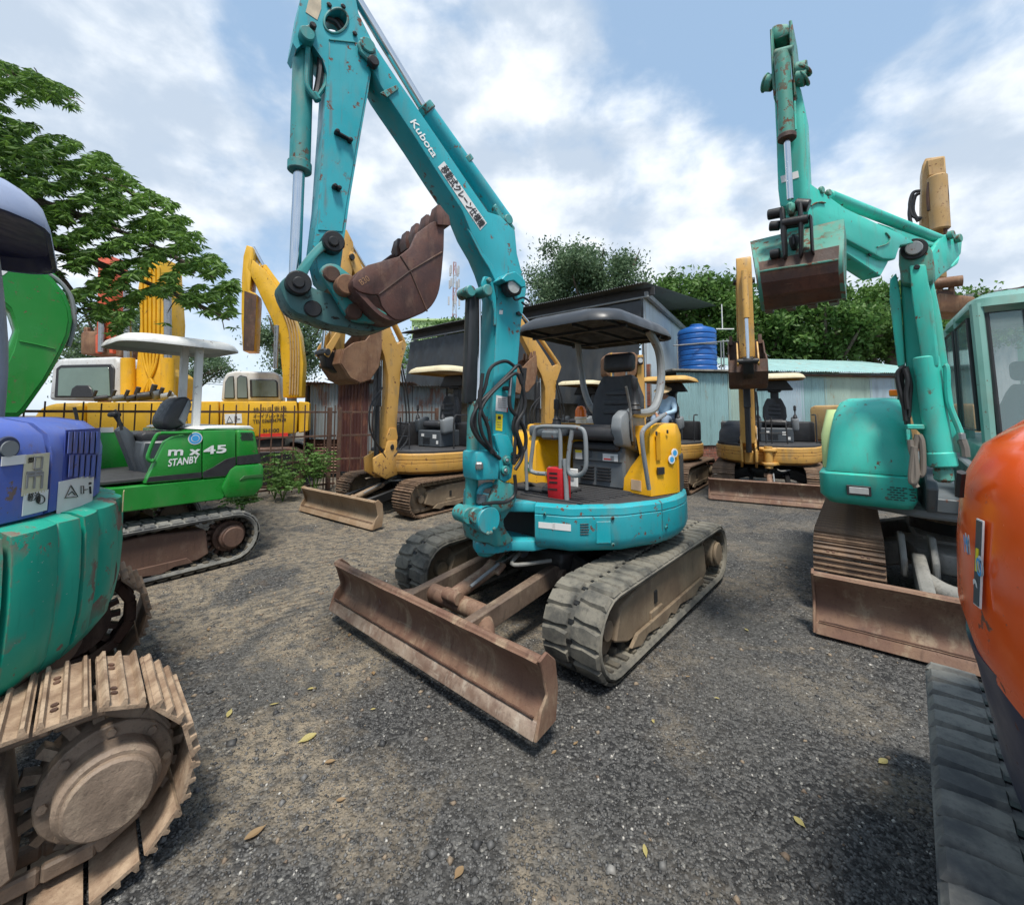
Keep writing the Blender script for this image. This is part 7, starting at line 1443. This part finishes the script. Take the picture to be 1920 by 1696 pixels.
    for xs in (0, 1):
        q = MB(); pts = [(p[0], p[1]) if xs == 0 else (p[2], p[3]) for p in L]; A = [a(p, l[4]) for p, l in zip(pts, L)]; B_ = A[0] - PA.n * .3; far = A + [A[-1] - PA.n * .1, A[0] - PA.n * .35]
        off = PA.u * (.02 if xs == 0 else -.02); k = len(far); q.raw(far + [p + off for p in far], [tuple(range(k)), tuple(range(2 * k - 1, k - 1, -1))] + [(i, (i + 1) % k, k + (i + 1) % k, k + i) for i in range(k)], TW); q.build('bucket_side', bk)
    q = MB(); q.tube([a(p, .09) for p in ((182, 1440), (300, 1420), (450, 1400), (600, 1375))], .006, TURQW, 6, 2); q.build('wear_strip', bk)
    for k in range(4): q = MB(); x = 230 + 115 * k; p = a((x, 1640 - 15 * k), -.42); q.box(p, (.05, .12, .04), BUCK, rot=(0, 0, R(140)), b=.008); q.build('tooth', bk)
turq_exc()

# ---- large yellow machines behind the fence
def big_track(M, t, yc, L=3.8, H=.85, W=.6):
    q = MB(M); st = stadium(L, H, 8); q.prism(st, yc - W / 2, yc + W / 2, RUSTD, 'xz', .02); tr = q.build('track', t)
    q = MB(M); q.prism([(x * .92, H / 2 + (z - H / 2) * .82) for x, z in st], yc - W / 2 - .01, yc + W / 2 + .01, BLACKG, 'xz', .01); q.build('track_frame', tr)
    return tr
def sh200():
    o = (-4.6, 9.75); P = Plane(o, 203); t = thing('excavator', 'long yellow excavator body with small cream cab and red stripe lettering behind the fence', 'excavator', (-6.6, 9.6, 0), 23, 'large yellow excavators behind the fence'); M = ROOTM[t.name]
    for y in (-.6, 1.3): big_track(M, t, y)
    q = MB(M); q.box((.3, .4, .9), (2.2, 2.0, .3), BLACKG, b=.03); q.build('turntable', t)
    q = MB(); q.slab(P, [(58, 800), (60, 780), (75, 762), (100, 756), (160, 754), (160, 826), (62, 826)], 0, -2.4, YEL, .12, 3); q.build('counterweight', t, 50)
    q = MB(); q.slab(P, [(162, 754), (410, 752), (410, 827), (162, 826)], .0, -2.4, YEL, .03, 2); q.build('body_panel', t)
    q = MB(); q.slab(P, [(412, 752), (556, 752), (558, 776), (556, 812), (412, 824)], 0, -2.4, YEL, .03, 2); fp = q.build('body_panel', t)
    q = MB(); q.slab(P, [(560, 752), (580, 754), (579, 808), (560, 812)], -.05, -2.2, YEL, .02); q.build('tool_locker', t)
    for x in (230, 300, 350): q = MB(); q.slab(P, [(x, 756), (x + 1.5, 756), (x + 1.5, 824), (x, 824)], .004, 0, BLK, 0); q.build('door_gap', t)
    quad_px(P, 0, [(485, 813), (540, 811), (540, 820), (485, 824)], RINK, fp, 'red_stripe', .006)
    w = quad_px(P, 0, [(421, 776), (453, 775), (454, 793), (422, 794)], WHITE, fp, 'sticker', .006); q = MB(); q.tube([P.p(425, 792, .012), P.p(430, 780, .012), P.p(436, 791, .012)], .006, INK, 5, closed=True); q.tube([P.p(440, 780, .012), P.p(444, 780, .012), P.p(444, 790, .012), P.p(440, 790, .012)], .004, INK, 5, closed=True); q.tube([P.p(445, 785, .012), P.p(450, 785, .012)], .005, INK, 5); q.build('pictogram', w)
    text_px(P, 0, (475, 775), (538, 771), INK, fp, s='株中央重機', height=.13, off=.01); text_px(P, 0, (475, 784), (537, 782), INK, fp, s='オーイブレンタカー', height=.09, off=.01, bold=.003); text_px(P, 0, (474, 793.5), (536, 790), INK, fp, s='TEL 0268947979', height=.075, off=.01, bold=.003); text_px(P, 0, (493, 811), (523, 810), INK, fp, s='SH200', height=.08, off=.01, bold=.003)
    # cab
    q = MB(); q.slab(P, [(414, 752), (417, 715), (424, 699), (440, 695), (515, 697), (524, 702), (527, 752)], -1.0, -2.2, WCAB, .06, 3); cb = q.build('cab', t, 50)
    for px in ([(420, 748), (422, 716), (428, 706), (438, 704), (440, 748)], [(444, 748), (444, 708), (450, 703), (463, 706), (465, 748)], [(469, 745), (468, 711), (517, 712), (521, 716), (522, 745)]):
        q = MB(); q.slab(P, px, -.96, -1.0, BLK, .015); f = q.build('window_frame', cb); cx = sum(p[0] for p in px) / len(px); cy = sum(p[1] for p in px) / len(px); q = MB(); q.slab(P, [(cx + (x - cx) * .86, cy + (y - cy) * .9) for x, y in px], -.945, -.97, plain('sky_glass', (.12, .16, .16), .05, 0, .1, 4), .002); q.build('pane', f)
    PBm = Plane((-4.9, 9.9), 196)
    q = MB(); q.slab(PBm, [(530, 745), (529, 700), (523, 640), (510, 600), (493, 565), (477, 530), (461, 502), (466, 478), (478, 490), (498, 507), (522, 542), (546, 580), (562, 625), (569, 680), (566, 745)], .2, -.25, YEL, .03, 2); b = q.build('boom', t)
    q = MB(); q.slab(PBm, [(453, 520), (456, 480), (462, 459), (474, 463), (476, 480), (472, 505), (468, 545), (480, 550), (481, 560), (476, 658), (455, 658), (452, 600)], .2, -.25, YEL, .02, 2); a = q.build('arm', t)
    q = MB(); q.slab(PBm, [(458, 545), (481, 553), (476, 658), (456, 657)], .215, .195, RUSTD, .004); q.build('stained_plate', a)
    q = MB(); q.cyl(PBm.p(474, 464, 0), PBm.p(494, 500, 0), .05, CHROME, n=12); q.cyl(PBm.p(493, 500, 0), PBm.p(537, 560, 0), .09, YEL, n=14); q.build('arm_cylinder', b)
    q = MB(); q.cyl(PBm.p(519, 610, .3), PBm.p(516, 690, .3), .05, STEEL, n=12); q.build('boom_cylinder', b)
    for k in range(4): q = MB(); q.tube([PBm.p(x + 5 * k, y, .23) for x, y in ((520, 560), (540, 610), (545, 660), (543, 740))], .018, TANP, 6, 5); q.build('hydraulic_pipe', b)
    for k, (x, y, sx, r) in enumerate(((255, 738, 30, .09), (285, 735, 16, .11), (300, 738, 26, .08), (235, 742, 20, .07), (210, 742, 24, .07), (315, 742, 16, .06), (175, 742, 28, .06))):
        q = MB(); p = P.p(x, y + 6, -.6); p2 = P.p(x + sx, y + 3, -.7); q.cyl(p, p2, r, (BLK, DGREY, GREYP)[k % 3], n=14, bev=.02); q.cyl(p + Vector((0, 0, .05)), p + Vector((.05, 0, r + .12)), r * .5, BLK, n=10); q.build('engine_part', t)
sh200()
def y2():
    t = thing('excavator', 'large yellow excavator facing the camera with broad piped boom under the leaves', 'excavator', (-10.3, 12.3, 0), 250, 'large yellow excavators behind the fence'); M = ROOTM[t.name]
    P = Plane((0, 12.0), 180)
    for y in (-1.1, 1.1): big_track(M, t, y)
    q = MB(M); q.box((0, 0, 1.3), (3.2, 2.4, .8), YEL, b=.1, seg=2); q.build('body', t)
    q = MB(); q.slab(P, [(232, 748), (236, 700), (255, 690), (262, 600), (258, 540), (268, 480), (300, 480), (308, 600), (304, 690), (325, 705), (322, 748)], .2, -.6, YEL, .04, 2); b = q.build('boom', t)
    for k, x in enumerate((266, 274, 282, 290, 298)): q = MB(); q.tube([P.p(x, 500, .23), P.p(x, 600, .23), P.p(x + (282 - x) * .3, 680, .23), P.p(282 + (282 - x) * .9, 735, .23)], .035, YEL, 7, 5); q.build('hydraulic_pipe', b)
    for x in (240, 315): q = MB(); q.cyl(P.p(x, 745, .3), P.p(x, 672, .3), .16, YEL, n=18); c = q.build('boom_cylinder', t); q = MB(); q.cyl(P.p(x, 672, .3), P.p(x - 1, 545, .3), .09, STEEL, n=14); q.build('cylinder_rod', c)
    PC = Plane((0, 12.0), 176); q = MB(); q.slab(PC, [(90, 750), (96, 690), (108, 672), (216, 668), (224, 678), (226, 750)], .2, -1.4, WCAB, .1, 3); cb = q.build('cab', t, 50)
    q = MB(); q.slab(PC, [(100, 745), (104, 690), (112, 684), (208, 682), (214, 690), (212, 745)], .24, .18, BLK, .03); f = q.build('window_frame', cb); q = MB(); q.slab(PC, [(108, 742), (110, 694), (114, 690), (203, 688), (206, 742)], .26, .22, plain('green_glass', (.14, .2, .17), .05, 0, .3, 1.5), .004); q.build('pane', f)
    q = MB(); q.slab(PC, [(130, 745), (134, 728), (142, 722), (165, 722), (172, 730), (174, 745)], .30, .26, BLK, .02); q.build('seat_back', cb)
y2()
def red_exc():
    t = thing('excavator', 'red-orange excavator arm hanging with an open brown bucket behind the yellow machines', 'excavator', (-13.5, 15, 0), 250); M = ROOTM[t.name]; P = Plane((0, 14.5), 180)
    q = MB(M); q.box((0, 0, 1.4), (2.6, 2.2, .8), ORR, b=.1); q.build('body', t)
    for y in (-1, 1): big_track(M, t, y, 3.4)
    q = MB(); q.slab(P, [(183, 480), (206, 478), (211, 635), (180, 637)], .2, -.5, ORR, .04, 2); a = q.build('arm', t); q = MB(); q.cyl(P.p(191, 600, .3), P.p(190, 660, .3), .09, STEEL, n=12); q.build('cylinder_rod', a)
    for x in (178, 204): q = MB(); q.slab(P, [(x, 628), (x + 5, 626), (x + 6, 662), (x, 662)], .3, -.1, ORR, .02); q.build('bucket_link', t)
    q = MB(); q.slab(P, [(150, 625), (156, 620), (228, 622), (232, 640), (226, 668), (150, 664)], .15, -.7, BUCK2, .06, 2); b = q.build('bucket', t)
    for x in (156, 176, 210): q = MB(); q.slab(P, [(x, 613), (x + 7, 613), (x + 7, 626), (x - 1, 626)], .1, -.05, BUCK2, .02); q.build('tooth', b)
red_exc()
def tan_exc():
    t = thing('excavator', 'tall tan-yellow excavator arm with hoses and raised bucket behind the turquoise machine', 'excavator', (9.6, 10.6, 0), 200); M = ROOTM[t.name]; P = Plane((8.7, 9.2), 140)
    for y in (-1.1, 1.1): big_track(M, t, y)
    q = MB(M); q.box((0, 0, 1.35), (3.2, 2.3, .9), TANP, b=.12, seg=2); q.build('body', t)
    q = MB(); q.slab(P, [(1729, 310), (1735, 296), (1772, 291), (1775, 330), (1772, 440), (1776, 520), (1735, 520), (1727, 430)], .1, -.5, TANP, .03, 2); a = q.build('arm', t)
    q = MB(); q.slab(P, [(1737, 300), (1772, 293), (1774, 325), (1740, 330)], .22, .08, TANP, .02); q.build('arm_head', a)
    q = MB(); q.cyl(P.p(1757, 330, .25), P.p(1763, 432, .25), .16, TANP, n=20, bev=.03); q.build('bucket_cylinder', a)
    for pts in (((1742, 342), (1740, 370), (1742, 395)), ((1772, 340), (1776, 370), (1774, 430)), ((1768, 335), (1771, 380), (1773, 440))): q = MB(); q.tube([P.p(*p, .3) for p in pts], .035, RUSTD, 6, 4); q.build('hydraulic_pipe', a)
    for pts in (((1726, 358), (1712, 362), (1706, 385), (1712, 405), (1728, 410)), ((1724, 362), (1715, 370), (1712, 395), (1722, 415)), ((1708, 375), (1705, 400), (1708, 420))): q = MB(); q.tube([P.p(*p, .15) for p in pts], .035, HOSE, 7, 6); q.build('hose', a)
    q = MB(); q.slab(P, [(1754, 560), (1758, 548), (1830, 556), (1826, 570), (1790, 588), (1756, 584)], .3, -.5, BUCK2, .04, 2); q.cyl(P.p(1752, 532, .3), P.p(1805, 526, .3), .11, BUCK2, n=16); q.cyl(P.p(1756, 550, .2), P.p(1786, 552, .2), .09, RUSTD, n=14)
    q.build('bucket', t)
    for x in (1758, 1780): q = MB(); q.slab(P, [(x, 530), (x + 9, 530), (x + 12, 556), (x - 2, 556)], .28, .1, BUCK2, .02); q.build('bucket_link', t)
tan_exc()
def deck():      # steel ramp plates beside the ochre machine
    p = onz(1300, 880, 0); t = thing('steel_ramp', 'rust brown steel ramp lying behind the golden yellow cover of the teal machine', 'ramp', (p.x, p.y, 0), 233); M = ROOTM[t.name]
    q = MB(M); q.box((-.2, 0, .30), (1.5, .7, .04), BUCK, rot=(0, .03, 0), b=.008); q.build('plate', t)
    for y in (-.3, .3): q = MB(M); q.box((-.2, y, .15), (1.4, .06, .24), RUSTD, b=.008); q.build('side_beam', t)
deck()
